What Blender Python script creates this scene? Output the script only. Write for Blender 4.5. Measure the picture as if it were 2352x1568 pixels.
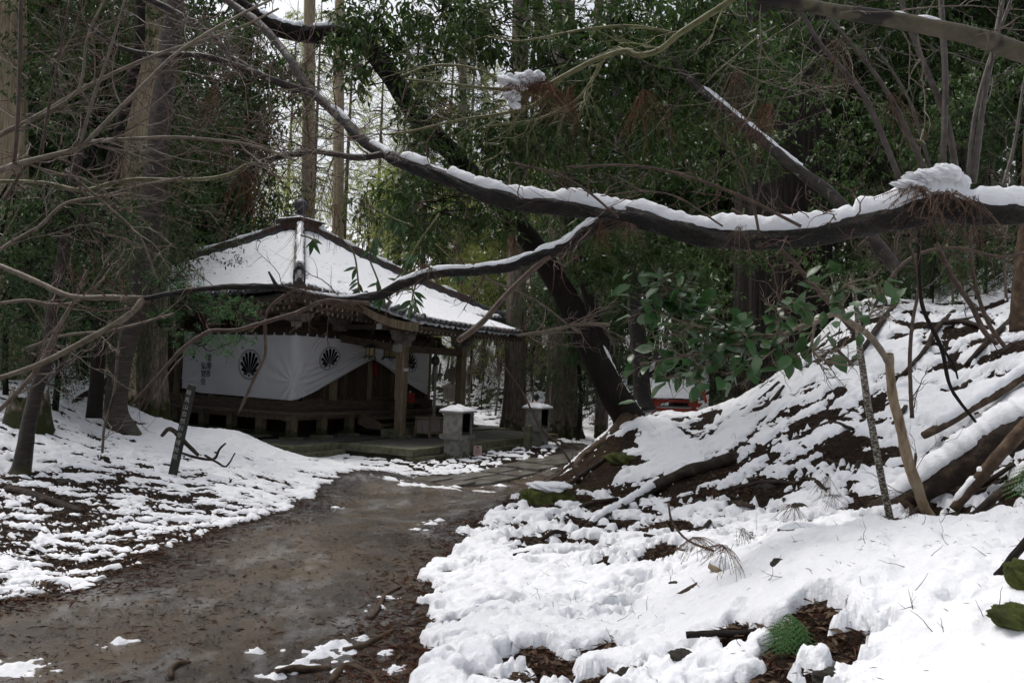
import bpy, math, random
import numpy as np
from mathutils import Vector, Matrix, Euler

random.seed(7); rng = np.random.default_rng(11)
scene = bpy.context.scene
for o in list(bpy.data.objects): bpy.data.objects.remove(o)

# ------------------------------------------------------------------ camera, sky, sun, exposure
CAM_H, FPX = 1.83, 1799.9            # eye height (m); focal length in pixels of a 2352 px wide frame
PITCH, ROLL = 0.0412, 0.0378
cam_d = bpy.data.cameras.new('camera'); cam = bpy.data.objects.new('camera', cam_d)
scene.collection.objects.link(cam); scene.camera = cam
cam_d.sensor_width = 36; cam_d.lens = 36 * FPX / 2352
cam_d.clip_start = 0.05; cam_d.clip_end = 600
RM = Matrix.Rotation(math.pi/2 + PITCH, 3, 'X') @ Matrix.Rotation(ROLL, 3, 'Z')
cam.matrix_world = Matrix.Translation((0, 0, CAM_H)) @ RM.to_4x4()

SUN_EL, SUN_AZ = math.radians(61), math.radians(-52)   # azimuth measured from +Y towards +X
world = bpy.data.worlds.new('World'); scene.world = world; world.use_nodes = True
wn = world.node_tree.nodes; wl = world.node_tree.links
bg = wn['Background']; sky = wn.new('ShaderNodeTexSky'); sky.sky_type = 'NISHITA'
sky.sun_disc = False; sky.sun_elevation = SUN_EL; sky.sun_rotation = SUN_AZ
sky.dust_density = 6.0; sky.air_density = 1.0; sky.ozone_density = 1.0
hs_ = wn.new('ShaderNodeHueSaturation'); hs_.inputs['Saturation'].default_value = 0.35   # thin high cloud greys the blue
wl.new(sky.outputs['Color'], hs_.inputs['Color']); wl.new(hs_.outputs[0], bg.inputs['Color']); bg.inputs['Strength'].default_value = 0.15
sun_d = bpy.data.lights.new('sun', 'SUN'); sun = bpy.data.objects.new('sun', sun_d)
sun_d.energy = 0.5; sun_d.angle = math.radians(28); sun_d.color = (1.0, 0.96, 0.9)
scene.collection.objects.link(sun)
sdir = Vector((math.sin(SUN_AZ)*math.cos(SUN_EL), math.cos(SUN_AZ)*math.cos(SUN_EL), math.sin(SUN_EL)))
sun.rotation_euler = sdir.to_track_quat('Z', 'Y').to_euler()
vs = scene.view_settings
vs.view_transform = 'Standard'; vs.look = 'None'; vs.gamma = 1; vs.exposure = 0.27
try: vs.use_curve_mapping = False
except Exception: pass
scene.render.engine = 'CYCLES'
scene.cycles.use_adaptive_sampling = True; scene.cycles.adaptive_threshold = 0.03
scene.cycles.use_denoising = True; scene.cycles.max_bounces = 6
scene.cycles.diffuse_bounces = 4; scene.cycles.glossy_bounces = 3; scene.cycles.transmission_bounces = 3
scene.cycles.transparent_max_bounces = 4
scene.cycles.caustics_reflective = False; scene.cycles.caustics_refractive = False

# ------------------------------------------------------------------ small helpers
RMn = np.array(RM)
def at(px, py, Y):                       # point of the place seen along one line of sight, Y metres ahead
    d = RMn @ np.array([(px-1176)/FPX, -(py-784)/FPX, -1.0])
    return np.array([0, 0, CAM_H]) + d*(Y/d[1])
def atz(px, py, z):
    d = RMn @ np.array([(px-1176)/FPX, -(py-784)/FPX, -1.0])
    return np.array([0, 0, CAM_H]) + d*((z-CAM_H)/d[2])

def _hash(ix, iy, seed):
    h = (ix.astype(np.int64)*374761393 + iy.astype(np.int64)*668265263 + seed*1274126177) & 0xffffffff
    h = ((h ^ (h >> 13))*1274126177) & 0xffffffff
    return ((h ^ (h >> 16)) & 0xffff)/65535.0
def vnoise(x, y, seed=0):
    x = np.asarray(x, float); y = np.asarray(y, float)
    ix = np.floor(x); iy = np.floor(y); fx = x-ix; fy = y-iy
    fx = fx*fx*fx*(fx*(fx*6-15)+10); fy = fy*fy*fy*(fy*(fy*6-15)+10)
    a = _hash(ix, iy, seed); b = _hash(ix+1, iy, seed); c = _hash(ix, iy+1, seed); d = _hash(ix+1, iy+1, seed)
    return (a*(1-fx)+b*fx)*(1-fy) + (c*(1-fx)+d*fx)*fy - .5
def fbm(x, y, seed=0, oct=4, gain=.5):
    s = 0; a = 1; t = 0
    for i in range(oct):
        s = s + a*vnoise(x*2**i+i*17.3, y*2**i-i*9.1, seed+i); t += a; a *= gain
    return s/t*2
def sstep(a, b, x):
    t = np.clip((x-a)/(b-a), 0, 1); return t*t*(3-2*t)

def tag(o, label=None, cat=None, group=None, kind=None):
    if label: o['label'] = label
    if cat: o['category'] = cat
    if group: o['group'] = group
    if kind: o['kind'] = kind
    return o
def link(o, parent=None):
    scene.collection.objects.link(o)
    if parent is not None: o.parent = parent
    return o
def empty(name, loc, label, cat, rz=0, group=None):
    o = bpy.data.objects.new(name, None); o.location = loc; o.rotation_euler = (0, 0, rz); o.empty_display_size = .2
    return tag(link(o), label, cat, group)

class MB:
    def __init__(s): s.v = []; s.q = []; s.t = []; s.n = 0
    def add(s, v, q=None, t=None):
        v = np.asarray(v, float).reshape(-1, 3)
        if q is not None and len(q): s.q.append(np.asarray(q, np.int64).reshape(-1, 4)+s.n)
        if t is not None and len(t): s.t.append(np.asarray(t, np.int64).reshape(-1, 3)+s.n)
        s.v.append(v); s.n += len(v); return s
    def box(s, c, size, rz=0, rot=None, taper=1.0):
        x, y, z = [k/2 for k in size]
        p = np.array([[-x,-y,-z],[x,-y,-z],[x,y,-z],[-x,y,-z],[-x*taper,-y*taper,z],[x*taper,-y*taper,z],[x*taper,y*taper,z],[-x*taper,y*taper,z]])
        if rz: p = p @ np.array(Matrix.Rotation(rz, 3, 'Z')).T
        if rot is not None: p = p @ np.array(rot).T
        return s.add(p+np.array(c), [[0,3,2,1],[4,5,6,7],[0,1,5,4],[1,2,6,5],[2,3,7,6],[3,0,4,7]])
    def beam(s, a, b, w, h):              # box from a to b; w across, h high
        a = np.array(a, float); b = np.array(b, float); d = b-a; L = np.linalg.norm(d); d /= L
        up = np.array([0,0,1.]) if abs(d[2]) < .95 else np.array([0,1.,0])
        sd = np.cross(d, up); sd /= np.linalg.norm(sd); u = np.cross(sd, d)
        p = [m+i*sd*w/2+j*u*h/2 for m in (a, b) for i, j in ((-1,-1),(1,-1),(1,1),(-1,1))]
        return s.add(p, [[0,1,2,3],[7,6,5,4],[0,4,5,1],[1,5,6,2],[2,6,7,3],[3,7,4,0]])
    def tube(s, P, R, k=8, rough=0.0, seed=0, cap=True, ell=None):
        P = np.asarray(P, float); n = len(P); R = np.broadcast_to(np.asarray(R, float), (n,)).copy()
        T = np.gradient(P, axis=0); T /= np.linalg.norm(T, axis=1)[:, None]+1e-9
        if ell is None:
            u = np.cross(T[0], [0.3,.2,1.]); u /= np.linalg.norm(u)+1e-9; U = [u]
            for i in range(1, n):
                u = U[-1]-T[i]*np.dot(U[-1], T[i]); u /= np.linalg.norm(u)+1e-9; U.append(u)
            U = np.array(U); W = np.cross(T, U); eu = ew = 1
        else:
            U = np.cross(T, [0,0,1.]); U /= np.linalg.norm(U, axis=1)[:, None]+1e-9; W = np.cross(U, T); eu, ew = ell
        a = np.arange(k)/k*2*math.pi
        rad = np.ones((n, k))
        if rough:
            L = np.concatenate([[0], np.cumsum(np.linalg.norm(np.diff(P, axis=0), axis=1))])
            sc = 1.0/max(R.mean()*2.5, 1e-3)
            rad = 1+rough*fbm(np.cos(a)[None, :]*1.3+L[:, None]*sc*.8+seed*3.1, np.sin(a)[None, :]*1.3+L[:, None]*sc*.5, seed, 3)
        V = P[:, None]+R[:, None, None]*rad[..., None]*(np.cos(a)[None, :, None]*U[:, None]*eu+np.sin(a)[None, :, None]*W[:, None]*ew)
        i = np.arange(n-1)[:, None]*k; j = np.arange(k)[None]; j2 = (j+1) % k
        q = np.stack([i+j, i+j2, i+k+j2, i+k+j], -1).reshape(-1, 4)
        V = V.reshape(-1, 3)
        if cap:
            V = np.vstack([V, P[0], P[-1]]); c0 = n*k; jj = np.arange(k)
            t = np.concatenate([np.stack([np.full(k, c0), (jj+1) % k, jj], 1), np.stack([np.full(k, c0+1), (n-1)*k+jj, (n-1)*k+(jj+1) % k], 1)])
            return s.add(V, q, t)
        return s.add(V, q)
    def lathe(s, prof, k=16, c=(0,0,0), rough=0, seed=0, phase=0):
        pr = np.array(prof, float); a = np.arange(k)/k*2*math.pi+phase; n = len(pr)
        V = np.stack([pr[:, 0][:, None]*np.cos(a), pr[:, 0][:, None]*np.sin(a), np.repeat(pr[:, 1][:, None], k, 1)], -1)
        if rough: V[..., :2] *= (1+rough*fbm(np.cos(a)[None]*2+pr[:, 1][:, None]*3, np.sin(a)[None]*2, seed, 3))[..., None]
        i = np.arange(n-1)[:, None]*k; j = np.arange(k)[None]; j2 = (j+1) % k
        q = np.stack([i+j, i+j2, i+k+j2, i+k+j], -1).reshape(-1, 4)
        return s.add(V.reshape(-1, 3)+np.array(c), q)
    def prism(s, poly, h0, h1, axis='z', c=(0,0,0)):   # poly 2D extruded along an axis
        n = len(poly); p = np.array(poly, float)
        def m(h):
            z = np.full(n, h)
            return np.stack({'z': (p[:,0], p[:,1], z), 'y': (p[:,0], z, p[:,1]), 'x': (z, p[:,0], p[:,1])}[axis], 1)
        V = np.vstack([m(h0), m(h1)])+np.array(c)
        q = [[i, (i+1) % n, n+(i+1) % n, n+i] for i in range(n)]
        cen = np.vstack([m(h0).mean(0), m(h1).mean(0)])+np.array(c)
        V = np.vstack([V, cen]); t = [[2*n, (i+1) % n, i] for i in range(n)]+[[2*n+1, n+i, n+(i+1) % n] for i in range(n)]
        return s.add(V, q, t)
    def mesh(s, name, mats, smooth=False):
        me = bpy.data.meshes.new(name)
        V = np.vstack(s.v) if s.v else np.zeros((0, 3))
        Q = np.vstack(s.q) if s.q else np.zeros((0, 4), np.int64); T = np.vstack(s.t) if s.t else np.zeros((0, 3), np.int64)
        me.vertices.add(len(V)); me.vertices.foreach_set('co', V.astype(np.float32).ravel())
        me.loops.add(Q.size+T.size); me.loops.foreach_set('vertex_index', np.concatenate([Q.ravel(), T.ravel()]).astype(np.int32))
        me.polygons.add(len(Q)+len(T))
        st = np.concatenate([np.arange(len(Q))*4, Q.size+np.arange(len(T))*3]).astype(np.int32)
        me.polygons.foreach_set('loop_start', st)
        me.update(calc_edges=True)
        me.polygons.foreach_set('use_smooth', np.full(len(Q)+len(T), bool(smooth)))
        for m in (mats if isinstance(mats, (list, tuple)) else [mats]): me.materials.append(m)
        return me
    def build(s, name, mat, parent=None, smooth=False, origin=None):
        if origin is not None: s.v = [v-np.array(origin) for v in s.v]
        o = bpy.data.objects.new(name, s.mesh(name, mat, smooth))
        if origin is not None: o.location = origin
        return link(o, parent)
def inst(mesh, name, parent, loc=(0,0,0), rot=(0,0,0), sc=None):
    o = bpy.data.objects.new(name, mesh); o.location = loc; o.rotation_euler = rot
    if sc is not None: o.scale = (sc, sc, sc) if np.isscalar(sc) else sc
    return link(o, parent)

# ------------------------------------------------------------------ materials
def ramp(nt, fac, stops):
    r = nt.nodes.new('ShaderNodeValToRGB'); e = r.color_ramp.elements
    while len(e) < len(stops): e.new(.5)
    for i, (p, c) in enumerate(stops): e[i].position = p; e[i].color = (*c, 1)
    nt.links.new(fac, r.inputs[0]); return r.outputs[0]
def noise(nt, vec, scale, detail=5, rough=.6, dist=0.0):
    n = nt.nodes.new('ShaderNodeTexNoise'); n.inputs['Scale'].default_value = scale
    n.inputs['Detail'].default_value = detail; n.inputs['Roughness'].default_value = rough; n.inputs['Distortion'].default_value = dist
    nt.links.new(vec, n.inputs['Vector']); return n.outputs['Fac']
def mapping(nt, vec, sc):
    m = nt.nodes.new('ShaderNodeMapping'); m.inputs['Scale'].default_value = sc; nt.links.new(vec, m.inputs['Vector']); return m.outputs[0]
def mixc(nt, fac, a, b, mode='MIX'):
    m = nt.nodes.new('ShaderNodeMix'); m.data_type = 'RGBA'; m.blend_type = mode
    for v, s in ((fac, m.inputs[0]), (a, m.inputs[6]), (b, m.inputs[7])):
        if hasattr(v, 'is_linked') or isinstance(v, bpy.types.NodeSocket): nt.links.new(v, s)
        elif isinstance(v, (int, float)): s.default_value = v
        else: s.default_value = (*v, 1)
    return m.outputs[2]
def mk(name, stops, scale=6, stretch=(1,1,1), rough=.8, bump=.3, bscale=None, bdist=.02, spec=.3, moss=None, lichen=None, rnd=0, detail=6, mossc=(.040,.046,.012)):
    m = bpy.data.materials.new(name); m.use_nodes = True; nt = m.node_tree; N = nt.nodes; L = nt.links
    b = N['Principled BSDF']; tc = N.new('ShaderNodeTexCoord'); vec = tc.outputs['Object']
    v = mapping(nt, vec, stretch)
    f = noise(nt, v, scale, detail); col = ramp(nt, f, stops)
    if rnd:
        oi = N.new('ShaderNodeObjectInfo'); mr = N.new('ShaderNodeMapRange'); mr.inputs[3].default_value = 1-rnd; mr.inputs[4].default_value = 1+rnd
        L.new(oi.outputs['Random'], mr.inputs[0])
        hs = N.new('ShaderNodeHueSaturation'); L.new(mr.outputs[0], hs.inputs['Value']); L.new(col, hs.inputs['Color']); col = hs.outputs[0]
    if lichen:
        lf = noise(nt, vec, lichen[1], 3, .7, .4); lr = ramp(nt, lf, [(lichen[2], (0,0,0)), (lichen[2]+.05, (1,1,1))])
        col = mixc(nt, lr, col, lichen[0])
    if moss:                               # moss = (height at which it fades out, width, amount)
        sx = N.new('ShaderNodeSeparateXYZ'); L.new(vec, sx.inputs[0])
        mr = N.new('ShaderNodeMapRange'); mr.inputs[1].default_value = moss[0]+moss[1]; mr.inputs[2].default_value = moss[0]-moss[1]
        mr.inputs[3].default_value = -.35; mr.inputs[4].default_value = moss[2]
        L.new(sx.outputs[2], mr.inputs[0]); mf = noise(nt, vec, 5, 5)
        ad = N.new('ShaderNodeMath'); ad.operation = 'ADD'; L.new(mr.outputs[0], ad.inputs[0]); L.new(mf, ad.inputs[1])
        mm = ramp(nt, ad.outputs[0], [(.5, (0,0,0)), (.62, (1,1,1))]); col = mixc(nt, mm, col, mossc)
    L.new(col, b.inputs['Base Color']); b.inputs['Roughness'].default_value = rough
    b.inputs['Specular IOR Level'].default_value = spec
    if bump:
        bn = noise(nt, v, bscale or scale*2, 6, .65); bp = N.new('ShaderNodeBump'); bp.inputs['Strength'].default_value = bump
        bp.inputs['Distance'].default_value = bdist; L.new(bn, bp.inputs['Height']); L.new(bp.outputs[0], b.inputs['Normal'])
    return m
def leafmat(name, c1, c2, c3, rough=.35, spec=.5, trans=.3):
    m = bpy.data.materials.new(name); m.use_nodes = True; nt = m.node_tree; N = nt.nodes; L = nt.links; b = N['Principled BSDF']
    g = N.new('ShaderNodeNewGeometry'); tc = N.new('ShaderNodeTexCoord')
    f = noise(nt, tc.outputs['Object'], 1.2, 3)
    ad = N.new('ShaderNodeMath'); ad.operation = 'MULTIPLY_ADD'; L.new(g.outputs['Random Per Island'], ad.inputs[0]); ad.inputs[1].default_value = .6
    sb = N.new('ShaderNodeMath'); sb.operation = 'MULTIPLY'; L.new(f, sb.inputs[0]); sb.inputs[1].default_value = .45; L.new(sb.outputs[0], ad.inputs[2])
    col = ramp(nt, ad.outputs[0], [(.12, c1), (.55, c2), (.95, c3)])
    L.new(col, b.inputs['Base Color']); b.inputs['Roughness'].default_value = rough; b.inputs['Specular IOR Level'].default_value = spec
    if trans:
        tr = N.new('ShaderNodeBsdfTranslucent'); L.new(col, tr.inputs[0]); mx = N.new('ShaderNodeMixShader'); mx.inputs[0].default_value = trans
        L.new(b.outputs[0], mx.inputs[1]); L.new(tr.outputs[0], mx.inputs[2]); L.new(mx.outputs[0], N['Material Output'].inputs[0])
    return m

M = {}
M['snow'] = mk('snow', [(.3, (.80,.82,.86)), (.7, (.88,.89,.92))], 9, rough=.7, bump=.7, bscale=30, bdist=.02, spec=.25)
M['old_snow'] = mk('icy_snow', [(.3, (.62,.65,.68)), (.7, (.85,.87,.9))], 9, rough=.45, bump=.5, bscale=40, bdist=.01, spec=.4)
M['bark_wet'] = mk('wet_dark_bark', [(.3, (.010,.009,.008)), (.6, (.016,.012,.010)), (.8, (.032,.025,.019))], 14, (1,1,.5), rough=.65, bump=.9, bscale=30, bdist=.012, spec=.12)
M['bark_limb'] = mk('limb_bark', [(.3, (.007,.006,.005)), (.55, (.014,.011,.009)), (.75, (.038,.029,.022))], 10, rough=.5, bump=1, bscale=38, bdist=.035, spec=.3, lichen=((.10,.072,.048), 6, .63))
M['bark_fork'] = mk('lichen_fork_bark', [(.3, (.016,.014,.012)), (.6, (.05,.042,.035)), (.8, (.11,.095,.075))], 10, rough=.5, bump=.7, bscale=40, bdist=.006, lichen=((.24,.235,.2), 9, .6))
M['bark_pale'] = mk('pale_twig_bark', [(.3, (.10,.080,.058)), (.6, (.19,.155,.115)), (.8, (.28,.24,.18))], 18, rough=.6, bump=.4, bscale=50, bdist=.004)
M['bark_brown'] = mk('brown_branch_bark', [(.3, (.035,.022,.016)), (.6, (.085,.055,.040)), (.8, (.17,.125,.09))], 16, rough=.5, bump=.5, bscale=45, bdist=.005)
M['bark_twig'] = mk('fine_twig_bark', [(.3, (.09,.068,.056)), (.7, (.20,.16,.13))], 12, rough=.65, bump=0)
M['bark_shoot'] = mk('grey_shoot_bark', [(.3, (.04,.032,.028)), (.7, (.12,.10,.088))], 14, rough=.55, bump=.4, bscale=60, bdist=.004)
M['bark_redtwig'] = mk('reddish_twig_bark', [(.3, (.05,.028,.022)), (.7, (.13,.07,.055))], 12, rough=.65, bump=0)
M['bark_green'] = mk('greenish_branch_bark', [(.3, (.085,.085,.035)), (.7, (.17,.16,.075))], 12, rough=.55, bump=.3, bdist=.004)
M['bark_grey'] = mk('grey_upper_limb_bark', [(.3, (.05,.043,.03)), (.55, (.10,.085,.055)), (.8, (.15,.13,.09))], 8, rough=.55, bump=.6, bscale=35, bdist=.006, lichen=((.02,.016,.014), 2.2, .5))
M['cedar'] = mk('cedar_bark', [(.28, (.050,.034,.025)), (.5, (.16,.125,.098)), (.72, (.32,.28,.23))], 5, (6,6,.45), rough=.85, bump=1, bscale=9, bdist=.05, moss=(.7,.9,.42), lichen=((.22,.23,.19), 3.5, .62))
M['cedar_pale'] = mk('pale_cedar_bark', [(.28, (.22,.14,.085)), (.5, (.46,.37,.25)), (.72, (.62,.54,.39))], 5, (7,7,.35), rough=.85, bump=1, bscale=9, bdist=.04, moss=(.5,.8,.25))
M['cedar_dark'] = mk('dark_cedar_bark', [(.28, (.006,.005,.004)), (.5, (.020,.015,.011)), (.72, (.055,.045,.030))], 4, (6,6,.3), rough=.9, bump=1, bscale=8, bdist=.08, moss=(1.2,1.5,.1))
M['cherry'] = mk('cherry_bark', [(.3, (.012,.009,.008)), (.6, (.04,.028,.024)), (.75, (.085,.07,.06))], 5, (.7,.7,7), rough=.5, bump=.8, bscale=9, bdist=.02, moss=(.2,.3,.4))
M['cherry_grey'] = mk('grey_cherry_bark', [(.3, (.03,.024,.02)), (.6, (.075,.06,.05)), (.75, (.14,.125,.11))], 5, (.8,.8,7), rough=.55, bump=.8, bscale=9, bdist=.02, moss=(.2,.3,.5))
M['scaly'] = mk('scaly_stem_bark', [(.42, (.03,.024,.018)), (.5, (.10,.085,.065)), (.56, (.34,.32,.28))], 42, (1,1,2.6), rough=.8, bump=.8, bdist=.006)
M['stem_tan'] = mk('tan_stem_bark', [(.3, (.10,.065,.035)), (.5, (.24,.18,.115)), (.75, (.34,.29,.22))], 12, (1.5,1.5,.35), rough=.7, bump=.9, bscale=24, bdist=.012)
M['log'] = mk('rotting_log', [(.3, (.010,.007,.005)), (.55, (.035,.023,.016)), (.75, (.09,.06,.04))], 9, rough=.8, bump=1, bscale=25, bdist=.02)
M['log_brown'] = mk('brown_log', [(.3, (.03,.018,.011)), (.55, (.085,.055,.035)), (.75, (.17,.12,.08))], 9, rough=.8, bump=1, bscale=25, bdist=.015)
M['moss'] = mk('moss', [(.3, (.020,.024,.006)), (.5, (.060,.072,.015)), (.75, (.13,.145,.032))], 9, rough=.95, bump=1, bscale=70, bdist=.02)
M['cutwood'] = mk('cut_end_grain', [(.3, (.12,.07,.035)), (.6, (.28,.19,.10))], 20, rough=.8, bump=.2)
M['wood'] = mk('weathered_wood', [(.3, (.045,.032,.022)), (.55, (.095,.070,.048)), (.75, (.17,.135,.095))], 4, (6,6,1), rough=.8, bump=.5, bscale=12, bdist=.008, rnd=.22)
M['wood_h'] = mk('weathered_beam', [(.3, (.05,.036,.026)), (.55, (.10,.075,.052)), (.75, (.165,.13,.095))], 4, (1,1,7), rough=.8, bump=.5, bscale=10, bdist=.008, rnd=.15)
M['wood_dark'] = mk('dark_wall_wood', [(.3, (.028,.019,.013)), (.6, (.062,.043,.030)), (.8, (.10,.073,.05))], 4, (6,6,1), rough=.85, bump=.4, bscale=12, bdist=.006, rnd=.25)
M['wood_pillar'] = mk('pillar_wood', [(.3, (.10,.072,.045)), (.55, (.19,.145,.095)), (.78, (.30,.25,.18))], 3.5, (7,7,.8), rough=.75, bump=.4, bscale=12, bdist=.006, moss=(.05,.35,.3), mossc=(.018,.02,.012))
M['wood_post'] = mk('mossy_post_wood', [(.3, (.06,.048,.030)), (.6, (.13,.105,.07)), (.8, (.20,.17,.12))], 4, (7,7,1), rough=.85, bump=.4, bscale=12, bdist=.006, moss=(.22,.3,.45), mossc=(.035,.042,.014))
M['wood_grey'] = mk('grey_bleached_wood', [(.3, (.13,.115,.10)), (.7, (.30,.27,.235))], 4, (6,6,1), rough=.8, bump=.4, bdist=.006, rnd=.15)
M['endgrain'] = mk('bleached_end_grain', [(.3, (.16,.135,.10)), (.7, (.40,.36,.29))], 9, rough=.85, bump=.3, bdist=.004, rnd=.3)
M['tile'] = mk('grey_roof_tile', [(.3, (.035,.035,.038)), (.7, (.10,.10,.105))], 8, rough=.55, bump=.4, bdist=.006, rnd=.25)
M['tile_red'] = mk('red_brown_ridge_tile', [(.3, (.045,.030,.026)), (.7, (.10,.07,.06))], 8, rough=.6, bump=.4, bdist=.006)
M['stone'] = mk('old_granite', [(.3, (.13,.125,.11)), (.5, (.23,.225,.20)), (.7, (.32,.31,.28))], 7, rough=.85, bump=.6, bscale=60, bdist=.006, moss=(.25,.35,.15), mossc=(.07,.075,.035), rnd=.08)
M['stone_moss'] = mk('mossy_kerb_stone', [(.3, (.055,.055,.035)), (.5, (.12,.12,.075)), (.7, (.20,.195,.145))], 5, rough=.85, bump=.6, bscale=50, bdist=.006, rnd=.18)
M['paving'] = mk('wet_paving', [(.3, (.065,.065,.058)), (.6, (.12,.118,.105)), (.8, (.17,.165,.15))], 6, rough=.42, bump=.3, bscale=40, bdist=.004, rnd=.15, spec=.5)
M['slab'] = mk('icy_walk_slab', [(.3, (.085,.075,.06)), (.55, (.15,.135,.115)), (.75, (.42,.44,.46))], 2.5, rough=.3, bump=.5, bscale=18, bdist=.012, rnd=.1, spec=.6)
M['joint'] = mk('dark_joint_earth', [(.3, (.02,.02,.012)), (.7, (.05,.05,.03))], 10, bump=.3)
M['iron'] = mk('dark_bronze', [(.3, (.012,.013,.012)), (.7, (.05,.05,.042))], 12, rough=.45, bump=.2, spec=.6)
M['brass'] = mk('aged_brass', [(.3, (.10,.07,.022)), (.7, (.34,.25,.09))], 25, rough=.4, bump=.5, bdist=.004, spec=.7)
M['finial'] = mk('finial_bronze', [(.3, (.04,.04,.05)), (.7, (.09,.09,.105))], 8, rough=.5, bump=.2)
M['copper'] = mk('pale_verdigris', [(.3, (.12,.15,.13)), (.7, (.24,.27,.24))], 12, rough=.6, bump=.2)
M['cloth'] = mk('white_cotton', [(.3, (.60,.60,.63)), (.7, (.68,.68,.71))], 1.5, rough=.9, bump=.25, bscale=8, bdist=.02, spec=.1)
M['ink'] = mk('black_dye', [(.3, (.006,.006,.008)), (.7, (.012,.012,.015))], 6, rough=.9, bump=0, spec=.1)
M['cloth_trim'] = mk('grey_curtain_band', [(.3, (.035,.035,.04)), (.7, (.06,.06,.065))], 6, rough=.9, bump=0)
M['rope'] = mk('straw_rope', [(.3, (.13,.115,.095)), (.7, (.30,.27,.23))], 30, rough=.9, bump=.5, bdist=.004)
M['box_shade'] = mk('box_inner_shade', [(.3, (.004,.004,.004)), (.7, (.012,.011,.010))], 8, rough=.9, bump=0, spec=.1)  # near-black that stands in for the shade inside the stone boxes
M['red'] = mk('vermilion_paint', [(.3, (.22,.026,.013)), (.7, (.36,.050,.025))], 6, rough=.5, bump=.1)
M['red_dark'] = mk('red_cloth', [(.3, (.16,.012,.012)), (.7, (.28,.02,.02))], 6, rough=.8, bump=.1)
M['whitewall'] = mk('white_plaster', [(.3, (.50,.50,.50)), (.7, (.62,.62,.62))], 5, rough=.8, bump=.1)
M['paper'] = mk('white_card', [(.3, (.62,.60,.60)), (.7, (.72,.70,.70))], 5, rough=.7, bump=0)
M['pinkcard'] = mk('pink_card', [(.3, (.52,.38,.36)), (.7, (.62,.47,.45))], 5, rough=.6, bump=0)
M['blackwood'] = mk('black_stained_wood', [(.3, (.012,.011,.011)), (.7, (.04,.036,.034))], 4, (7,7,.6), rough=.6, bump=.6, bscale=12, bdist=.006)
M['whitepaint'] = mk('chalk_white_paint', [(.3, (.22,.21,.19)), (.7, (.42,.41,.38))], 25, rough=.8, bump=0)
M['litter_red'] = mk('fallen_cedar_sprig', [(.3, (.05,.018,.010)), (.7, (.15,.060,.032))], 3, rough=.8, bump=0)
M['litter_brown'] = mk('dead_leaf', [(.3, (.035,.02,.011)), (.6, (.09,.055,.03)), (.8, (.22,.16,.085))], 2, rough=.7, bump=0)
M['litter_dark'] = mk('dark_twig_litter', [(.3, (.010,.007,.006)), (.7, (.035,.022,.018))], 3, rough=.7, bump=0)
M['rock'] = mk('dark_rock', [(.3, (.012,.010,.008)), (.7, (.05,.043,.035))], 7, rough=.8, bump=1, bscale=20, bdist=.02)
M['skin'] = mk('skin', [(.3, (.50,.30,.21)), (.7, (.55,.34,.25))], 5, rough=.6, bump=0)
M['hair'] = mk('black_hair', [(.3, (.008,.008,.01)), (.7, (.02,.02,.025))], 30, rough=.5, bump=.2)
M['coat'] = mk('pale_coat', [(.3, (.60,.57,.60)), (.7, (.70,.66,.69))], 5, rough=.85, bump=.1)
M['trousers'] = mk('dark_trousers', [(.3, (.02,.02,.03)), (.7, (.03,.03,.04))], 5, rough=.85, bump=.1)
M['leaf_broad'] = leafmat('glossy_evergreen_leaf', (0.019,0.044,0.010), (0.049,0.094,0.022), (0.102,0.165,0.038), .34, .45)
M['leaf_fine'] = leafmat('fine_evergreen_leaf', (0.017,0.037,0.013), (0.041,0.079,0.024), (0.086,0.135,0.039), .42, .35)
M['leaf_cedar'] = leafmat('cedar_needles', (0.015,0.027,0.013), (0.037,0.060,0.022), (0.081,0.106,0.035), .6, .25)
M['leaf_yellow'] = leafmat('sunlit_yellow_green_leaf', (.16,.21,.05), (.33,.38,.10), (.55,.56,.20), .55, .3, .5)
M['leaf_bush'] = leafmat('temple_bush_leaf', (0.033,0.082,0.026), (0.065,0.164,0.047), (0.130,0.259,0.082), .35, .5)
M['leaf_camellia'] = leafmat('camellia_leaf', (.024,.062,.018), (.040,.098,.030), (.080,.155,.045), .28, .5, .15)
M['leaf_fern'] = leafmat('fern_leaf', (.03,.08,.02), (.05,.13,.035), (.08,.18,.05), .6, .3)
M['leaf_rust'] = leafmat('dead_rust_needles', (.045,.022,.014), (.11,.055,.034), (.22,.12,.075), .8, .1, .1)
M['leaf_dead'] = leafmat('dead_grey_needles', (.05,.03,.022), (.11,.07,.05), (.20,.145,.11), .8, .1, .1)

# ------------------------------------------------------------------ terrain
def zpath(Y): return np.interp(Y, [0, 3.9, 6.6, 9, 12, 15.5, 18, 40], [.30, .23, .15, .08, -.05, -.2, -.25, -.25])
BX, BY, BYAW = -5.3344, 19.3663, math.pi/2-.5089      # veranda corner and heading of the hall
def loc2w(x, y, z=0):
    c, s = math.cos(BYAW), math.sin(BYAW)
    return np.array([BX+x*c-y*s, BY+x*s+y*c, z])
ctl = []
def cp(px, py, Y): ctl.append(at(px, py, Y))
def cpp(px, py):
    Y = 8.
    for _ in range(40):
        d = RMn @ np.array([(px-1176)/FPX, -(py-784)/FPX, -1.0]); Y = float((zpath(Y)-CAM_H)/d[2]*d[1])*.5+Y*.5
    ctl.append(at(px, py, Y))
for p in [(0,1568),(400,1568),(900,1568),(0,1400),(330,1300),(700,1300),(1000,1300),(560,1200),(800,1200),(1080,1200),(850,1120),(1000,1120),(1180,1130),(500,1400),(950,1450)]: cpp(*p)
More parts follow.
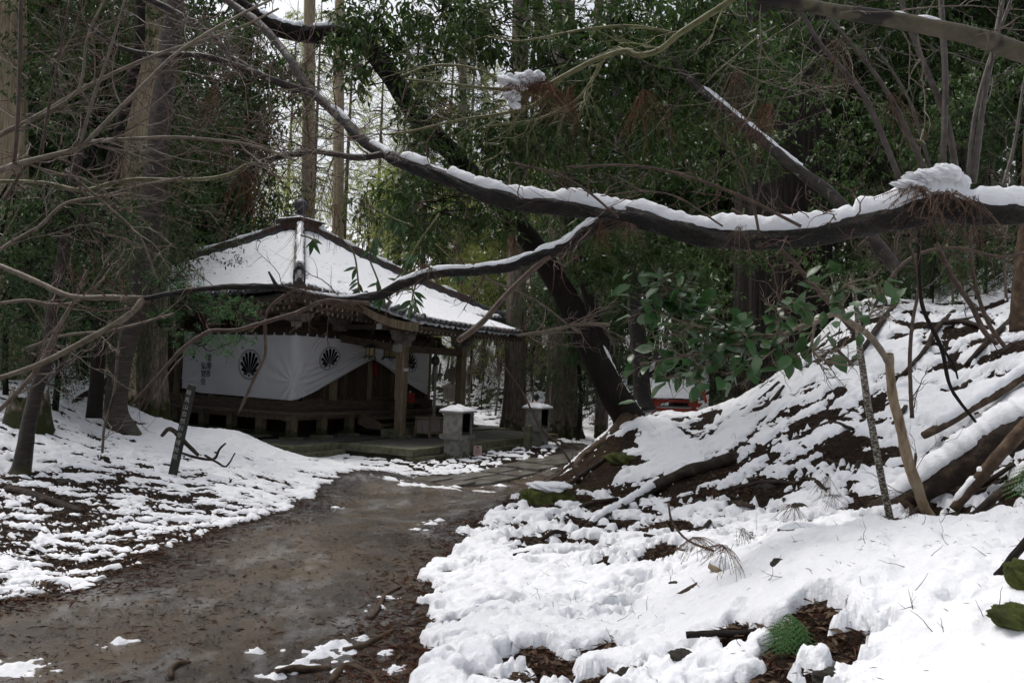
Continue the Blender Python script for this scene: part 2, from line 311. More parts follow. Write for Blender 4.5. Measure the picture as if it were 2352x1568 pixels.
for p in [(395,1092,11.2),(500,990,15),(560,1000,15.3),(650,1040,15.5),(850,1092,13.2),(275,995,13.8),(330,950,17),(150,850,19),(0,840,17),(0,960,12),(50,1090,10.2),(0,1150,8.5),
          (0,1350,5.8),(150,1200,7.9),(300,1150,9.2),(200,1050,11.3),(0,700,26),
          (965,1568,3.9),(1090,1200,8.7),(1190,1160,9.9),(1440,960,13.2),(1320,1060,12.8),(1380,1000,13.1),(1600,950,13.4),(1700,918,13.4),(1800,850,13.4),(1960,700,13.4),
          (2150,700,13.2),(2352,560,17),(2150,800,10.6),(2300,800,9.6),(2200,1000,8.1),(2000,1100,8.0),(1800,1000,10.1),(1600,1000,11.8),(1600,1100,10.0),(1500,1200,8.0),(1300,1200,8.6),
          (1700,1200,7.5),(2000,1190,6.8),(2300,1200,6.2),(2352,1215,4.3),(2040,1240,4.6),(1760,1310,4.5),(1500,1400,4.8),(1200,1568,3.85),(1600,1568,3.4),(2000,1568,3.0),(2352,1568,2.6),(2352,1400,3.1),
          (1240,1130,10.8),(1300,1110,11.2),(1400,1100,11.2)]: cp(*p)
for p in [(1.0,15,-.2),(1.9,16.5,-.24),(3.2,15.3,.6),(3.0,18,-.1),(2.2,18,-.25),(5.6,18,.9),(5.5,24,.1),(8,18,2.6),(9,16,3.6),(2.2,24,-.22),(.5,20,-.25),(0,29,-.25),(2,30,-.2),(5,32,.3),(12,30,3),(20,30,8),
          (12,16,5.0),(20,12,8.5),(12,6,4.2),(7,3,2.4),(4,1.5,1.3),(3,-1,1.3),(0,-1,.4),(-3,-1,.35),(-8,-1,.6),(-3,2,.3),(0,2,.28),(-8,4,.5),(-15,8,1.6),(-20,14,3.2),(-25,25,5),(-16,20,2.2),(-20,40,5),
          (-12,34,-.1),(-6,34,-.2),(0,36,.2),(-12,60,7),(0,60,8),(10,50,7),(20,60,14),(40,60,20),(-40,60,14),(-30,100,20),(0,100,20),(40,100,28),(0,140,26),(80,130,34),(-80,130,30),(0,48,3.5),(-8,48,2.6),(3,42,1.8),(-60,30,12),(50,20,18)]: ctl.append(np.array(p, float))
for lx in (-1,1,4.3,8,10):
    for ly in (-4.5,-1,2,5,8.6): ctl.append(loc2w(lx, ly, -.27))
for lx, ly in ((-2,-5.5),(2,-6.2),(5,-5.8),(8,-5)): ctl.append(loc2w(lx, ly, -.25))
ctl = np.array(ctl)
def uv(x, y): return np.asarray(x)/(np.asarray(y)+3), np.log(np.maximum(np.asarray(y)+3, .5))
cu, cv = uv(ctl[:, 0], ctl[:, 1]); C2 = np.stack([cu*1.6, cv], 1)
def _k(r2): return np.where(r2 > 1e-12, .5*r2*np.log(r2+1e-12), 0)
n_ = len(C2); A = np.zeros((n_+3, n_+3))
A[:n_, :n_] = _k(((C2[:, None]-C2[None])**2).sum(-1))+np.eye(n_)*2e-4
A[:n_, n_] = 1; A[:n_, n_+1:] = C2; A[n_:, :n_] = A[:n_, n_:].T
sol = np.linalg.solve(A, np.concatenate([ctl[:, 2], np.zeros(3)]))
GU = np.linspace(-2.6, 2.6, 420); GV = np.linspace(math.log(1.2), math.log(160), 300)
gu, gv = np.meshgrid(GU, GV, indexing='ij'); gx = np.stack([gu.ravel()*1.6, gv.ravel()], 1)
gz = sol[n_]+gx @ sol[n_+1:]
for i in range(n_): gz = gz+sol[i]*_k(((gx-C2[i])**2).sum(1))
GZ = gz.reshape(gu.shape)
def bil(G, u, v):
    a = np.clip((u-GU[0])/(GU[1]-GU[0]), 0, len(GU)-1.001); b = np.clip((v-GV[0])/(GV[1]-GV[0]), 0, len(GV)-1.001)
    i = a.astype(int); j = b.astype(int); a = a-i; b = b-j
    return (G[i, j]*(1-a)+G[i+1, j]*a)*(1-b)+(G[i, j+1]*(1-a)+G[i+1, j+1]*a)*b
PYS = [0, 3.9, 5.9, 8.1, 9.6, 11.2, 13.0, 14.5, 16, 18, 20, 25, 27, 30]
PXL = [-4.3, -3.95, -3.0, -2.85, -2.7, -2.65, -2.65, -2.3, -1.5, .3, 1.3, 1.9, 5.5, 30]
PYR = [0, 3.9, 5.3, 6.5, 8.7, 10.4, 11.8, 13.2, 15, 17, 20, 23, 25, 200]
PXR = [-.3, -.46, -.62, -.62, -.42, .05, .55, .75, 1.2, 2.0, 2.9, 3.2, 1.0, 0]
def pathmask(x, y):                                  # 1 on the path, 0 beside it
    n = fbm(x*1.7, y*1.7, 5, 4)*.22+fbm(x*7, y*7, 9, 2)*.06
    w = np.clip(.12+.02*y, 0, .5)
    l = sstep(-w*.5, w*.5, x-np.interp(y, PYS, PXL)+n); r = sstep(-w*.5, w*.5, np.interp(y, PYR, PXR)-x+n)
    return l*r
def H(x, y, detail=True):
    x = np.asarray(x, float); y = np.asarray(y, float); u, v = uv(x, y); z = bil(GZ, u, v)
    if detail:
        pm = pathmask(x, y); d = np.hypot(x, y)
        bc = np.cos(-BYAW); bs = np.sin(-BYAW); lx = (x-BX)*bc-(y-BY)*bs; ly = (x-BX)*bs+(y-BY)*bc
        flat = sstep(-3.0, -1.0, lx)*sstep(12, 10, lx)*sstep(-7, -6, ly)*sstep(11, 9, ly)
        rough = (1-.85*pm)*(1-.9*flat)
        z = z+rough*(fbm(x*1.1, y*1.1, 21, 4)*.10*sstep(-6, 3, x)+fbm(x*2.3, y*2.3, 22, 4)*.045+fbm(x*9, y*9, 23, 3)*.018)+fbm(x*3, y*3, 24, 3)*.006
    return z
def ground(px, py, y0=2.6, y1=60):                    # where a line of sight meets the ground
    Y = np.exp(np.linspace(math.log(y0), math.log(y1), 900))
    d = RMn @ np.array([(px-1176)/FPX, -(py-784)/FPX, -1.0]); P = np.array([0, 0, CAM_H])+d[None]*(Y/d[1])[:, None]
    b = P[:, 2] < H(P[:, 0], P[:, 1], False)
    return P[np.argmax(b)] if b.any() else P[-1]
cov = [(100,1290,.72),(300,1300,.66),(450,1220,.74),(600,1150,.82),(750,1110,.86),(650,1060,.95),(560,1015,1),(420,1005,.95),(150,1180,.36),(50,1130,.40),(250,1150,.40),(100,1230,.50),
 (350,1130,.58),(350,1060,.78),(200,1040,.6),(100,1000,.75),(30,1020,.75),(230,975,.8),(0,1250,.5),(20,1320,.64),(480,1130,.66),(500,1080,.8),(380,1250,.6),(550,1110,.75),
 (800,1060,.85),(870,1062,.66),(950,1056,.38),(880,1090,.8),(1000,1075,.55),(1250,1055,.35),(1100,1065,.42),(1200,1095,.4),(1300,1000,.85),(1250,1005,.7),(1350,990,.9),(1290,1030,.35),
 (1250,1180,.66),(1150,1220,.72),(1100,1280,.78),(1050,1350,.85),(1020,1500,1),(1200,1400,.95),(1300,1250,.55),(1240,1260,.62),(1350,1280,.58),(1450,1250,.72),(1400,1300,.8),(1350,1230,.45),(1500,1180,.38),
 (1560,1150,.28),(1620,1185,.6),(1700,1150,.88),(1750,1130,.6),(1800,1060,.84),(1600,1045,1),(1500,1000,1),(1470,1070,.85),(1400,1090,.02),(1360,1050,.05),(1330,1120,.05),(1400,1150,.1),(1290,1110,.1),(1280,1170,.35),
 (1420,1190,.45),(1700,980,1),(1800,930,1),(1900,925,.74),(1950,850,.95),(2100,870,.86),(2200,800,.8),(2300,780,.8),(2000,1000,.88),(1900,1080,.72),(2000,1100,.62),(1850,1150,.5),(2100,1150,.15),(2250,1110,.08),
 (2250,1180,.3),(2320,1000,.42),(2330,1130,.45),(2200,950,.92),(2000,1260,.95),(1850,1250,.84),(1700,1250,.88),(1600,1330,.88),(2000,1400,1.05),(2250,1300,1.05),(1500,1450,1.05),(1300,1500,1),(1800,1515,.1),
 (1720,1480,.42),(1640,1545,.66),(1900,1500,.3),(2020,1540,1),(2300,1520,1.05),(1600,1420,1.05),(2010,720,.4),(2100,700,.42),(2200,690,.4),(2330,690,.3),(2250,740,.5),(1800,1380,1.05)]
cpts = []
for px, py, c in cov:
    c = c*.64 if (px < 520 and py > 1080) else (c*.88 if px > 1400 and py < 1210 else (min(c, 1)*.93 if px < 1520 and py > 1150 else c)); g = ground(px, py); a, b = uv(g[0], g[1]); cpts.append((a*1.6, b*1.3, c))
for x, y, c in [(12,20,.6),(8,15,.6),(10,13,.55),(-8,19,.8),(-12,19,.8),(-14,15,.7),(3,28,.85),(-3,32,.8),(5,40,.6),(-10,45,.6),(0,60,.6),(20,50,.5),(-30,60,.6),(2,1,.9),(-6,2,.5),(5,27,.85),(8,25,.8),(1,24,.6)]:
    a, b = uv(x, y); cpts.append((float(a)*1.6, float(b)*1.3, c))
cpts = np.array(cpts)
GC = np.zeros(gu.size); gw = np.zeros(gu.size)
for a, b, c in cpts:
    w = 1/(((gu.ravel()*1.6-a)**2+(gv.ravel()*1.3-b)**2)+2e-4)**2; GC += w*c; gw += w
GC = (GC/gw).reshape(gu.shape)
blobs = [(ground(px, py), r) for px, py, r in [(735,1500,.10),(770,1485,.09),(800,1495,.08),(835,1470,.05),(700,1525,.07),(655,1545,.07),(872,1398,.05),(890,1375,.05),(645,1553,.05),(775,1545,.04),(990,1203,.09),(960,1215,.08),(1010,1196,.06),
    (270,1472,.05),(30,1540,.10),(590,1497,.03),(890,1500,.05),(910,1540,.04),(1085,1250,.05),*[(935+i*20,1112+i*2,.13) for i in range(6)],*[(1050+i*24,1118-i*5.4,.13+.04*(i%3)) for i in range(12)],(1110,1128,.12),(1150,1115,.1),(925,1090,.2),(900,1100,.16),(775,1165,.05),(1040,1365,.04)]]
def snow_t(x, y):
    u, v = uv(x, y); c = bil(GC, u, v); pm = pathmask(x, y)
    left = sstep(.5, -3.5, x)*sstep(30, 16, y)
    nL = fbm(x*3.4+y*1.4, y*6.5-x*.6, 31, 5, .85)*1.25
    nR = fbm(x*3.0+y*.8, y*3.4, 41, 5, .74)*1.2+fbm(x*.8, y*.8, 45, 2)*.22
    n = (nL*left/.265+nR*(1-left)/.26)*(.5+.10*(1-left))          # spread of about one half
    cc = np.clip(c, .004, .996); m = n+.5*np.log(cc/(1-cc))/1.7-pm*4
    m = np.where(pm > .6, np.minimum(m, -.3), m)
    tm = .030*left+(1-left)*(.035*sstep(14, 6, y)+.045)
    t = np.where(m > 0, tm*(1-np.exp(-m*3.6)), -.05*sstep(0, .3, -m)-.002)
    t = t+np.where(m > 0, sstep(0, .4, m)*(fbm(x*7, y*7, 51, 4, .65)*.030+fbm(x*2, y*2, 52, 3)*.035+.016*np.abs(fbm(x*15, y*15, 53, 3)))*(1-left*.6), 0)
    for g, r in blobs:
        d2 = ((x-g[0])**2+(y-g[1])**2)/(r*r); k = d2 < 6
        if k.any(): t[k] = np.maximum(t[k], .035*(np.exp(-d2[k]*1.2)+fbm(x[k]*13, y[k]*13, 61, 4, .7)*1.0-.38))
    bc = np.cos(-BYAW); bs = np.sin(-BYAW); lx = (x-BX)*bc-(y-BY)*bs; ly = (x-BX)*bs+(y-BY)*bc
    ins = ((lx > -1.2) & (lx < 9.9) & (ly > -1.2) & (ly < 9.7)) | ((lx > .4) & (lx < 8.2) & (ly > -3.4) & (ly < 0))
    t = np.where(ins, -.1, t)
    return t
def S(x, y): x = np.atleast_1d(np.asarray(x, float)); y = np.atleast_1d(np.asarray(y, float)); return H(x, y)+np.maximum(snow_t(x, y), 0)
def on_ground(px, py, lift=0): g = ground(px, py); g = g.copy(); g[2] = float(S(g[0], g[1])[0])+lift; return g

def sheet(name, us, ys, snow):
    U, Y = np.meshgrid(us, ys, indexing='ij'); X = U*(Y+3); x = X.ravel(); y = Y.ravel(); h = H(x, y)
    t = snow_t(x, y) if snow else None
    V = np.stack([x, y, h+(t if snow else 0)], 1); nu, nv = U.shape
    i = np.arange(nu-1)[:, None]*nv; j = np.arange(nv-1)[None]
    q = np.stack([i+j, i+nv+j, i+nv+j+1, i+j+1], -1).reshape(-1, 4)
    if snow:
        keep = t[q].max(1) > -.012; q = q[keep]; used = np.unique(q); mp = np.zeros(len(V), np.int64); mp[used] = np.arange(len(used)); q = mp[q]; V = V[used]
    mb = MB().add(V, q); return mb, V
uc = lambda n, e: np.concatenate([np.linspace(-2.4, -.68, e)[:-1], np.linspace(-.68, .68, n), np.linspace(.68, 2.4, e)[1:]])
ys = lambda a, b, c: np.concatenate([np.linspace(-1.2, 2.2, 14)[:-1], np.exp(np.linspace(math.log(5.2), math.log(19), a))-3, (np.exp(np.linspace(math.log(19), math.log(45), b))-3)[1:], (np.exp(np.linspace(math.log(45), math.log(150), c))-3)[1:]])

def ground_material():
    m = bpy.data.materials.new('forest_floor'); m.use_nodes = True; nt = m.node_tree; N = nt.nodes; L = nt.links; b = N['Principled BSDF']
    tc = N.new('ShaderNodeTexCoord'); v = tc.outputs['Object']; at_ = N.new('ShaderNodeAttribute'); at_.attribute_name = 'path'
    ab = N.new('ShaderNodeAttribute'); ab.attribute_name = 'bank'
    litter = ramp(nt, noise(nt, mapping(nt, v, (1,1.6,1)), 34, 6, .75), [(.32, (.004,.003,.002)), (.5, (.014,.009,.006)), (.62, (.036,.021,.013)), (.78, (.085,.055,.034))])
    clay = ramp(nt, noise(nt, v, 4, 6, .7), [(.3, (.008,.005,.003)), (.55, (.026,.014,.008)), (.75, (.06,.033,.017))])
    mossy = ramp(nt, noise(nt, v, 2.2, 5, .6), [(.55, (0,0,0)), (.68, (1,1,1))])
    clay = mixc(nt, mossy, clay, (.028,.034,.010)); litter = mixc(nt, ab.outputs['Fac'], litter, clay)
    sand = ramp(nt, noise(nt, v, 90, 4, .8), [(.3, (.018,.013,.009)), (.5, (.052,.037,.025)), (.72, (.155,.122,.09))])
    ochre = ramp(nt, noise(nt, mapping(nt, v, (1,.7,1)), 1.3, 6, .65), [(.44, (0,0,0)), (.60, (.8,.8,.8))]); sand = mixc(nt, ochre, sand, (.085,.055,.024))
    dirt = ramp(nt, noise(nt, mapping(nt, v, (1,.6,1)), 3.2, 6, .7), [(.52, (0,0,0)), (.64, (.8,.8,.8))]); sand = mixc(nt, dirt, sand, (.020,.014,.010))
    ed = N.new('ShaderNodeAttribute'); ed.attribute_name = 'margin'; sand = mixc(nt, ed.outputs['Fac'], sand, ramp(nt, noise(nt, v, 26, 6, .75), [(.35, (.007,.005,.004)), (.55, (.026,.016,.011)), (.75, (.075,.045,.028))]))
    ice = ramp(nt, noise(nt, mapping(nt, v, (1.2,.7,1)), 1.7, 7, .72), [(.52, (0,0,0)), (.70, (.55,.55,.55))]); sand2 = mixc(nt, ice, sand, (.36,.37,.38))
    col = mixc(nt, at_.outputs['Fac'], litter, sand2); L.new(col, b.inputs['Base Color'])
    wet = ramp(nt, noise(nt, mapping(nt, v, (1,.6,1)), 2.4, 6, .7), [(.38, (.6,.6,.6)), (.56, (.16,.16,.16))])
    r = mixc(nt, at_.outputs['Fac'], (.75,.75,.75), wet); L.new(r, b.inputs['Roughness'])
    sp = mixc(nt, at_.outputs['Fac'], (.08,.08,.08), (.6,.6,.6)); L.new(sp, b.inputs['Specular IOR Level'])
    bp = N.new('ShaderNodeBump'); bp.inputs['Strength'].default_value = .8; bp.inputs['Distance'].default_value = .018
    L.new(noise(nt, v, 45, 6, .75), bp.inputs['Height']); L.new(bp.outputs[0], b.inputs['Normal']); return m
us_ = uc(330, 14); yy_ = ys(330, 70, 24)
gm, GVt = sheet('ground', us_, yy_, False); gob = gm.build('ground', ground_material(), smooth=True); tag(gob, kind='structure')
for nm, arr in (('path', pathmask(GVt[:, 0], GVt[:, 1])),
                ('margin', 1-sstep(.0, .75, np.minimum(GVt[:, 0]-np.interp(GVt[:, 1], PYS, PXL), (np.interp(GVt[:, 1], PYR, PXR)-GVt[:, 0])*.8)+fbm(GVt[:, 0]*1.6, GVt[:, 1]*1.2, 301, 4)*.6)),
                ('bank', sstep(.35, .12, bil(GC, *uv(GVt[:, 0], GVt[:, 1])))*sstep(-.3, .4, GVt[:, 0])*sstep(4.5, 7, GVt[:, 1]))):
    a_ = gob.data.attributes.new(nm, 'FLOAT', 'POINT'); a_.data.foreach_set('value', arr.astype(np.float32))
sm, _ = sheet('snow', uc(640, 18), ys(640, 120, 30), True); sob = sm.build('snow_cover', M['snow'], smooth=True); tag(sob, kind='structure')
# ================================================================== the hall
hall = empty('temple_hall', (BX, BY, 0), 'small square wooden temple hall with snowy pyramid roof and tiled porch', 'temple', rz=BYAW)
W_, V_ = 8.534, 1.2; A0, A1 = V_, W_-V_; CT = W_/2
def part(mb, name, mat, smooth=False, parent=None): return mb.build(name, mat, parent or hall, smooth)

# stone platform: earth core, kerb stones, diagonal paving
core = MB()
core.box((4.3, 4.25, -.17), (10.9, 10.9, .26)); core.box((4.3, -2.2, -.165), (7.66, 2.2, .25)); part(core, 'platform_core', M['joint'])
kerb_meshes = {}
def kerb(x0, y0, x1, y1, zt=0.0, h=.16, w=.30, step=1.05):
    L = math.hypot(x1-x0, y1-y0); n = max(1, round(L/step)); a = math.atan2(y1-y0, x1-x0)
    key = round(L/n, 3), h, w
    if key not in kerb_meshes:
        mb = MB(); mb.box((0, 0, -h/2), (L/n-.012, w, h)); kerb_meshes[key] = mb.mesh('kerb_stone', M['stone_moss'])
    for i in range(n):
        t = (i+.5)/n
        inst(kerb_meshes[key], 'kerb_stone', hall, (x0+(x1-x0)*t, y0+(y1-y0)*t, zt+random.uniform(-.006, .006)), (0, random.uniform(-.004, .004), a+random.uniform(-.004, .004)))
e_ = 1.22
kerb(-e_+.3, -e_+.15, .42, -e_+.15); kerb(-e_+.15, 9.7, -e_+.15, -e_)           # front-right and front-left kerbs of the main platform
kerb(.42+.15, -e_, .42+.15, -3.38+.3); kerb(.42, -3.38+.15, 8.1, -3.38+.15); kerb(8.1-.15, -3.08, 8.1-.15, -e_); kerb(8.1, -e_+.15, 9.7, -e_+.15)
kerb(-e_+.1, -e_-.02, .40, -e_-.02, -.15, .12, .34, .8); kerb(.40, -3.38+.03, 8.1, -3.38+.03, -.17, .12, .34, .8); kerb(-e_-.02, 9.5, -e_-.02, -e_, -.15, .12, .34, .8)
def clip(poly, x0, y0, x1, y1):
    for ax, lim, sgn in ((0, x0, 1), (0, x1, -1), (1, y0, 1), (1, y1, -1)):
        out = []
        for i in range(len(poly)):
            a, b = poly[i-1], poly[i]; da = (a[ax]-lim)*sgn; db = (b[ax]-lim)*sgn
            if (da >= 0) != (db >= 0):
                t = da/(da-db); out.append((a[0]+(b[0]-a[0])*t, a[1]+(b[1]-a[1])*t))
            if db >= 0: out.append(b)
        poly = out
        if len(poly) < 3: return None
    return poly
s_ = .46; full_tile = MB(); full_tile.prism([(-s_*.5+.006, -s_*.5+.006), (s_*.5-.006, -s_*.5+.006), (s_*.5-.006, s_*.5-.006), (-s_*.5+.006, s_*.5-.006)], -.05, 0)
full_tile = full_tile.mesh('paving_stone', M['paving'])
ntile = 0
for reg in ((.74, -3.06, 7.78, -e_+.0), (-.9, -.9, 9.4, 1.0)):
    for i in range(-20, 30):
        for j in range(-20, 30):
            cx = (i-j)*s_*.7071; cy = (i+j)*s_*.7071
            if not (reg[0]-.4 < cx < reg[2]+.4 and reg[1]-.4 < cy < reg[3]+.4): continue
            if reg[3] > 0 and cy > .35: continue
            h = (s_-.012)*.7071
            p = clip([(cx, cy-h), (cx+h, cy), (cx, cy+h), (cx-h, cy)], *reg)
            if not p: continue
            dz = random.uniform(-.006, .0)
            if len(p) == 4 and abs(cx-sum(q[0] for q in p)/4) < 1e-3: inst(full_tile, 'paving_stone', hall, (cx, cy, dz), (0, 0, math.pi/4))
            else: part(MB().prism([(q[0]-cx, q[1]-cy) for q in p], -.05, 0), 'paving_stone', M['paving']).location = (cx, cy, dz)
            ntile += 1

# veranda: posts on foot stones, beams, floor planks
ZV = .636
post_m = MB().box((0, 0, .27), (.2, .2, .54)).mesh('veranda_post', M['wood_post'])
foot_m = MB().box((0, 0, .025), (.42, .42, .05)).mesh('foot_stone', M['stone_moss'])
sp = W_/8
pts = [(.12, .12)]+[(.12, .12+sp*i) for i in range(1, 8)]+[(.12+sp*i, .12) for i in range(1, 8)]+[(W_-.12, .12), (.12, W_-.12)]
pts = [p for p in pts if not (2.6 < p[0] < 5.9)]
for x, y in pts:
    p = inst(post_m, 'veranda_post', hall, (x, y, .05)); inst(foot_m, 'foot_stone', p, (0, 0, -.05), (0, 0, random.uniform(-.05, .05)))
mb = MB(); mb.box((W_/2, .12, ZV-.115), (W_+.3, .13, .11)); part(mb, 'veranda_beam', M['wood_h'])
mb = MB(); mb.box((.12, W_/2+.07, ZV-.115), (.13, W_-.15, .11)); part(mb, 'veranda_beam', M['wood_post'])
mb = MB(); mb.box((W_-.12, W_/2+.07, ZV-.115), (.13, W_-.15, .11)); part(mb, 'veranda_beam', M['wood_post'])
plk = []
for k in range(4):
    mb = MB(); L = 1.22+.012*(k-1); mb.box((0, L/2, 0), (.205, L-.004, .055)); me = mb.mesh('floor_plank', [M['wood_h'], M['endgrain']])
    co = np.array([p.center[1] for p in me.polygons]); me.polygons.foreach_set('material_index', (co < .002).astype(np.int32)); plk.append(me)
n = int(W_/.214)
for i in range(n): inst(plk[i % 4 if random.random() < .6 else random.randrange(4)], 'floor_plank', hall, (.107+i*.2135, -.06+random.uniform(-.012, .012), ZV-.03+random.uniform(-.004, .004)), (0, 0, random.uniform(-.004, .004)))
for i in range(n-6): inst(plk[random.randrange(4)], 'floor_plank', hall, (-.06+random.uniform(-.012, .012), 1.28+i*.2135, ZV-.03+random.uniform(-.004, .004)), (0, 0, -math.pi/2+random.uniform(-.004, .004)))
for i in range(n-6): inst(plk[random.randrange(4)], 'floor_plank', hall, (W_+.06, 1.28+i*.2135, ZV-.03+random.uniform(-.004, .004)), (0, 0, math.pi/2))
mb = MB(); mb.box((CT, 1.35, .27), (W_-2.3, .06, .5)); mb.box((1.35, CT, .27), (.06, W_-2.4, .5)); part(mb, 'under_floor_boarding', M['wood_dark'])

# walls: round corner and intermediate pillars, sill and tie beams, boards
zt = 3.35
pil = MB().lathe([(.135, 0), (.135, zt-.6)], 18).mesh('wall_pillar', M['wood_pillar'], True)
st = (A1-A0)/4
for i in range(5):
    inst(pil, 'wall_pillar', hall, (A0+st*i if i else A0, A0, .64))
    if i: inst(pil, 'wall_pillar', hall, (A0, A0+st*i, .64)); inst(pil, 'wall_pillar', hall, (A1, A0+st*i, .64))
def tie(z, h, w, name='tie_beam', mat='wood_h', off=0):
    part(MB().box((CT, A0-off, z), (A1-A0+.34, w, h)), name, M[mat]); part(MB().box((A0-off, CT+w/2+.002, z), (w, A1-A0-w+.3, h)), name, M[mat])
    part(MB().box((A1+off, CT+w/2+.002, z), (w, A1-A0-w+.3, h)), name, M[mat])
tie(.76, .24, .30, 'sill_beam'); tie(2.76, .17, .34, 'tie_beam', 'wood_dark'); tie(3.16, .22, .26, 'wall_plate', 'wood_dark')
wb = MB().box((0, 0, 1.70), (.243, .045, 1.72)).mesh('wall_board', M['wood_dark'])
for side in range(3):
    for i in range(25):
        s = A0+.14+i*.2435
        if side == 0 and abs(s-CT) < 1.16: continue
        if side == 0: inst(wb, 'wall_board', hall, (s, A0+.03+random.uniform(-.004, .004), 0))
        else: inst(wb, 'wall_board', hall, (A0+.03 if side == 1 else A1-.03, s, 0), (0, 0, math.pi/2))
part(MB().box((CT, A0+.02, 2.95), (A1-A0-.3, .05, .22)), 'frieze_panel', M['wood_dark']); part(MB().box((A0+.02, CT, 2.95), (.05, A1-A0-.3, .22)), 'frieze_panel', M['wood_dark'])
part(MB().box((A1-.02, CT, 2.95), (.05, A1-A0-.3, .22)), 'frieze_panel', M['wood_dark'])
# side window frames beside the door, panels under the curtain
for x0 in (A0+.35, A0+1.5+.0, A1-1.15):
    fr = MB(); w = .82
    for dx, dz, sx, sz in ((-w/2, 1.25, .07, .78), (w/2, 1.25, .07, .78), (0, .9, w+.07, .07), (0, 1.6, w-.07, .06)): fr.box((x0+w/2+dx, A0-.005, dz), (sx, .06, sz))
    p_ = part(fr, 'panel_frame', M['wood'])
for y0 in (A0+.4, A0+1.95, A0+3.5):
    fr = MB(); w = 1.0
    for dx, dz, sx, sz in ((-w/2, 1.25, .07, .78), (w/2, 1.25, .07, .78), (0, .9, w+.07, .07), (0, 1.6, w-.07, .06)): fr.box((A0-.005, y0+w/2+dx, dz), (.06, sx, sz))
    part(fr, 'panel_frame', M['wood'])
# double door
for s in (-1, 1):
    d = part(MB().box((CT+s*.535, A0-.03, 1.66), (1.05, .06, 1.56)), 'door', M['wood'])
    for j in (-1, 1):
        mb = MB(); mb.box((CT+s*.535+j*.245, A0-.066, 1.66), (.40, .016, 1.38)); part(mb, 'door_panel', M['wood_dark'], parent=d)
    part(MB().box((CT+s*.06, A0-.08, 1.2), (.035, .03, .32)), 'door_handle', M['iron'], parent=d)
for s in (-1, 1): part(MB().box((CT+s*1.12, A0-.03, 1.74), (.11, .12, 1.72)), 'door_jamb', M['wood'])
part(MB().box((CT, A0-.03, 2.5), (2.13, .11, .10)), 'door_head', M['wood'])

# steps up to the veranda
part(MB().box((CT, -.98, .11), (3.5, .42, .22)), 'stone_step', M['stone_moss'])
for z, y in ((.30, -.62), (.46, -.30)): part(MB().box((CT, y, z), (3.35, .36, .055)), 'step_tread', M['wood'])
for x in (CT-1.72, CT+1.72):
    mb = MB(); mb.prism([(-.82, .2), (-.80, .34), (-.05, .62), (0.05, .62), (0.05, .3), (-.3, .2)], -.035, .035, 'x', (x, 0, 0)); part(mb, 'step_string', M['wood'])

# roof
EO = .72; Wh = CT+EO; ZP = 6.30
def ze(s): return 3.50+.20*np.abs(s)**3
def roofz(s, t): return ze(s*(1-t)*1.0)*0+ (3.50+.20*np.abs(s)**3*(1-t)**2) + (ZP-3.50)*(.80*t+.20*t*t)
def face_pt(k, lat, t, dz=0):          # k: 0 right-facing porch side, 1 left-facing side, 2/3 rear sides; lat in metres
    hw = Wh*(1-t); s = np.clip(lat/max(hw, 1e-6) if np.isscalar(hw) else lat/np.maximum(hw, 1e-6), -1, 1)
    z = roofz(s, t)+dz; d = hw
    if k == 0: return np.stack([CT+lat, CT-d, z], -1)
    if k == 1: return np.stack([CT-d, CT-lat, z], -1)
    if k == 2: return np.stack([CT-lat, CT+d, z], -1)
    return np.stack([CT+d, CT+lat, z], -1)
def gridq(nu, nv): i = np.arange(nu-1)[:, None]*nv; j = np.arange(nv-1)[None]; return np.stack([i+j, i+nv+j, i+nv+j+1, i+j+1], -1).reshape(-1, 4)
TP = .27                                # spacing of the tile rows
for k in range(4):
    U, T = np.meshgrid(np.linspace(-1, 1, 41), np.linspace(0, .97, 12), indexing='ij'); hw = Wh*(1-T)
    part(MB().add(face_pt(k, U*hw, T, 0.0).reshape(-1, 3), gridq(41, 12)).add(face_pt(k, U*hw, T, -.13).reshape(-1, 3), gridq(41, 12)), 'roof_slope', M['tile'])
    # snow blanket, ribbed by the tiles under it
    nu, nv = (420, 120) if k < 2 else (60, 30)
    U, T = np.meshgrid(np.linspace(-1, 1, nu), np.linspace(0, 1, nv), indexing='ij'); T = .005+T*.925; hw = Wh*(1-T)
    ragged = fbm(U*30, T*0+k*5, 70+k, 3)*.035
    lat = U*(hw-.20-.05*fbm(T*14, T*0+U*0, 75+k, 3)); T2 = T+np.clip(.03-T, 0, .03)/.03*(ragged*.4+.012)
    edge = np.minimum(1, np.minimum((hw-np.abs(lat)-.13)/.18, np.minimum((T-.002)/.022, (.935-T)/.02))); edge = np.clip(edge, 0, 1)
    th = .125*np.sqrt(np.clip(edge, 0, 1))*(1+.18*fbm(lat*.9, T*7, 80+k, 3))+.022*np.cos(lat/TP*2*math.pi)*(1-.4*sstep(0, .7, T))+.008*fbm(lat*6, T*30, 85+k, 3)
    if k == 0:                          # the porch roof takes over here
        th = np.where((lat > 1.68-CT) & (lat < 6.95-CT) & (T < .20), -.10, th)
    part(MB().add(face_pt(k, lat, T2, th).reshape(-1, 3), gridq(nu, nv)), 'roof_snow', M['snow'], True)
r2 = np.random.default_rng(5); tl = MB()
for k, n_t in ((0, 60), (1, 60)):
    for _ in range(n_t):
        t_ = r2.uniform(.04, .8); la_ = r2.uniform(-.8, .8)*Wh*(1-t_)
        if k == 0 and t_ < .22 and 1.6 < CT+la_ < 7: continue
        p = face_pt(k, la_, t_, .15); a_ = r2.uniform(0, 6.28); q = p+np.array([math.cos(a_), math.sin(a_), r2.uniform(-.2, .2)])*r2.uniform(.05, .16); m_ = (p+q)/2+r2.normal(0, .015, 3); tl.tube([p, m_, q], .003, 3)
tag(part(tl, 'fallen_twigs', M['litter_dark']), kind='stuff')
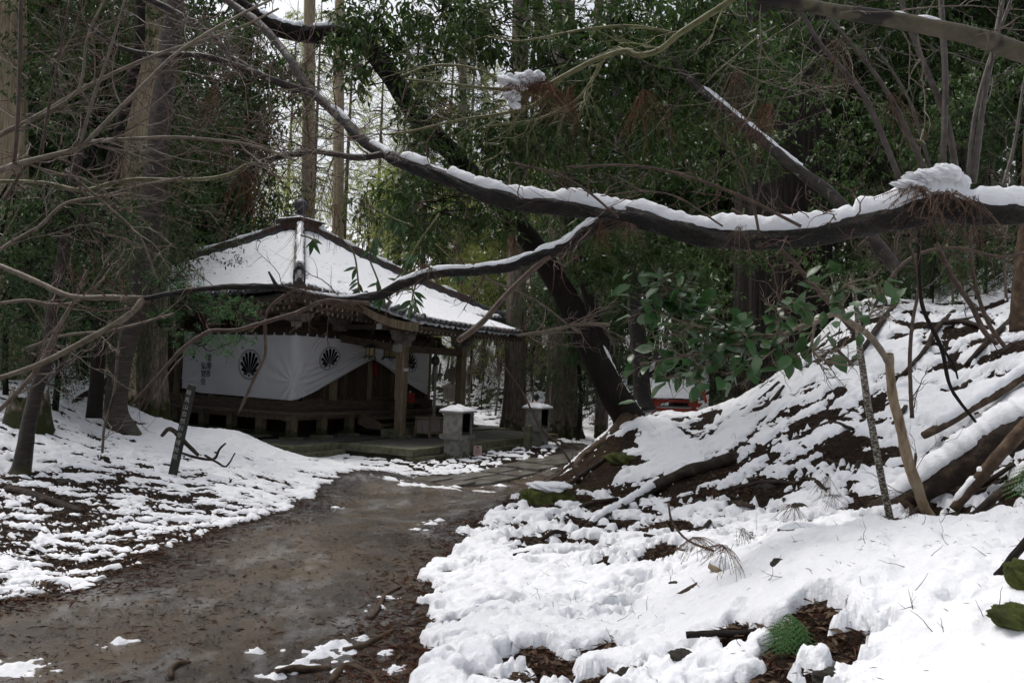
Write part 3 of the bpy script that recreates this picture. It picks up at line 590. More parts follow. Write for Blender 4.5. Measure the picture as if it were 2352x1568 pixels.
# porch roof (sweeps on from the main slope)
PX0, PX1, PY0 = 1.66, 6.98, -2.60
def porchz(y): return 3.03+.270*(y-PY0)+.0232*(y-PY0)**2
X, Y = np.meshgrid(np.linspace(PX0, PX1, 30), np.linspace(PY0, .45, 20), indexing='ij')
lift = lambda X, Y: .05*np.abs((X-(PX0+PX1)/2)/2.66)**3*sstep(0, -2.4, Y)
Z = porchz(Y)+lift(X, Y)
part(MB().add(np.stack([X, Y, Z], -1).reshape(-1, 3), gridq(30, 20)).add(np.stack([X, Y, Z-.12], -1).reshape(-1, 3), gridq(30, 20)), 'porch_roof_slope', M['tile'])
X, Y = np.meshgrid(np.linspace(PX0, PX1, 300), np.linspace(PY0, .75, 170), indexing='ij')
rg = fbm(X*7, Y*0, 91, 3)*.05; rg2 = fbm(Y*6, X*0, 92, 3)*.06
edge = np.clip(np.minimum((X-PX0-.10-rg2)/.14, np.minimum((PX1-X-.06)/.14, (Y-PY0-.03-rg)/.12)), -1, 1)
th = .115*np.sign(edge)*np.sqrt(np.abs(edge))*(1+.2*fbm(X, Y, 93, 3))+.020*np.cos((X-CT)/TP*2*math.pi)+.008*fbm(X*6, Y*6, 94, 3)
part(MB().add(np.stack([X, Y, porchz(Y)+lift(X, Y)+th-sstep(.3, .75, Y)*.05], -1).reshape(-1, 3), gridq(300, 170)), 'roof_snow', M['snow'], True)

# round tile ends along the eaves
te = MB(); te.tube(np.array([[0, -.035, 0], [0, 0.0, 0], [0, .25, .11]]), [.066, .070, .066], 10); te = te.mesh('eave_tile', M['tile'])
tf = MB(); tf.box((0, .06, 0), (.19, .14, .03)); tf = tf.mesh('eave_flat_tile', M['tile'])
for i in range(-18, 19):
    lat = i*TP
    for k, rz in ((0, 0), (1, -math.pi/2)):
        if k == 0 and 1.60 < CT+lat < 7.05: continue
        p = face_pt(k, lat, 0.0, .045); inst(te, 'eave_tile', hall, tuple(p), (0, 0, rz))
        q = face_pt(k, lat+TP/2, 0.0, .012); inst(tf, 'eave_flat_tile', hall, tuple(q), (0, 0, rz))
i = 0; x = PX0+.06
while x < PX1:
    zz = porchz(PY0)+float(lift(np.array(x), np.array(PY0))); inst(te, 'eave_tile', hall, (x, PY0, zz+.045), (-.14, 0, 0)); inst(tf, 'eave_flat_tile', hall, (x+.12, PY0, zz+.012)); x += .237
for i in range(9):
    y = PY0+.12+i*.27; inst(te, 'verge_tile', hall, (PX0-.02, y, porchz(y)+.05), (0, 0, -math.pi/2))
# eaves: fascia boards, two tiers of rafters
def strip(k, off, dz, h, w, name, mat, smax=1.0):
    mb = MB(); s = np.linspace(-smax, smax, 31); d = off
    P = [face_pt(k, si*(Wh-d), 0.0, 0) for si in s]
    for a, b, sa, sb in zip(P[:-1], P[1:], s[:-1], s[1:]):
        def sh(p, si): p = p.copy(); p[2] = 3.50+.20*abs(si)**3+dz; 
        pa = np.array(a); pb = np.array(b)
        for p, si in ((pa, sa), (pb, sb)):
            p[2] = 3.50+.20*abs(si)**3+dz
            if k == 0: p[1] += d
            if k == 1: p[0] += d
            if k == 3: p[0] -= d
        mb.beam(pa, pb, w, h)
    part(mb, name, M[mat])
for k in (0, 1, 3):
    strip(k, .09, -.19, .10, .07, 'eave_fascia', 'wood_h'); strip(k, .42, -.30, .07, .09, 'rafter_batten', 'wood_h')
raf = []
for L, hh in ((.62, .075), (1.3, .085)):
    me = MB().box((0, L/2, 0), (.062, L, hh)).mesh('rafter', [M['wood'], M['endgrain']])
    me.polygons.foreach_set('material_index', (np.array([p.center[1] for p in me.polygons]) < .001).astype(np.int32)); raf.append(me)
for k, rz in ((0, 0), (1, -math.pi/2), (3, math.pi/2)):
    for tier, (off, dz) in enumerate(((.16, -.275), (.48, -.40))):
        for i in range(-24, 25):
            lat = i*.192
            if abs(lat) > Wh-off-.12 or (k == 3 and i > 6): continue
            if k == 0 and tier == 0 and PX0+.05 < CT+lat < PX1-.05: continue
            p = face_pt(k, lat, 0.0, 0); p = np.array(p); s = lat/(Wh-off); p[2] = 3.50+.20*abs(s)**3+dz
            if k == 0: p[1] += off
            if k == 1: p[0] += off
            if k == 3: p[0] -= off
            inst(raf[tier], 'rafter', hall, tuple(p), (.10 if tier else .06, 0, rz))
for sx, sy, nm in ((-1, -1, 'a'), (1, -1, 'b'), (-1, 1, 'c')):
    c0 = np.array([CT+sx*(Wh-.12), CT+sy*(Wh-.12), 3.56]); c1 = np.array([CT+sx*(CT-A0), CT+sy*(CT-A0), 3.30]); part(MB().beam(c0, c1, .13, .17), 'corner_rafter', M['wood_h'])
# porch rafters, barge boards, porch beams, pillars, brackets
for i in range(27):
    x = PX0+.14+i*.193
    inst(raf[1], 'rafter', hall, (x, PY0+.10, porchz(PY0)-.20), (.27, 0, 0))
    inst(raf[0], 'rafter', hall, (x+.02, PY0+.42, porchz(PY0+.4)-.31), (.27, 0, 0))
part(MB().beam((PX0+.02, PY0+.05, porchz(PY0)-.14), (PX1-.02, PY0+.05, porchz(PY0)-.14), .06, .09), 'eave_fascia', M['wood_h'])
for x in (PX0+.03, PX1-.03):
    ysb = np.linspace(-2.48, -.35, 14); tt = (ysb+2.48)/2.13; zc = 2.92+.03*tt+.62*tt**2.2; hh = .22-.03*tt
    mb = MB(); V = []
    for y, z, h in zip(ysb, zc, hh): V += [(x-.03, y, z-h/2), (x+.03, y, z-h/2), (x+.03, y, z+h/2), (x-.03, y, z+h/2)]
    q = []
    for i in range(13):
        for j in range(4): q.append([i*4+j, i*4+(j+1) % 4, i*4+4+(j+1) % 4, i*4+4+j])
    q += [[3, 2, 1, 0], [52, 53, 54, 55]]; part(mb.add(V, q), 'barge_board', M['wood_pillar'])
PB, PH = 1.18, 1.47
for s in (-1, 1):
    x = CT+s*PH; a = .125; c = .03
    poly = [(-a+c, -a), (a-c, -a), (a, -a+c), (a, a-c), (a-c, a), (-a+c, a), (-a, a-c), (-a, -a+c)]
    p = part(MB().prism(poly, .05, 2.46, 'z'), 'porch_pillar', M['wood_pillar']); p.location = (x, -PB, 0)
    part(MB().prism([(-.27, -.2), (-.2, -.27), (.2, -.27), (.27, -.2), (.27, .2), (.2, .27), (-.2, .27), (-.27, .2)], 0.002, .055), 'pillar_base', M['stone_moss'], parent=p)
    # bracket: square block, boat-shaped arm, three small blocks
    br = MB(); br.box((0, 0, 2.53), (.30, .30, .14), taper=1.15)
    arm = [(-.46, 2.76), (-.46, 2.70), (-.40, 2.63), (-.28, 2.60), (.28, 2.60), (.40, 2.63), (.46, 2.70), (.46, 2.76)]
    br.prism(arm, -.06, .06, 'y'); br.prism([(q[0]*.8, q[1]+.001) for q in arm], -.058, .058, 'x')
    for dx in (-.38, 0, .38): br.box((dx, 0, 2.81), (.17, .17, .10), taper=1.2)
    b_ = part(br, 'bracket', M['wood_grey']); b_.location = (x, -PB, 0)
    nose = [(0, 2.30), (0, 2.50), (.16, 2.52), (.24, 2.46), (.22, 2.40), (.27, 2.36), (.22, 2.31), (.14, 2.33), (.10, 2.28)]
    n_o = part(MB().prism([(s*(.125+q[0]), q[1]) for q in nose], -.075, .075, 'y'), 'carved_beam_end', M['whitepaint']); n_o.location = (x, -PB, 0)
    part(MB().beam((x, -PB+.12, 2.40), (x, A0-.1, 2.66), .13, .20), 'tie_beam', M['wood_h'])
    for z0 in (2.93,): part(MB().box((x, -PB+.9, 2.98), (.12, 2.4, .13)), 'porch_bracket_beam', M['wood_h'])
bp_ = [(-PH+.12, 2.28), (-PH+.12, 2.50), (PH-.12, 2.50), (PH-.12, 2.28), (PH-.4, 2.31), (-PH+.4, 2.31)]
part(MB().prism(bp_, -.08, .08, 'y', (CT, -PB, 0)), 'porch_beam', M['wood_h'])
frog = [(-.52, 2.502), (-.50, 2.55), (-.30, 2.62), (-.22, 2.80), (.22, 2.80), (.30, 2.62), (.50, 2.55), (.52, 2.502), (.25, 2.502), (.18, 2.62), (.0, 2.66), (-.18, 2.62), (-.25, 2.502)]
fm = MB(); n = len(frog)
for a, b in (((-.52, 2.502), (-.25, 2.60)), ((.25, 2.502), (.52, 2.60))): pass
fm.prism([(-.52, 2.502), (-.25, 2.502), (-.16, 2.70), (-.22, 2.80), (-.30, 2.62), (-.5, 2.56)], -.05, .05, 'y'); fm.prism([(.52, 2.502), (.25, 2.502), (.16, 2.70), (.22, 2.80), (.30, 2.62), (.5, 2.56)], -.05, .05, 'y')
fm.prism([(-.22, 2.80), (.22, 2.80), (.16, 2.70), (-.16, 2.70)], -.049, .049, 'y'); f_ = part(fm, 'frog_leg_strut', M['wood_dark']); f_.location = (CT, -PB, 0)
pl = part(MB().box((CT, -PB, 2.93), (PX1-PX0-.30, .15, .14)), 'porch_purlin', M['wood_h'])
for s in (-1, 1): part(MB().box((CT+s*((PX1-PX0)/2-.13), -PB, 2.93), (.035, .16, .15)), 'purlin_end', M['whitepaint'], parent=pl)
# brackets on the hall pillars with pasted paper votive slips
for (x, y, r) in [(A0, A0, -math.pi/4), (A0+st, A0, 0), (A0+3*st, A0, 0), (A0, A0+st, math.pi/2), (A0, A0+2*st, math.pi/2)]:
    br = MB(); br.prism([(-.44, 3.22), (-.44, 3.16), (-.34, 3.05), (-.2, 3.0), (.2, 3.0), (.34, 3.05), (.44, 3.16), (.44, 3.22)], -.05, .05, 'y'); br.box((0, 0, 2.93), (.26, .28, .13), taper=1.15)
    o = part(br, 'bracket', M['wood_grey']); o.location = (x, y, 0); o.rotation_euler = (0, 0, r)
    o.location = (x-(.17 if r else 0), y-(.17 if r != math.pi/2 else 0), 0)
# hip ridges with end tiles, roban box, jewel finial
def hip(sx, sy, snow_seed):
    dirv = lambda t: np.array([CT+sx*Wh*(1-t), CT+sy*Wh*(1-t), 0])
    def P(t, dz): p = dirv(t); p[2] = 3.50+.20*(1-t)**2+(ZP-3.50)*(.80*t+.20*t*t)+dz; return p
    ts = np.linspace(.185, .93, 16)
    for w, h, dz, nm, mt in ((.30, .14, .06, 'ridge_tile_course', 'tile'), (.22, .12, .19, 'ridge_tile_course', 'tile_red')):
        mb = MB()
        for a, b in zip(ts[:-1], ts[1:]): mb.beam(P(a, dz), P(b, dz), w, h)
        part(mb, nm, M[mt])
    part(MB().tube([P(t, .27) for t in ts], .075, 10), 'ridge_cap_tile', M['tile_red'] if sx*sy < 0 or sx > 0 else M['tile'])
    part(MB().tube([P(.175, .22), P(.19, .23)], .088, 12), 'ridge_end_tile', M['tile'])
    part(MB().box(P(.172, .06), (.30, .30, .24), rot=Matrix.Rotation(math.atan2(sy, sx), 3, 'Z')), 'ridge_end_ornament', M['tile'])
    ts2 = np.linspace(-.01, .16, 6); mb = MB()
    for a, b in zip(ts2[:-1], ts2[1:]): mb.beam(P(a, .06), P(b, .06), .20, .13)
    part(mb, 'lower_ridge_tile', M['tile']); part(MB().tube([P(t, .15) for t in ts2], .07, 10), 'ridge_cap_tile', M['tile'])
    ts3 = np.linspace(.20, .92, 90); g = fbm(ts3*22, ts3*0, snow_seed, 3); front = sx < 0 and sy < 0
    R = np.clip((.085 if front else .05)+.06*g*(0.5 if front else 1), .004, .12)
    part(MB().tube([P(t, .315) for t in ts3], R, 10, .25, snow_seed, ell=(1.25, .8)), 'ridge_snow', M['snow'], True)
for sx, sy, sd in ((-1, -1, 3), (1, -1, 4), (-1, 1, 5), (1, 1, 6)): hip(sx, sy, sd)
rb = MB(); rb.box((CT, CT, 6.30), (.95, .95, .30)); rb.box((CT, CT, 6.475), (1.08, 1.08, .05)); part(rb, 'finial_box', M['tile_red'])
Xs, Ys = np.meshgrid(np.linspace(-.52, .52, 50), np.linspace(-.52, .52, 50), indexing='ij'); mm = np.maximum(abs(Xs), abs(Ys))
part(MB().add(np.stack([CT+Xs, CT+Ys, 6.49+.12*np.sqrt(np.clip((.53-mm)/.4, 0, 1))*(1+.3*fbm(Xs*5, Ys*5, 7, 3))], -1).reshape(-1, 3), gridq(50, 50)), 'finial_snow', M['snow'], True)
fn = [(.0, 6.5), (.34, 6.5), (.34, 6.58), (.28, 6.66), (.13, 6.70), (.12, 6.74), (.17, 6.77), (.12, 6.80), (.15, 6.84), (.21, 6.93), (.225, 7.01), (.20, 7.10), (.12, 7.18), (.04, 7.23), (.015, 7.31), (0, 7.33)]
part(MB().lathe(fn, 28, (CT, CT, 0)), 'jewel_finial', M['finial'], True)
# little cards on the porch pillar, long name board
part(MB().box((CT-PH-.01, -PB-.13, 1.83), (.19, .008, .085)), 'paper_notice', M['paper'])
part(MB().box((CT-PH+.0, -PB+.15, 1.62), (.15, .04, 1.2)), 'name_board', M['brass'])

def hang(name, label, cat, loc, rz=0, group=None):
    p = loc2w(*loc); return empty(name, tuple(p), label, cat, rz=BYAW+rz, group=group)
# ------------------------------------------------------------------ white curtain with crests
cur = hang('temple_curtain', 'white cotton curtain with black fan crests tied up over the temple door', 'curtain', (0, 0, 0))
SG = CT-A0+.08; ZT = 2.64
def zbot(s):
    l = .93+.12*sstep(-3.4, -4.35, s)-.02*np.cos(s)
    r1 = .92+1.20*np.clip(s/SG, 0, 1)**1.15; r2 = .97+1.15*np.clip((2*SG-s)/SG, 0, 1)**1.15
    return np.where(s < 0, l, np.where(s < SG, r1, r2))
def cloth(s, c, off=0.0):               # s along the wall from the corner pillar, c 0 top .. 1 hem
    s = np.asarray(s, float); c = np.asarray(c, float)
    zb = zbot(s); scal = -.016*np.abs(np.sin((s)*math.pi/.36))
    z = ZT+scal*(1-c)-(ZT-zb)*c
    gat = np.exp(-((s-SG)/1.6)**2)*(s > 0); near = np.clip(1-np.abs(s-SG)/SG, 0, 1)*(s > 0)
    w = .026*np.sin(2*math.pi*(c*9+s*.35))*near**.6*sstep(.2, .8, c)*(1+.6*np.sin(s*3.1))
    w += .045*np.sin(2*math.pi*c*6.5+s*1.1)*near*sstep(.35, 1, c)
    pin = np.exp(-(((z-1.38)/.16)**2))*np.exp(-np.abs(s)/.16)          # pinched round the pillar
    rr = np.hypot(s, (z-1.38)); an = np.arctan2(z-1.38, s)
    w += .024*np.sin(an*13)*np.exp(-rr/.6)*sstep(.05, .2, rr)
    w += .022*fbm(s*1.5, z*1.1, 101, 3)+.006*np.sin(s*9+z*2)*np.exp(-((c)/.3)**2)*.4
    rr2 = np.hypot(s+4.35, (z-1.25)); w += .02*np.sin(np.arctan2(z-1.25, s+4.35)*14)*np.exp(-rr2/.5)
    d = .215+w-pin*.02+off
    # path: two wall lines joined by a quarter circle round the pillar
    r = d; L2 = math.pi/4*.19
    th = np.clip(s/L2, -1, 1)*math.pi/4
    xx = A0-r*np.cos(th+math.pi/4)+np.clip(s-L2, 0, None); yy = A0-r*np.sin(th+math.pi/4)+np.clip(-s-L2, 0, None)
    return np.stack([xx, yy, z], -1)
S0, S1 = -4.34, 6.06
Sg, Cg = np.meshgrid(np.concatenate([np.linspace(S0, -.3, 150), np.linspace(-.3, .3, 40)[1:-1], np.linspace(.3, S1, 300)]), np.linspace(0, 1, 110), indexing='ij')
MB().add(cloth(Sg, Cg).reshape(-1, 3), gridq(*Sg.shape)).build('cloth', M['cloth'], cur, True)
seam = MB(); ss = np.linspace(S0+.01, S1-.01, 260); a = cloth(ss, ss*0+.497, .004); b = cloth(ss, ss*0+.503, .004); V = np.stack([a, b], 1).reshape(-1, 3)
seam.add(V, [[2*i, 2*i+2, 2*i+3, 2*i+1] for i in range(259)]); seam.build('seam', M['paper'], cur)
band = MB(); a = cloth(ss, ss*0-.003, -.01); b = a+[0, 0, .035]; V = np.stack([a, b], 1).reshape(-1, 3); band.add(V, [[2*i, 2*i+2, 2*i+3, 2*i+1] for i in range(259)]); band.build('hanging_band', M['cloth_trim'], cur)
tab = MB().box((0, 0, 0), (.035, .02, .07)).mesh('loop', M['cloth'])
for i in range(-12, 17):
    p = cloth(i*.36, 0., .004)+np.array([0, 0, .025]); inst(tab, 'loop', cur, tuple(p), (0, 0, math.pi/2 if i < 0 else 0))
def cz(s, z): zb = zbot(s); return np.clip((ZT-z)/(ZT-zb), 0, 1)
def crest(sc, zc, r):
    mb = MB()
    def poly(P, hi=8):
        P = np.array(P); cen = P.mean(0); k = len(P)
        V = []; 
        for f in np.linspace(0, 1, 6)[1:]: V.append(cen+(P-cen)*f)
        V = np.vstack([cen[None]]+V); s = sc+V[:, 0]*r; z = zc+V[:, 1]*r
        Pw = cloth(s, cz0(s, z), .008); t = [[0, 1+i, 1+(i+1) % k] for i in range(k)]; q = []
        for f in range(4):
            for i in range(k): q.append([1+f*k+i, 1+f*k+k+i, 1+f*k+k+(i+1) % k, 1+f*k+(i+1) % k])
        mb.add(Pw, q, t)
    def cz0(s, z):                       # crest is dyed on the flat cloth: it rides up where the hem is tied
        full = (ZT-z)/(ZT-.93); return np.clip(full, 0, .985)
    def ring(ro, ri):
        a = np.linspace(0, 2*math.pi, 73)[:-1]; P = np.stack([np.concatenate([np.cos(a)*ro, np.cos(a)*ri]), np.concatenate([np.sin(a)*ro, np.sin(a)*ri])], 1)
        s = sc+P[:, 0]*r; z = zc+P[:, 1]*r; mb.add(cloth(s, cz0(s, z), .008), [[i, (i+1) % 72, 72+(i+1) % 72, 72+i] for i in range(72)])
    ring(1, .965); ring(.925, .90)
    o = np.array([0, -.72])
    for ang, ln, tr in ((0, 1.58, .125), (14, 1.53, .12), (27.4, 1.38, .12), (43, 1.17, .112), (58, .82, .10), (78, .52, .07)):
        for sg in ((1, -1) if ang else (1,)):
            a = math.radians(ang)*sg; dv = np.array([math.sin(a), math.cos(a)]); pv = np.array([dv[1], -dv[0]])
            tipc = o+dv*(ln-tr); P = [o+dv*.17+pv*.012, *[tipc+tr*(pv*math.cos(b)+dv*math.sin(b)) for b in np.linspace(-.15, math.pi+.15, 13)], o+dv*.17-pv*.012]
            base = P[0]; mid = (P[0]+P[1])/2+pv*.01; P.insert(1, mid); P.insert(len(P)-1, (P[-1]+P[-2])/2-pv*.01); poly(P)
    for b in range(4):
        a = b*math.pi/2; c_ = o+.055*np.array([math.cos(a), math.sin(a)]); poly([c_+.05*np.array([math.cos(t), math.sin(t)]) for t in np.linspace(0, 2*math.pi, 9)[:-1]])
    mb.build('crest', M['ink'], cur)
crest(-1.60, 1.82, .42); crest(1.27, 1.90, .42); crest(4.98, 1.90, .42)
def text_mesh(body, size):
    cu = bpy.data.curves.new('lettering', 'FONT'); cu.body = body; cu.size = size; cu.align_x = 'CENTER'; cu.align_y = 'CENTER'; cu.resolution_u = 3
    o = bpy.data.objects.new('lettering', cu); scene.collection.objects.link(o); bpy.context.view_layer.update()
    me = bpy.data.meshes.new_from_object(o.evaluated_get(bpy.context.evaluated_depsgraph_get())); bpy.data.objects.remove(o); bpy.data.curves.remove(cu)
    return me
def letter(ch, size, mapf, mat, parent, name='lettering', bold=0):
    me = text_mesh(ch, size); me.materials.clear(); me.materials.append(mat)
    co = np.zeros(len(me.vertices)*3); me.vertices.foreach_get('co', co); co = co.reshape(-1, 3)
    if bold:
        import bmesh
        me2 = me.copy()
    P = mapf(co[:, 0], co[:, 1]); me.vertices.foreach_set('co', P.astype(np.float32).ravel()); me.update()
    o = bpy.data.objects.new(name, me); return link(o, parent)
for txt, s0, z0, dz in (('常滑市', -3.22, 1.95, .225), ('弘覚会', -3.43, 1.72, .225)):
    for i, ch in enumerate(txt):
        zc = z0-i*dz
        for dx in (0, .008): letter(ch, .225, lambda u, v, zc=zc, dx=dx: cloth(s0+u+dx, cz(s0+u+dx, zc+v), .016+dx*.2), M['ink'], cur)

# hanging lanterns
def lantern(loc, w, h, label):
    L = hang('hanging_lantern', label, 'lantern', loc, group='bronze lanterns hanging in the porch')
    hx = math.pi/6
    MB().tube([(0, 0, .02), (0, 0, .62)], .006, 5).build('chain', M['iron'], L)
    MB().lathe([(0, .03), (w*.16, 0), (w*.3, -.04), (w*.62, -h*.24), (w*.60, -h*.27), (w*.36, -h*.26)], 6, phase=hx).build('canopy', M['iron'], L)
    for i in range(6):
        a = i*math.pi/3+hx; MB().beam((w*.58*math.cos(a), w*.58*math.sin(a), -h*.24), (w*.74*math.cos(a), w*.74*math.sin(a), -h*.17), .02, .02).build('canopy_horn', M['iron'], L)
        b = a+math.pi/6; r = w*.36*.866
        p = MB().box((0, 0, 0), (w*.26, .012, h*.46)).build('side_panel', M['brass'], L); p.location = (r*math.cos(b), r*math.sin(b), -h*.52); p.rotation_euler = (0, 0, b+math.pi/2)
        MB().tube([(w*.37*math.cos(a), w*.37*math.sin(a), -h*.27), (w*.37*math.cos(a), w*.37*math.sin(a), -h*.78)], .011, 5).build('corner_rod', M['iron'], L)
        MB().tube([(w*.36*math.cos(a), w*.36*math.sin(a), -h*.82), (w*.46*math.cos(a), w*.46*math.sin(a), -h*.9), (w*.5*math.cos(a), w*.5*math.sin(a), -h)], [.02, .016, .02], 5).build('foot', M['iron'], L)
    MB().lathe([(0, -h*.76), (w*.42, -h*.76), (w*.46, -h*.80), (w*.42, -h*.86), (0, -h*.86)], 6, phase=hx).build('base_ring', M['iron'], L)
lantern((2.50, -.30, 2.50), .34, .42, 'small gilt hexagonal lantern hanging left of the porch pillar')
lantern((3.40, -.30, 2.52), .56, .44, 'wide-brimmed dark lantern half hidden behind the porch pillar')
# bell rope
rp = hang('bell_rope', 'thick twisted bell rope with frayed tassel hanging from the porch beam', 'rope', (CT+.06, -PB-.02, 0))
for k in range(3):
    zz = np.linspace(.48, 2.12, 90); a = zz*16+k*2*math.pi/3; MB().tube(np.stack([.022*np.cos(a)+.03*np.sin(zz*1.2), .022*np.sin(a), zz], 1), .026, 6).build('strand', M['rope'], rp)
MB().lathe([(.05, .62), (.06, .56), (.055, .50), (.075, .46), (.10, .2), (.115, .10), (0, .10)], 16, rough=.15, seed=3).build('tassel', M['rope'], rp)
MB().lathe([(0, 2.28), (.05, 2.27), (.11, 2.20), (.13, 2.12), (.11, 2.03), (.05, 1.98), (0, 1.97)], 16).build('crotal_bell', M['iron'], rp, True)
MB().tube([(0, 0, 2.27), (0, 0, 2.42)], .012, 6).build('hanger', M['iron'], rp)
# red tassel over the door
tz = hang('red_tassel', 'small dark red tassel hanging in front of the door under the gathered curtain', 'tassel', (CT+.02, A0-.26, 2.12))
MB().tube([(0, 0, 0), (0, 0, -.12)], .008, 5).build('cord', M['red_dark'], tz); MB().lathe([(.02, -.12), (.045, -.15), (.05, -.36), (.06, -.50), (0, -.50)], 10).build('fringe', M['red_dark'], tz)
# offering box on feet
ob = hang('offering_box', 'grey wooden offering box on splayed feet standing on the porch paving', 'box', (3.52, -1.62, .0))
MB().box((0, 0, .32), (.52, .42, .40)).build('body', M['wood_grey'], ob); MB().box((0, 0, .545), (.62, .52, .045)).build('lid', M['wood_pillar'], ob)
for i in (-1, 1):
    for j in (-1, 1): MB().beam((i*.27, j*.225, .50), (i*.30, j*.25, .0), .055, .045).build('leg', M['wood_pillar'], ob)
MB().box((0, -.222, .15), (.5, .03, .05)).build('rail', M['wood_pillar'], ob)
# hand rail post near the steps
hr = hang('rail_post', 'thin wooden rail post beside the steps behind the porch pillar', 'post', (3.25, -.98, 0)); MB().box((0, 0, .42), (.05, .05, .80)).build('post', M['wood'], hr); MB().box((0, 0, .84), (.22, .07, .04)).build('cap', M['wood'], hr)
# red offering stand with cups on a side shelf
sh = hang('offering_shelf', 'low wooden shelf board on the veranda right of the door', 'shelf', (5.35, .60, ZV+.0)); MB().box((0, 0, .16), (1.6, .36, .03)).build('board', M['wood'], sh)
for i in (-1, 1): MB().box((i*.7, 0, .07), (.05, .3, .145)).build('leg', M['wood'], sh)
rs = hang('offering_stand', 'small red lacquered offering stand on the veranda shelf', 'stand', (5.55, .58, ZV+.176))
MB().box((0, 0, .29), (.40, .26, .03)).build('tray', M['red'], rs)
for s in (-1, 1): MB().box((s*.14, 0, .137), (.03, .2, .272)).build('side', M['red'], rs)
MB().box((0, -.085, .137), (.25, .02, .27)).build('front', M['red'], rs)
rs2 = hang('offering_stand', 'narrow red offering box partly hidden behind the porch pillar', 'stand', (5.14, .58, ZV+.176)); MB().box((0, 0, .11), (.24, .22, .22)).build('body', M['red'], rs2); MB().box((0, 0, .235), (.28, .26, .025)).build('lid', M['red'], rs2)
for (x, r_, lb) in ((5.55, .03, 'white cup standing on top of the red offering stand'), (5.10, .02, 'small white cup on the narrow red box')):
    z = ZV+.176+(.305 if x > 5.3 else .25); c = hang('cup', lb, 'cup', (x, .55, z)); MB().lathe([(0, 0), (r_*.8, 0), (r_*1.2, .05), (r_*1.25, .07), (r_*.9, .07), (0, .03)], 12).build('bowl', M['paper'], c)

# ------------------------------------------------------------------ stone boxes, post, signs
def stone_box(loc, rz, label, seed):
    b = empty('stone_candle_box', tuple(loc), label, 'stone box', BYAW+rz, group='open-fronted stone candle boxes')
    MB().box((0, 0, .22), (.46, .46, .50)).build('pedestal', M['stone'], b)
    MB().box((0, 0, .52), (.64, .62, .10), taper=1.05).build('shelf_slab', M['stone'], b)
    MB().box((-.245, 0, .84), (.06, .50, .53)).build('side_slab', M['stone'], b); MB().box((.245, 0, .84), (.06, .50, .53)).build('side_slab', M['stone'], b)
    MB().box((0, -.225, .84), (.43, .05, .529)).build('back_slab', M['stone'], b)
    MB().box((0, 0, 1.125), (.72, .68, .04), taper=.97).build('roof_slab', M['stone'], b); MB().box((0, .03, .60), (.42, .40, .05)).build('inner_tray', M['iron'], b)
    so = MB(); so.box((-.208, .02, .855), (.012, .40, .45)); so.box((.208, .02, .855), (.012, .40, .45)); so.box((0, -.19, .855), (.40, .012, .45)); so.box((0, .02, 1.092), (.40, .40, .012)); so.build('shade_lining', M['box_shade'], b)  # thin black sheets added inside to paint the opening's shade darker
    X, Y = np.meshgrid(np.linspace(-.36, .36, 40), np.linspace(-.34, .34, 40), indexing='ij'); m = np.maximum(abs(X)/.36, abs(Y)/.34)
    z = 1.147+.15*np.clip(1-m, 0, 1)**.55*(1+.35*fbm(X*7+seed, Y*7, seed, 3))
    MB().add(np.stack([X*.97, Y*.97, z], -1).reshape(-1, 3), gridq(40, 40)).build('snow_cap', M['snow'], b, True)
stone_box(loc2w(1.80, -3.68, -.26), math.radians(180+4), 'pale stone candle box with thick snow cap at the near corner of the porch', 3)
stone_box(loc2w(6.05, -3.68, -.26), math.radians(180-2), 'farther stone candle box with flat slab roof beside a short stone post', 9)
sp_ = empty('stone_post', tuple(loc2w(5.28, -3.80, -.26)), 'short square stone post in front of the farther candle box', 'post', BYAW); MB().box((0, 0, .30), (.19, .19, .68)).build('shaft', M['stone_moss'], sp_); MB().box((0, 0, .655), (.19, .19, .03), taper=.6).build('top', M['stone_moss'], sp_)
sg = empty('notice_card', tuple(loc2w(2.22, -4.02, -.25)), 'small pinkish notice card with red mark leaning low beside the near candle box', 'sign', math.radians(8)); MB().box((0, 0, .17), (.20, .012, .24)).build('card', M['pinkcard'], sg); MB().box((0, .012, .06), (.02, .012, .2)).build('stake', M['wood'], sg)
MB().box((0, -.0075, .245), (.05, .003, .045)).build('red_mark', M['red'], sg)
for i in range(3): MB().box((0, -.0075, .19-i*.04), (.13, .003, .012)).build('text_line', M['red_dark'], sg)
nb = empty('notice_board', tuple(loc2w(11.6, 3.1, -.25)), 'white notice board under a small gabled red-brown roof beyond the veranda', 'sign', rz=BYAW-.15)
MB().prism([(-.33, .95), (.33, .95), (.33, 1.50), (0, 1.62), (-.33, 1.50)], -.02, .02, 'y').build('board', M['wood_grey'], nb)
for s in (-1, 1): MB().beam((0, 0, 1.66), (s*.40, 0, 1.50), .16, .03).build('roof_board', M['bark_brown'], nb)
MB().box((0, 0.03, .6), (.09, .06, 1.2)).build('post', M['wood_pillar'], nb)
for i in range(9): MB().box((-.26+i*.065, -.023, 1.22), (.008, .004, .42)).build('text_line', M['ink'], nb)

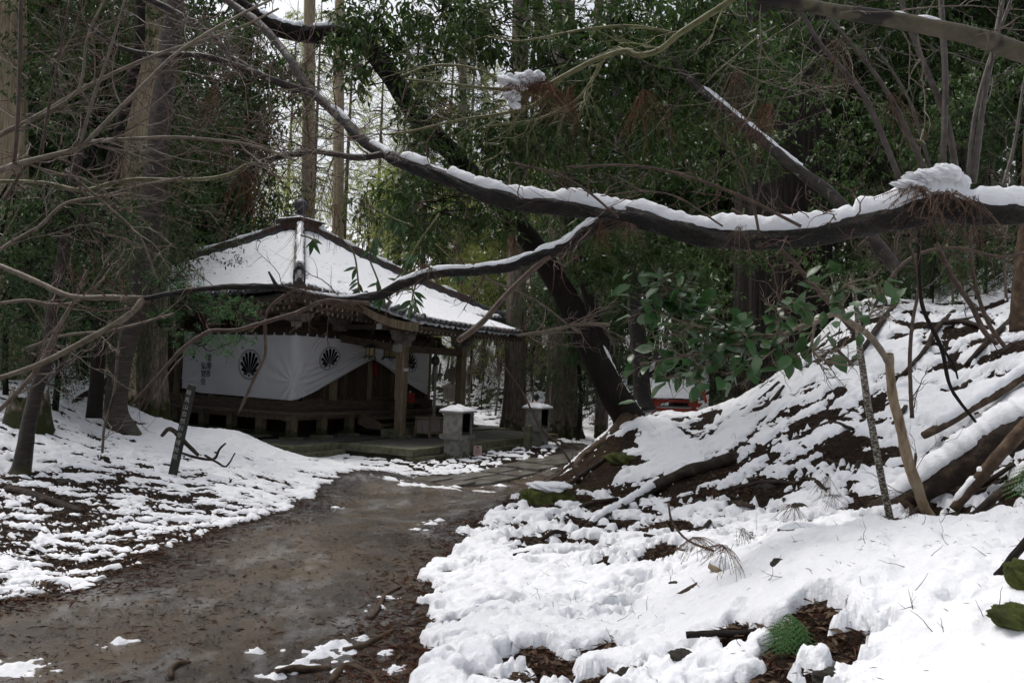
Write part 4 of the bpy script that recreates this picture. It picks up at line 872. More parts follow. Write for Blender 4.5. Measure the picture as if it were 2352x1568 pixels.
# leaning black sign post with white characters
b0 = on_ground(395, 1090, -.06); t0_ = at(441, 885, b0[1]); v = Vector(t0_-b0); Ls = v.length
spo = empty('sign_post', tuple(b0), 'leaning black wooden post lettered in white down its face, in the snow', 'sign')
zax = v.normalized(); yax = Vector((.18, 1, 0)); xax = yax.cross(zax).normalized(); yax = zax.cross(xax)
spo.matrix_world = Matrix.Translation(b0) @ Matrix((xax, yax, zax)).transposed().to_4x4()
mb = MB(); w = .047; mb.box((0, 0, Ls/2-.03), (2*w, .08, Ls-.06)); mb.prism([(-w, Ls-.06), (w, Ls-.06), (w*.9, Ls), (-w*.7, Ls+.015)], -.04, .04, 'y'); mb.build('post', M['blackwood'], spo)
chars = '鞍馬山自然科学博物苑'; stp = (Ls*.76)/len(chars)
for i, ch in enumerate(chars):
    zc = Ls-.11-i*stp; letter(ch, .082, lambda u, v_, zc=zc: np.stack([u*1.0, u*0-.0425, zc+v_*1.0], 1), M['whitepaint'], spo)
# trail sign far right of the hall
ts_ = empty('trail_sign', tuple(at(1394, 982, 25)), 'grey post with dark distance sign board behind the leaning trunk', 'sign'); zb = ts_.location.z
MB().tube([(0, 0, -.2), (0, 0, 1.95)], .035, 8).build('post', M['wood_grey'], ts_)
MB().box((-.32, -.03, 1.42), (.60, .03, .30)).build('board', M['blackwood'], ts_)
for t_, x_, z_, s_z in (('241m', -.14, 1.49, .11), ('106m', -.14, 1.35, .11), ('本殿', -.44, 1.49, .11), ('貴船', -.44, 1.35, .11)):
    letter(t_, s_z, lambda u, v_, x_=x_, z_=z_: np.stack([x_+u, u*0-.0475, z_+v_], 1), M['whitepaint'], ts_)

# flagstone walk
wk = empty('stone_walkway', tuple(loc2w(-2.37, -6.27, 0)), 'raised walk of icy flagstones crossing the path toward the porch', 'walkway', rz=BYAW)
slabs = [MB().box((0, 0, -.05), (.86, .505, .11)).mesh('flagstone', M['slab']) for _ in range(1)]
for i in range(10):
    for j in range(2):
        x = .45+i*.875+(.0 if j else -.0); y = .26+j*.52; p = loc2w(-2.37+x, -6.27+y); inst(slabs[0], 'flagstone', wk, (x, y, float(H(p[0], p[1]))+.035+random.uniform(-.006, .006)), (random.uniform(-.01, .01), random.uniform(-.01, .01), random.uniform(-.01, .01)))

# small red shrine beyond the bank
gz_ = float(H(5.0, 24)); sc_ = empty('small_red_shrine', tuple(at(1548, 940, 24)*np.array([1,1,0])+np.array([0,0,gz_])), 'small vermilion and white shrine with snowy roof behind the bank', 'shrine', rz=.06)
def zz_(py): return at(1548, py, 24)[2]-gz_
E0, R0 = zz_(916), zz_(872)
MB().box((0, .5, (E0-.25)/2), (1.30, 1.0, E0-.25+.02)).build('wall', M['whitewall'], sc_)
for s in (-1, 1): MB().box((s*.62, -.02, (E0-.1)/2), (.11, .11, E0-.1)).build('post', M['red'], sc_)
for z, h in ((E0-.06, .09), (E0-.33, .09), (E0-.75, .09)): MB().box((0, -.03, z), (1.42, .10, h)).build('beam', M['red'], sc_)
for s in (-1, 1):
    MB().prism([(s*.42, E0-.10), (s*.82, E0-.10), (s*.82, E0-.17), (s*.74, E0-.23), (s*.5, E0-.23), (s*.42, E0-.17)], -.05, .05, 'y', (0, -.03, 0)).build('bracket', M['red'], sc_)
MB().prism([(-.32, E0), (.5, R0), (1.32, E0), (.5, R0-.06)], -.84, .84, 'x').build('roof', M['tile'], sc_)
X, Y = np.meshgrid(np.linspace(-.80, .70, 60), np.linspace(-.34, .44, 50), indexing='ij'); f = (Y+.32)/.82
MB().add(np.stack([X, Y, E0+(R0-E0)*f+.10*np.clip(np.minimum(np.minimum((X+.82)/.1, (.72-X)/.1), np.minimum((Y+.36)/.1, (.46-Y)/.06)), 0, 1)**.5+.015*fbm(X*5, Y*5, 4, 3)], -1).reshape(-1, 3), gridq(60, 50)).build('roof_snow', M['snow'], sc_, True)
MB().box((0, .5, R0+.03), (1.72, .16, .10)).build('ridge', M['tile'], sc_)
for s in (-1, 1):
    for q in (-1, 1): MB().beam((s*.86, .5+q*.92, E0-.05), (s*.86, .5-q*.30, R0+.42), .05, .11).build('crossed_gable_board', M['red'], sc_)
# ================================================================== woody things
def smooth_path(P, n=6):
    P = np.asarray(P, float); m = len(P)
    if m < 3: return np.array([P[0]+(P[-1]-P[0])*t for t in np.linspace(0, 1, n+1)])
    Q = np.vstack([2*P[0]-P[1], P, 2*P[-1]-P[-2]]); out = []
    for i in range(1, m):
        a, b, c, d = Q[i-1], Q[i], Q[i+1], Q[i+2]
        for t in np.arange(n)/n:
            out.append(.5*((2*b)+(-a+c)*t+(2*a-5*b+4*c-d)*t*t+(-a+3*b-3*c+d)*t**3))
    out.append(P[-1]); return np.array(out)
def pix(L, Y0, Y1=None):                # [(px,py,radius_px)] -> points and radii, distance running from Y0 to Y1
    Y1 = Y0 if Y1 is None else Y1; n = len(L); P = []; R = []
    for i, q in enumerate(L):
        Y = q[3] if len(q) > 3 else Y0+(Y1-Y0)*i/max(n-1, 1); P.append(at(q[0], q[1], Y)); R.append(q[2]*Y/FPX)
    return np.array(P), np.array(R)
def curve(L, Y0, Y1=None, n=6):
    P, R = pix(L, Y0, Y1); PR = smooth_path(np.hstack([P, R[:, None]]), n); return PR[:, :3], np.maximum(PR[:, 3], .0012)
def twig(mb, p, d, L, r, depth, curl=.22, up=.0, kids=4, seg=6, k=4, tips=None):
    d = d/np.linalg.norm(d); P = [p]; D = [d]; st = L/seg
    for i in range(seg):
        d = d+rng.normal(0, curl, 3)+np.array([0, 0, up]); d /= np.linalg.norm(d); P.append(P[-1]+d*st); D.append(d)
    P = np.array(P); mb.tube(P, np.linspace(r, r*.35, seg+1), k, cap=False)
    if tips is not None: tips.append((P[-1], D[-1]))
    if depth > 0:
        for j in range(kids):
            t = rng.uniform(.2, .98); i = int(t*seg); a = rng.normal(0, 1, 3); a -= D[i]*np.dot(a, D[i]); a /= np.linalg.norm(a)+1e-9
            ang = rng.uniform(.45, .95); nd = D[i]*math.cos(ang)+a*math.sin(ang)
            twig(mb, P[i]+(P[min(i+1, seg)]-P[i])*(t*seg-i), nd, L*rng.uniform(.35, .6), r*.55, depth-1, curl, up, max(2, kids-1), seg-1 if seg > 4 else seg, 3, tips)
def sprout(mb, P, R, n, L, depth=1, curl=.2, up=.02, kids=4, rs=.35, lo=.05, hi=1, updir=0.0, tips=None):
    m = len(P)
    for _ in range(n):
        t = rng.uniform(lo, hi)*(m-1); i = min(int(t), m-2); p = P[i]+(P[i+1]-P[i])*(t-i); d = P[i+1]-P[i]; d /= np.linalg.norm(d)+1e-9
        a = rng.normal(0, 1, 3); a[2] += updir; a -= d*np.dot(a, d); a /= np.linalg.norm(a)+1e-9; g = rng.uniform(.5, 1.1)
        twig(mb, p, d*math.cos(g)+a*math.sin(g), L*rng.uniform(.5, 1.2), max(R[i]*rs, .0022), depth, curl, up, kids, tips=tips)
def snow_on(P, R, lo, hi, hpx, seed, parent, origin, gaps=0.0, wf=1.0, name='snow'):
    m = len(P); a, b = int(lo*(m-1)), int(hi*(m-1)); Q = P[a:b+1]; r = R[a:b+1]
    if len(Q) < 3: return
    L = np.concatenate([[0], np.cumsum(np.linalg.norm(np.diff(Q, axis=0), axis=1))]); n = max(12, int(L[-1]/.018)); s = np.linspace(0, L[-1], n)
    Qi = np.stack([np.interp(s, L, Q[:, i]) for i in range(3)], 1); ri = np.interp(s, L, r)
    g = fbm(s*6, s*0, seed, 4)*.8+fbm(s*22, s*0+3, seed+2, 2)*.35; end = np.clip(np.minimum(s, L[-1]-s)/(.05), 0, 1)
    hh = hpx*(1+.55*g)*np.sqrt(end); gp = fbm(s*2.5, s*0+9, seed+5, 3)
    hh = np.where(gp < -.5+gaps, hh*.05, hh); hh = np.maximum(hh, .0015)
    k = 14; th = np.linspace(0, 2*math.pi, k+1)[:-1]; T = np.gradient(Qi, axis=0); T /= np.linalg.norm(T, axis=1)[:, None]
    sd = np.cross(T, [0, 0, 1.]); sd /= np.linalg.norm(sd, axis=1)[:, None]+1e-9; up = np.cross(sd, T)
    nz = 1+.16*fbm(np.cos(th)[None]*1.5+s[:, None]*14, np.sin(th)[None]*1.5+s[:, None]*9, seed+7, 3)
    w = np.minimum(ri*.88*wf, ri*.4+hh*1.1)
    V = Qi[:, None]+up[:, None]*(ri[:, None]*.55+np.where(np.sin(th) > 0, np.sin(th)*(hh+ri*.4)[:, None], np.sin(th)*.30*ri[:, None])*nz)[..., None]+sd[:, None]*(np.cos(th)*w[:, None]*nz)[..., None]
    i = np.arange(n-1)[:, None]*k; j = np.arange(k)[None]; j2 = (j+1) % k
    q = np.stack([i+j, i+j2, i+k+j2, i+k+j], -1).reshape(-1, 4)
    mb = MB().add(V.reshape(-1, 3)-origin, q); mb.build(name, M['snow'], parent, True)
def wooden(name, label, cat, P, group=None): o = empty(name, tuple(P[0]), label, cat, group=group); return o, P[0]
def wpart(mb, name, mat, t, org, smooth=True): mb.v = [v-org for v in mb.v]; return mb.build(name, M[mat], t, smooth)

# ---- the long snow-laden limb that crosses the view, with its forks
LIMB = [(2500,494,27,4.3),(2352,491,28,4.5),(2235,488,31,4.6),(2143,474,38,4.65),(2050,500,33,4.7),(1957,523,31,4.75),(1842,542,31,4.8),(1726,546,29,4.9),(1633,540,26,5.0),(1541,523,25,5.05),(1471,504,25,5.1),(1379,491,23,5.2),(1309,477,21,5.25),
        (1200,469,20,5.35),(1120,446,20,5.4),(1040,415,19,5.5),(960,384,17,5.6),(900,362,16,5.7)]
P, R = curve(LIMB, 5); limb, lo = wooden('snowy_limb', 'long dark limb crossing the view with a thick ridge of snow on top', 'branch', P)
wpart(MB().tube(P, R*.95, 32, .34, 3), 'limb', 'bark_limb', limb, lo)
snow_on(P, R, .0, .30, .085, 12, limb, lo, -.3, .85); snow_on(P, R, .285, .86, .060, 13, limb, lo, -.4, .85); snow_on(P, R, .85, .99, .035, 14, limb, lo, .12)
P2, R2 = curve([(900,362,16,5.7),(878,351,15),(830,319,15),(779,267,14),(713,209,13),(673,146,12),(640,103,11),(596,55,11),(540,15,10),(480,-30,10)], 5.7, 6.6); P2[0] = P[-1]; R2 = R2*.78; R2[0] = R[-1]
wpart(MB().tube(P2, R2, 16, .35, 5), 'upper_fork', 'bark_fork', limb, lo); snow_on(P2, R2, .04, .2, .02, 15, limb, lo, .3); snow_on(P2, R2, .3, .38, .018, 16, limb, lo, .3)
P3, R3 = curve([(1420,510,18,5.15),(1379,512,17),(1330,545,16),(1290,570,14),(1230,590,14),(1160,614,13),(1080,622,12),(1000,628,12),(930,650,12),(870,678,12),(800,688,12.5),(740,682,12.5),(690,672,11.5),(640,661,11),(560,658,10.5),(500,661,10),(430,668,10),(330,686,9)], 5.15, 5.4)
R3 = R3*np.interp(np.arange(len(R3)), [0, len(R3)*.5, len(R3)*.66, len(R3)], [1, .95, .68, .68]); wpart(MB().tube(P3, R3, 18, .34, 6).tube([at(640, 664, 5.3), at(630, 648, 5.3), at(617, 624, 5.3)], [.015, .012, .007], 8, .2), 'lower_fork', 'bark_limb', limb, lo); snow_on(P3, R3, .06, .24, .022, 17, limb, lo, .05); snow_on(P3, R3, .24, .5, .016, 18, limb, lo, .15); snow_on(P3, R3, .55, .72, .008, 19, limb, lo, .3)
P4, R4 = curve([(332,686,9.5),(250,683,9),(160,680,9),(80,645,8.5),(0,611,8),(-80,590,8)], 5.4, 5.6); R4 = R4*.75; R5 = curve([(330,686,7),(290,728,7),(200,780,6.5),(100,832,6.5),(0,868,6),(-60,885,6)], 5.4, 5.0)[1]; wpart(MB().tube(P4, R4, 12, .25, 7), 'pale_bough', 'bark_pale', limb, lo)
P5, R5_ = curve([(330,686,9),(290,728,8.5),(200,780,8),(100,832,7.5),(0,868,7),(-60,885,7)], 5.4, 5.0); wpart(MB().tube(P5, R5, 12, .25, 8), 'pale_bough', 'bark_pale', limb, lo)
P6, R6 = curve([(1275,576,9),(1200,640,8.5),(1150,690,8.5),(1110,738,8.5),(1052,782,9)], 5.2, 4.9); R6 = R6*.76; cb = wpart(MB().tube(P6, R6, 12, .25, 9), 'sawn_bough', 'bark_brown', limb, lo)
e = MB().tube([P6[-1]-lo, P6[-1]-lo+(P6[-1]-P6[-2])*.02], [R6[-1]*.85, R6[-1]*.8], 12); e.build('cut_end', M['cutwood'], cb)
P7, R7 = curve([(850,697,8),(800,694,7),(744,691,7),(678,719,7.5),(601,742,7.5),(539,759,7.5),(488,759,7),(460,773,6.5),(421,799,6.5),(370,855,5.5),(300,930,4)], 5.2, 4.9); R7 = R7*.66; wpart(MB().tube(P7, R7, 12, .3, 10), 'brown_bough', 'bark_brown', limb, lo)
P8, R8 = curve([(655,676,6),(616,712,6),(609,763,6),(609,814,6),(588,860,6),(568,904,5.5),(547,950,4)], 5.25, 5.1); R8 = R8*.6; wpart(MB().tube(P8, R8, 10, .3, 11), 'brown_bough', 'bark_brown', limb, lo)
P9, R9 = curve([(878,355,8),(820,362,8),(757,352,7.5),(720,349,7),(622,366,6.5),(552,395,6)], 5.75, 6.2); wpart(MB().tube(P9, R9, 8, .15, 12), 'side_bough', 'bark_fork', limb, lo)
P10, R10 = curve([(713,212,9),(696,209,9),(622,183,8.5),(549,154,8),(458,128,7),(348,126,6.5),(278,110,6),(200,60,5)], 6.0, 5.2); wpart(MB().tube(P10, R10, 8, .15, 13), 'side_bough', 'bark_fork', limb, lo)
tw = MB()
sprout(tw, P, R, 34, .55, 1, .25, .0, 4, .08); sprout(tw, P3, R3, 22, .45, 1, .25, .0, 4, .16); sprout(tw, P2, R2, 16, .6, 2, .25, -.02, 4, .16); sprout(tw, P9, R9, 16, .6, 2, .25, -.03, 4, .25); sprout(tw, P10, R10, 14, .6, 2, .25, 0, 4, .25)
sprout(tw, P4, R4, 5, .5, 1, .2, .03, 3, .3); sprout(tw, P5, R5, 5, .4, 1, .2, .02, 3, .3); sprout(tw, P7, R7, 6, .4, 1, .25, 0, 3, .3)
tag(wpart(tw, 'twigs', 'bark_redtwig', limb, lo, False), kind='stuff')
# upright shoots growing from the limb and the hump of snow and needles at their foot
for L in ([(2072,425,8),(1995,241,8),(1940,165,7),(1888,106,6.5),(1837,23,6),(1810,-30,6)], [(2124,390,8),(2060,250,7),(2041,218,6.5),(2004,162,6),(1920,60,5),(1860,-20,5)], [(2166,385,9),(2171,185,9),(2161,0,8),(2160,-40,8)],
          [(2198,405,10),(2180,300,9),(2157,231,8.5),(2096,83,7),(2060,-30,6)], [(2235,420,10),(2250,300,9),(2262,215,8),(2296,37,7.5),(2305,-30,7)], [(2222,405,6),(2240,260,6),(2275,130,5),(2330,-20,5)], [(2140,400,5),(2100,260,4.5),(2060,180,4),(2010,110,3.5)], [(2300,440,5),(2330,330,5),(2350,200,4),(2380,60,4)],
          [(1745,545,4),(1730,470,4),(1700,380,3),(1640,300,3)], [(1420,500,4),(1350,440,3.5),(1280,400,3),(1180,375,2.5)], [(1840,520,5),(1700,450,5),(1560,400,4.5),(1440,380,4),(1300,385,3)], [(1660,520,3),(1560,455,3),(1480,440,2.5),(1380,450,2)]):
    Ps, Rs = curve(L, 4.7, 4.9); Rs = Rs*.78; mb = MB().tube(Ps, Rs, 8, .1, int(L[0][0])); sprout(mb, Ps, Rs, 6, .5, 1, .15, .05, 3, .3, .3); wpart(mb, 'shoot', 'bark_brown' if L[0][0] < 1900 else 'bark_shoot', limb, lo)
def lump(c, r, seed, sc=(1, 1, 1), nz=.4, n=34):
    th, ph = np.meshgrid(np.linspace(0, math.pi, n), np.linspace(0, 2*math.pi, 2*n, endpoint=False), indexing='ij')
    d = np.stack([np.sin(th)*np.cos(ph), np.sin(th)*np.sin(ph), np.cos(th)], -1)
    rr = r*(1+nz*fbm(d[..., 0]*1.6+d[..., 2]+seed, d[..., 1]*1.6-d[..., 2]*.7, seed, 4)+nz*.5*fbm(d[..., 0]*4.3+d[..., 2]*3.1, d[..., 1]*4.1-d[..., 2]*2.7+seed, seed+3, 3)); V = (d*rr[..., None]*np.array(sc)+np.array(c)).reshape(-1, 3)
    k = 2*n; i = np.arange(n-1)[:, None]*k; j = np.arange(k)[None]; j2 = (j+1) % k
    return MB().add(V, np.stack([i+j, i+k+j, i+k+j2, i+j2], -1).reshape(-1, 4))
for (px, py, r, sc) in ((2120,408,.072,(1.5,1,.62)),(2170,402,.080,(1.25,1,.75)),(2200,424,.060,(1.1,1,1.0)),(2085,425,.055,(1.7,1,.5))):
    wpart(lump(at(px, py, 4.62), r, int(px), sc), 'snow', 'snow', limb, lo)

# ---- needle sprays: dead cedar tassels
def spray_mesh(name, mat, n=26, L=.34, seed=0, droop=.9, spread=.5):
    r2 = np.random.default_rng(seed); mb = MB()
    for i in range(n):
        d = np.array([r2.normal(0, spread), r2.normal(0, spread), -droop+r2.normal(0, .15)]); d /= np.linalg.norm(d); p = np.array([r2.normal(0, .02), r2.normal(0, .02), 0]); l = L*r2.uniform(.5, 1.1)
        P = [p]
        for s in range(6): d = d+np.array([r2.normal(0, .07), r2.normal(0, .07), -.12]); d /= np.linalg.norm(d); P.append(P[-1]+d*l/6)
        P = np.array(P); T = np.gradient(P, axis=0); m = 34; t = np.linspace(0, 5.99, m); ii = t.astype(int); c = P[ii]+(P[ii+1]-P[ii])*(t-ii)[:, None]
        a = r2.uniform(0, 6.28, m); nd = np.stack([np.cos(a), np.sin(a), -.9+0*a], 1); nd /= np.linalg.norm(nd, axis=1)[:, None]; ln = .013*r2.uniform(.7, 1.3, m)[:, None]
        sd = np.cross(nd, r2.normal(0, 1, (m, 3))); sd /= np.linalg.norm(sd, axis=1)[:, None]
        V = np.stack([c-sd*.0016, c+sd*.0016, c+nd*ln], 1).reshape(-1, 3); mb.add(V, None, np.arange(m*3).reshape(-1, 3)); mb.tube(P, .0011, 3, cap=False)
    return mb.mesh(name, M[mat])
spr = [spray_mesh('dead_spray', 'leaf_rust', seed=1), spray_mesh('dead_spray', 'leaf_dead', seed=2, n=20, L=.3), spray_mesh('dead_spray', 'leaf_rust', seed=3, n=16, L=.45, spread=.25), spray_mesh('dead_spray', 'leaf_dead', seed=4, n=34, L=.26, spread=.9, droop=.4)]
SPR = [(495,195,0,1.0,6.0,'rust-red cedar tassel caught high among the bare twigs, upper left'),(572,395,0,1.7,6.0,'long rust-brown cedar tassel hanging over the left slope of the hall roof'),(600,330,1,1.3,6.0,'grey-brown tangle of needles on the side bough above the hall'),(283,345,1,1.3,5.2,'dark drooping needle clump hanging before the pale cedar trunk'),
       (738,420,2,1.0,6.0,'thin reddish spray trailing just right of the roof finial'),(768,470,2,.8,6.0,'short red spray below the thin one by the roof finial'),(1028,225,0,.9,5.6,'rust tassel dangling alone in the middle of the canopy'),(835,455,1,1.0,5.8,'straw-grey tassel hanging under the fork right of the finial'),
       (1690,165,1,1.5,4.9,'dead spray at the crossing of bare shoots, upper right'),(1765,240,0,1.2,4.9,'rust spray beneath the upper right limb'),(1480,208,0,1.3,5.0,'hanging red spray left of the snowy clump'),(1310,200,0,1.0,5.2,'red spray hanging just below the snow lump in the canopy'),(2115,430,3,1.5,4.55,'dark needle litter draped over the limb below the snow hump'),
       (2170,440,3,1.4,4.5,'bunch of brown needles under the hump of snow on the limb'),(2230,450,1,1.2,4.5,'needles hanging from the thick end of the limb'),(1445,512,3,.9,5.0,'clump of needles lodged where the limb forks'),(1380,508,0,.8,5.1,'small rust clump below the fork of the limb'),(985,612,3,.8,5.2,'nest of dead needles on the lower fork above the roof'),
       (695,655,3,.9,5.1,'spiky clump of dead needles on the bough in front of the roof corner'),(810,690,3,.6,5.1,'small needle clump on the bend of the lower bough'),(1700,520,1,.8,4.7,'loose needles on the underside of the long limb'),(2050,215,1,1.2,4.7,'grey spray hung between the upright shoots'),(1925,90,1,1.2,4.6,'dead spray hanging from the grey upper limb'),(660,150,1,1.1,5.8,'brown needle bunch on the upper fork near the sky gap'),
       (1175,540,0,.8,5.3,'small red spray hanging over the dark leaning trunk'),(520,330,1,1.0,5.6,'tangled grey needles left of the sky gap')]
for px, py, k, sc, Y, lab in SPR:
    o = inst(spr[k], 'dead_cedar_spray', None, tuple(at(px, py, Y)), (rng.normal(0, .15), rng.normal(0, .15), rng.uniform(0, 6)), sc); tag(o, lab, 'dead spray', 'dead cedar sprays caught on branches')
cl = empty('snowy_spray_clump', tuple(at(1220, 195, 5.0)), 'big rust-red cedar clump holding a lump of snow in mid canopy', 'dead spray')
for i in range(7): inst(spr[0], 'spray', cl, ((i-3)*.04, rng.normal(0, .04), rng.normal(0, .02)), (rng.normal(0, .3), rng.normal(.6, .3), rng.uniform(0, 6)), .9)
for (dx, dz, r) in ((-.15, .01, .055), (-.09, .0, .065), (-.03, .03, .06), (.03, .045, .045), (-.12, -.09, .045), (-.10, -.15, .03)): lump((dx, -.03, dz), r, 5, (1.3, 1, .7)).build('snow', M['snow'], cl, True)

# ---- upper right limb
P, R = curve([(1740,-6,12),(1763,0,13),(1842,10,14),(1911,24,15),(2004,38,17),(2119,58,19),(2235,84,20),(2352,122,22),(2460,160,24)], 4.3, 4.0); t_, o_ = wooden('upper_limb', 'smooth grey-green limb slanting across the top right corner', 'branch', P)
wpart(MB().tube(P, R, 16, .1, 21), 'limb', 'bark_grey', t_, o_); mb = MB(); sprout(mb, P, R, 12, .6, 1, .2, -.05, 4, .15); tag(wpart(mb, 'twigs', 'bark_twig', t_, o_, False), kind='stuff'); snow_on(P, R, .56, .60, .012, 22, t_, o_); snow_on(P, R, .62, .68, .014, 23, t_, o_)
# ---- second snowy limb, farther
P, R = curve([(1530,110,9),(1578,176,11),(1680,264,15),(1763,333,17),(1832,389,18),(1911,450,20),(1990,530,21),(2060,620,22)], 9.0, 8.6); R = R*.72; t_, o_ = wooden('lichen_limb', 'mottled limb dusted with snow slanting down behind the long limb', 'branch', P)
wpart(MB().tube(P, R, 12, .2, 24), 'limb', 'bark_fork', t_, o_); snow_on(P, R, .2, .68, .022, 25, t_, o_, .25)
# ---- greenish twiggy branch in mid canopy
P, R = curve([(1700,-20,9),(1680,0,8.5),(1624,37,8),(1559,79,7.5),(1513,116,7),(1465,127,7),(1434,117,6.5),(1356,143,6),(1291,178,6),(1240,200,5),(1150,205,4),(1050,195,3),(930,182,2.5)], 4.6, 5.2); t_, o_ = wooden('green_branch', 'yellow-green bare branch fanning out across the middle of the canopy', 'branch', P)
mb = MB().tube(P, R, 8, .1, 26); 
for L in ([(1291,178,5),(1230,240,4.5),(1150,262,4),(1060,275,3),(950,300,2.5),(880,310,2)], [(1390,130,4),(1350,200,4),(1310,240,3.5),(1230,275,3),(1120,290,2.5)], [(1180,205,3.5),(1100,160,3),(1000,150,2.5),(920,175,2)], [(1559,79,4),(1450,60,3.5),(1330,70,3),(1200,95,2.5),(1120,85,2)]):
    a, b = curve(L, 5.1, 5.4); mb.tube(a, b, 6); sprout(mb, a, b, 12, .45, 1, .2, .02, 4, .45)
sprout(mb, P, R, 16, .5, 1, .2, .02, 4, .3); wpart(mb, 'bough', 'bark_green', t_, o_)
# ---- bare pale boughs from the left
BARE = [([(-60,425,9),(0,392,8.5),(60,372,8),(170,345,7),(196,332,7),(240,322,5.5),(300,320,5.5),(400,316,5),(520,325,4.5),(600,340,4),(680,370,3)], 4.2, 5.0, 'pale level bough running from the left edge toward the sky gap', 'bark_pale', 12),
 ([(194,332,6),(262,262,5.5),(330,195,5),(399,128,4.5),(470,80,4),(560,30,3.5),(622,0,3),(660,-25,3)], 4.4, 5.0, 'straight pale bough rising steeply from the level one', 'bark_pale', 10),
 ([(-40,330,7),(0,310,7),(95,262,6.5),(190,205,6),(290,155,5),(384,118,5),(470,92,4),(560,60,3.5),(640,20,3)], 4.6, 5.2, 'long tapering pale bough above the level one', 'bark_pale', 10),
 ([(-40,425,5),(0,417,5),(100,420,5),(190,437,5.5),(260,420,5.5),(322,412,5.5),(400,414,5.5),(476,411,5.5),(530,400,5.5),(566,380,5),(600,372,4)], 5.4, 6.0, 'olive bough with a gentle sag at mid height on the left', 'bark_green', 8),
 ([(-20,590,4.5),(20,560,4.5),(90,520,4.5),(150,468,4.5),(240,450,4),(330,425,4),(420,408,3.5)], 5.0, 5.6, 'thin bough climbing to the right over the dark bushes', 'bark_twig', 8),
 ([(10,460,4),(60,380,4),(90,360,4),(117,220,4),(140,110,3.5),(160,0,3)], 4.4, 4.4, 'slender upright stem near the left edge', 'bark_brown', 6),
 ([(33,378,5),(42,250,5),(46,120,5),(48,0,5),(48,-30,5)], 3.9, 3.9, 'straight reddish vertical stem at the far left', 'bark_brown', 3),
 ([(183,340,4),(210,240,4),(245,140,3.5),(282,18,3),(290,-20,3)], 4.4, 4.5, 'upright greyish stem crossing the pale boughs', 'bark_twig', 6),
 ([(90,270,4),(180,205,4),(200,90,3.5),(240,0,3)], 4.5, 4.6, 'thin leaning stem before the upper left boughs', 'bark_pale', 5),
 ([(300,-20,10),(344,0,10),(400,28,10),(458,62,9.5),(500,95,9),(535,140,9),(560,165,8)], 6.2, 6.2, 'dark knotted bough dropping in from the top, left of the sky gap', 'bark_fork', 8),
 ([(150,390,4),(220,450,3.5),(300,520,3.5),(330,560,3.5),(360,640,3)], 5.2, 5.3, 'twig falling right past the pale cedar', 'bark_twig', 6),
 ([(-20,700,5),(60,690,5),(120,700,5),(180,690,4),(240,640,4)], 5.6, 5.8, 'crooked grey bough low at the left edge', 'bark_twig', 6),
 ([(-20,960,6),(40,900,6),(90,840,6),(130,760,6),(170,690,5),(200,620,4)], 5.4, 5.7, 'grey sucker stem leaning right at the left edge', 'bark_twig', 7),
 ([(60,800,4),(150,770,4),(250,760,4),(330,740,3.5),(400,720,3)], 6.2, 6.6, 'thin grey twig lying level before the black bushes', 'bark_twig', 6),
 ([(235,1040,3.5),(240,980,3.5),(262,900,3.5),(272,800,3.5),(290,700,3)], 8.5, 8.5, 'snow-dusted vertical stem in front of the cherry trunk', 'bark_grey', 3),
 ([(1190,770,4),(1260,760,5),(1330,745,5),(1400,745,5)], 11.5, 12, 'bare white branch reaching left from the leaning trunk', 'bark_pale', 12),
 ([(1030,590,3),(1120,640,3),(1230,690,3),(1330,765,3)], 10, 11, 'thin bent twig above the porch roof', 'bark_twig', 6),
 ([(1000,1320,0),(0,0,0)], 0, 0, '', '', 0)]
for L, a, b, lab, mt, ns in BARE[:-1]:
    P, R = curve(L, a, b); t_, o_ = wooden('bare_bough', lab, 'branch', P, 'bare boughs reaching in from the left' if P[0][0] < 0 and P[0][1] < 9 else None)
    wpart(MB().tube(P, R*.85, 8, .12, int(L[1][0])), 'bough', mt, t_, o_); mb = MB(); sprout(mb, P, R, ns, .5 if a < 9 else .8, 2 if ns > 5 else 1, .2, .02, 4, .4)
    tag(wpart(mb, 'twigs', 'bark_twig' if mt != 'bark_green' else 'bark_green', t_, o_, False), kind='stuff')
# tangle of fine reddish twigs against the sky gap
for j, (cx, cy, lab) in enumerate(((300,60,'mesh of fine bare twigs above the level boughs'),(60,250,'fine bare twigs before the pale trunk at the left edge'),(700,330,'fine twigs spread over the right of the sky gap'),(480,290,'loose fine twigs hanging left of the rust tassel'),(1900,200,'fine bare twigs among the upright shoots'),(1560,430,'fine curved twigs above the middle of the long limb'),(1750,120,'fine twigs below the grey upper limb'),(250,480,'fine twigs in front of the dark bushes at left'),(560,210,'dense spray of hair-fine twigs in front of the sky gap, upper'),(640,330,'tangle of reddish hair-fine twigs above the roof finial'),(420,60,'cloud of fine grey twigs at the top left'),(150,130,'cloud of fine twigs near the top left corner'))):
    mb = MB(); o_ = at(cx, cy, 5.6)
    for i in range(13): twig(mb, at(cx+rng.normal(0, 60), cy+rng.normal(0, 35), 5.4+rng.normal(0, .3)), np.array([rng.normal(.3, 1), rng.normal(0, .5), rng.normal(0, .5)]), rng.uniform(.5, 1.0), .0036, 2, .15, .0, 3)
    o = mb.build('twig_tangle', M['bark_redtwig' if j % 2 else 'bark_twig'], None, False, tuple(o_)); tag(o, lab, 'twigs', kind='stuff')

# ---- trunks
def trunk_thing(name, label, cat, L, Y0, Y1=None, mat='cedar', k=18, rough=.14, flare=0, seed=1, group=None, n=6):
    P, R = curve(L, Y0, Y1, n); o = empty(name, tuple(P[0]), label, cat, group=group)
    if flare:
        h = P[:, 2]-P[0, 2]; R = R*(1+flare*np.exp(-np.maximum(h, 0)/.55))
    mb = MB().tube(P, R, k, rough, seed); mb.v = [v-P[0] for v in mb.v]; mb.build('trunk', M[mat], o, True); return o, P, R
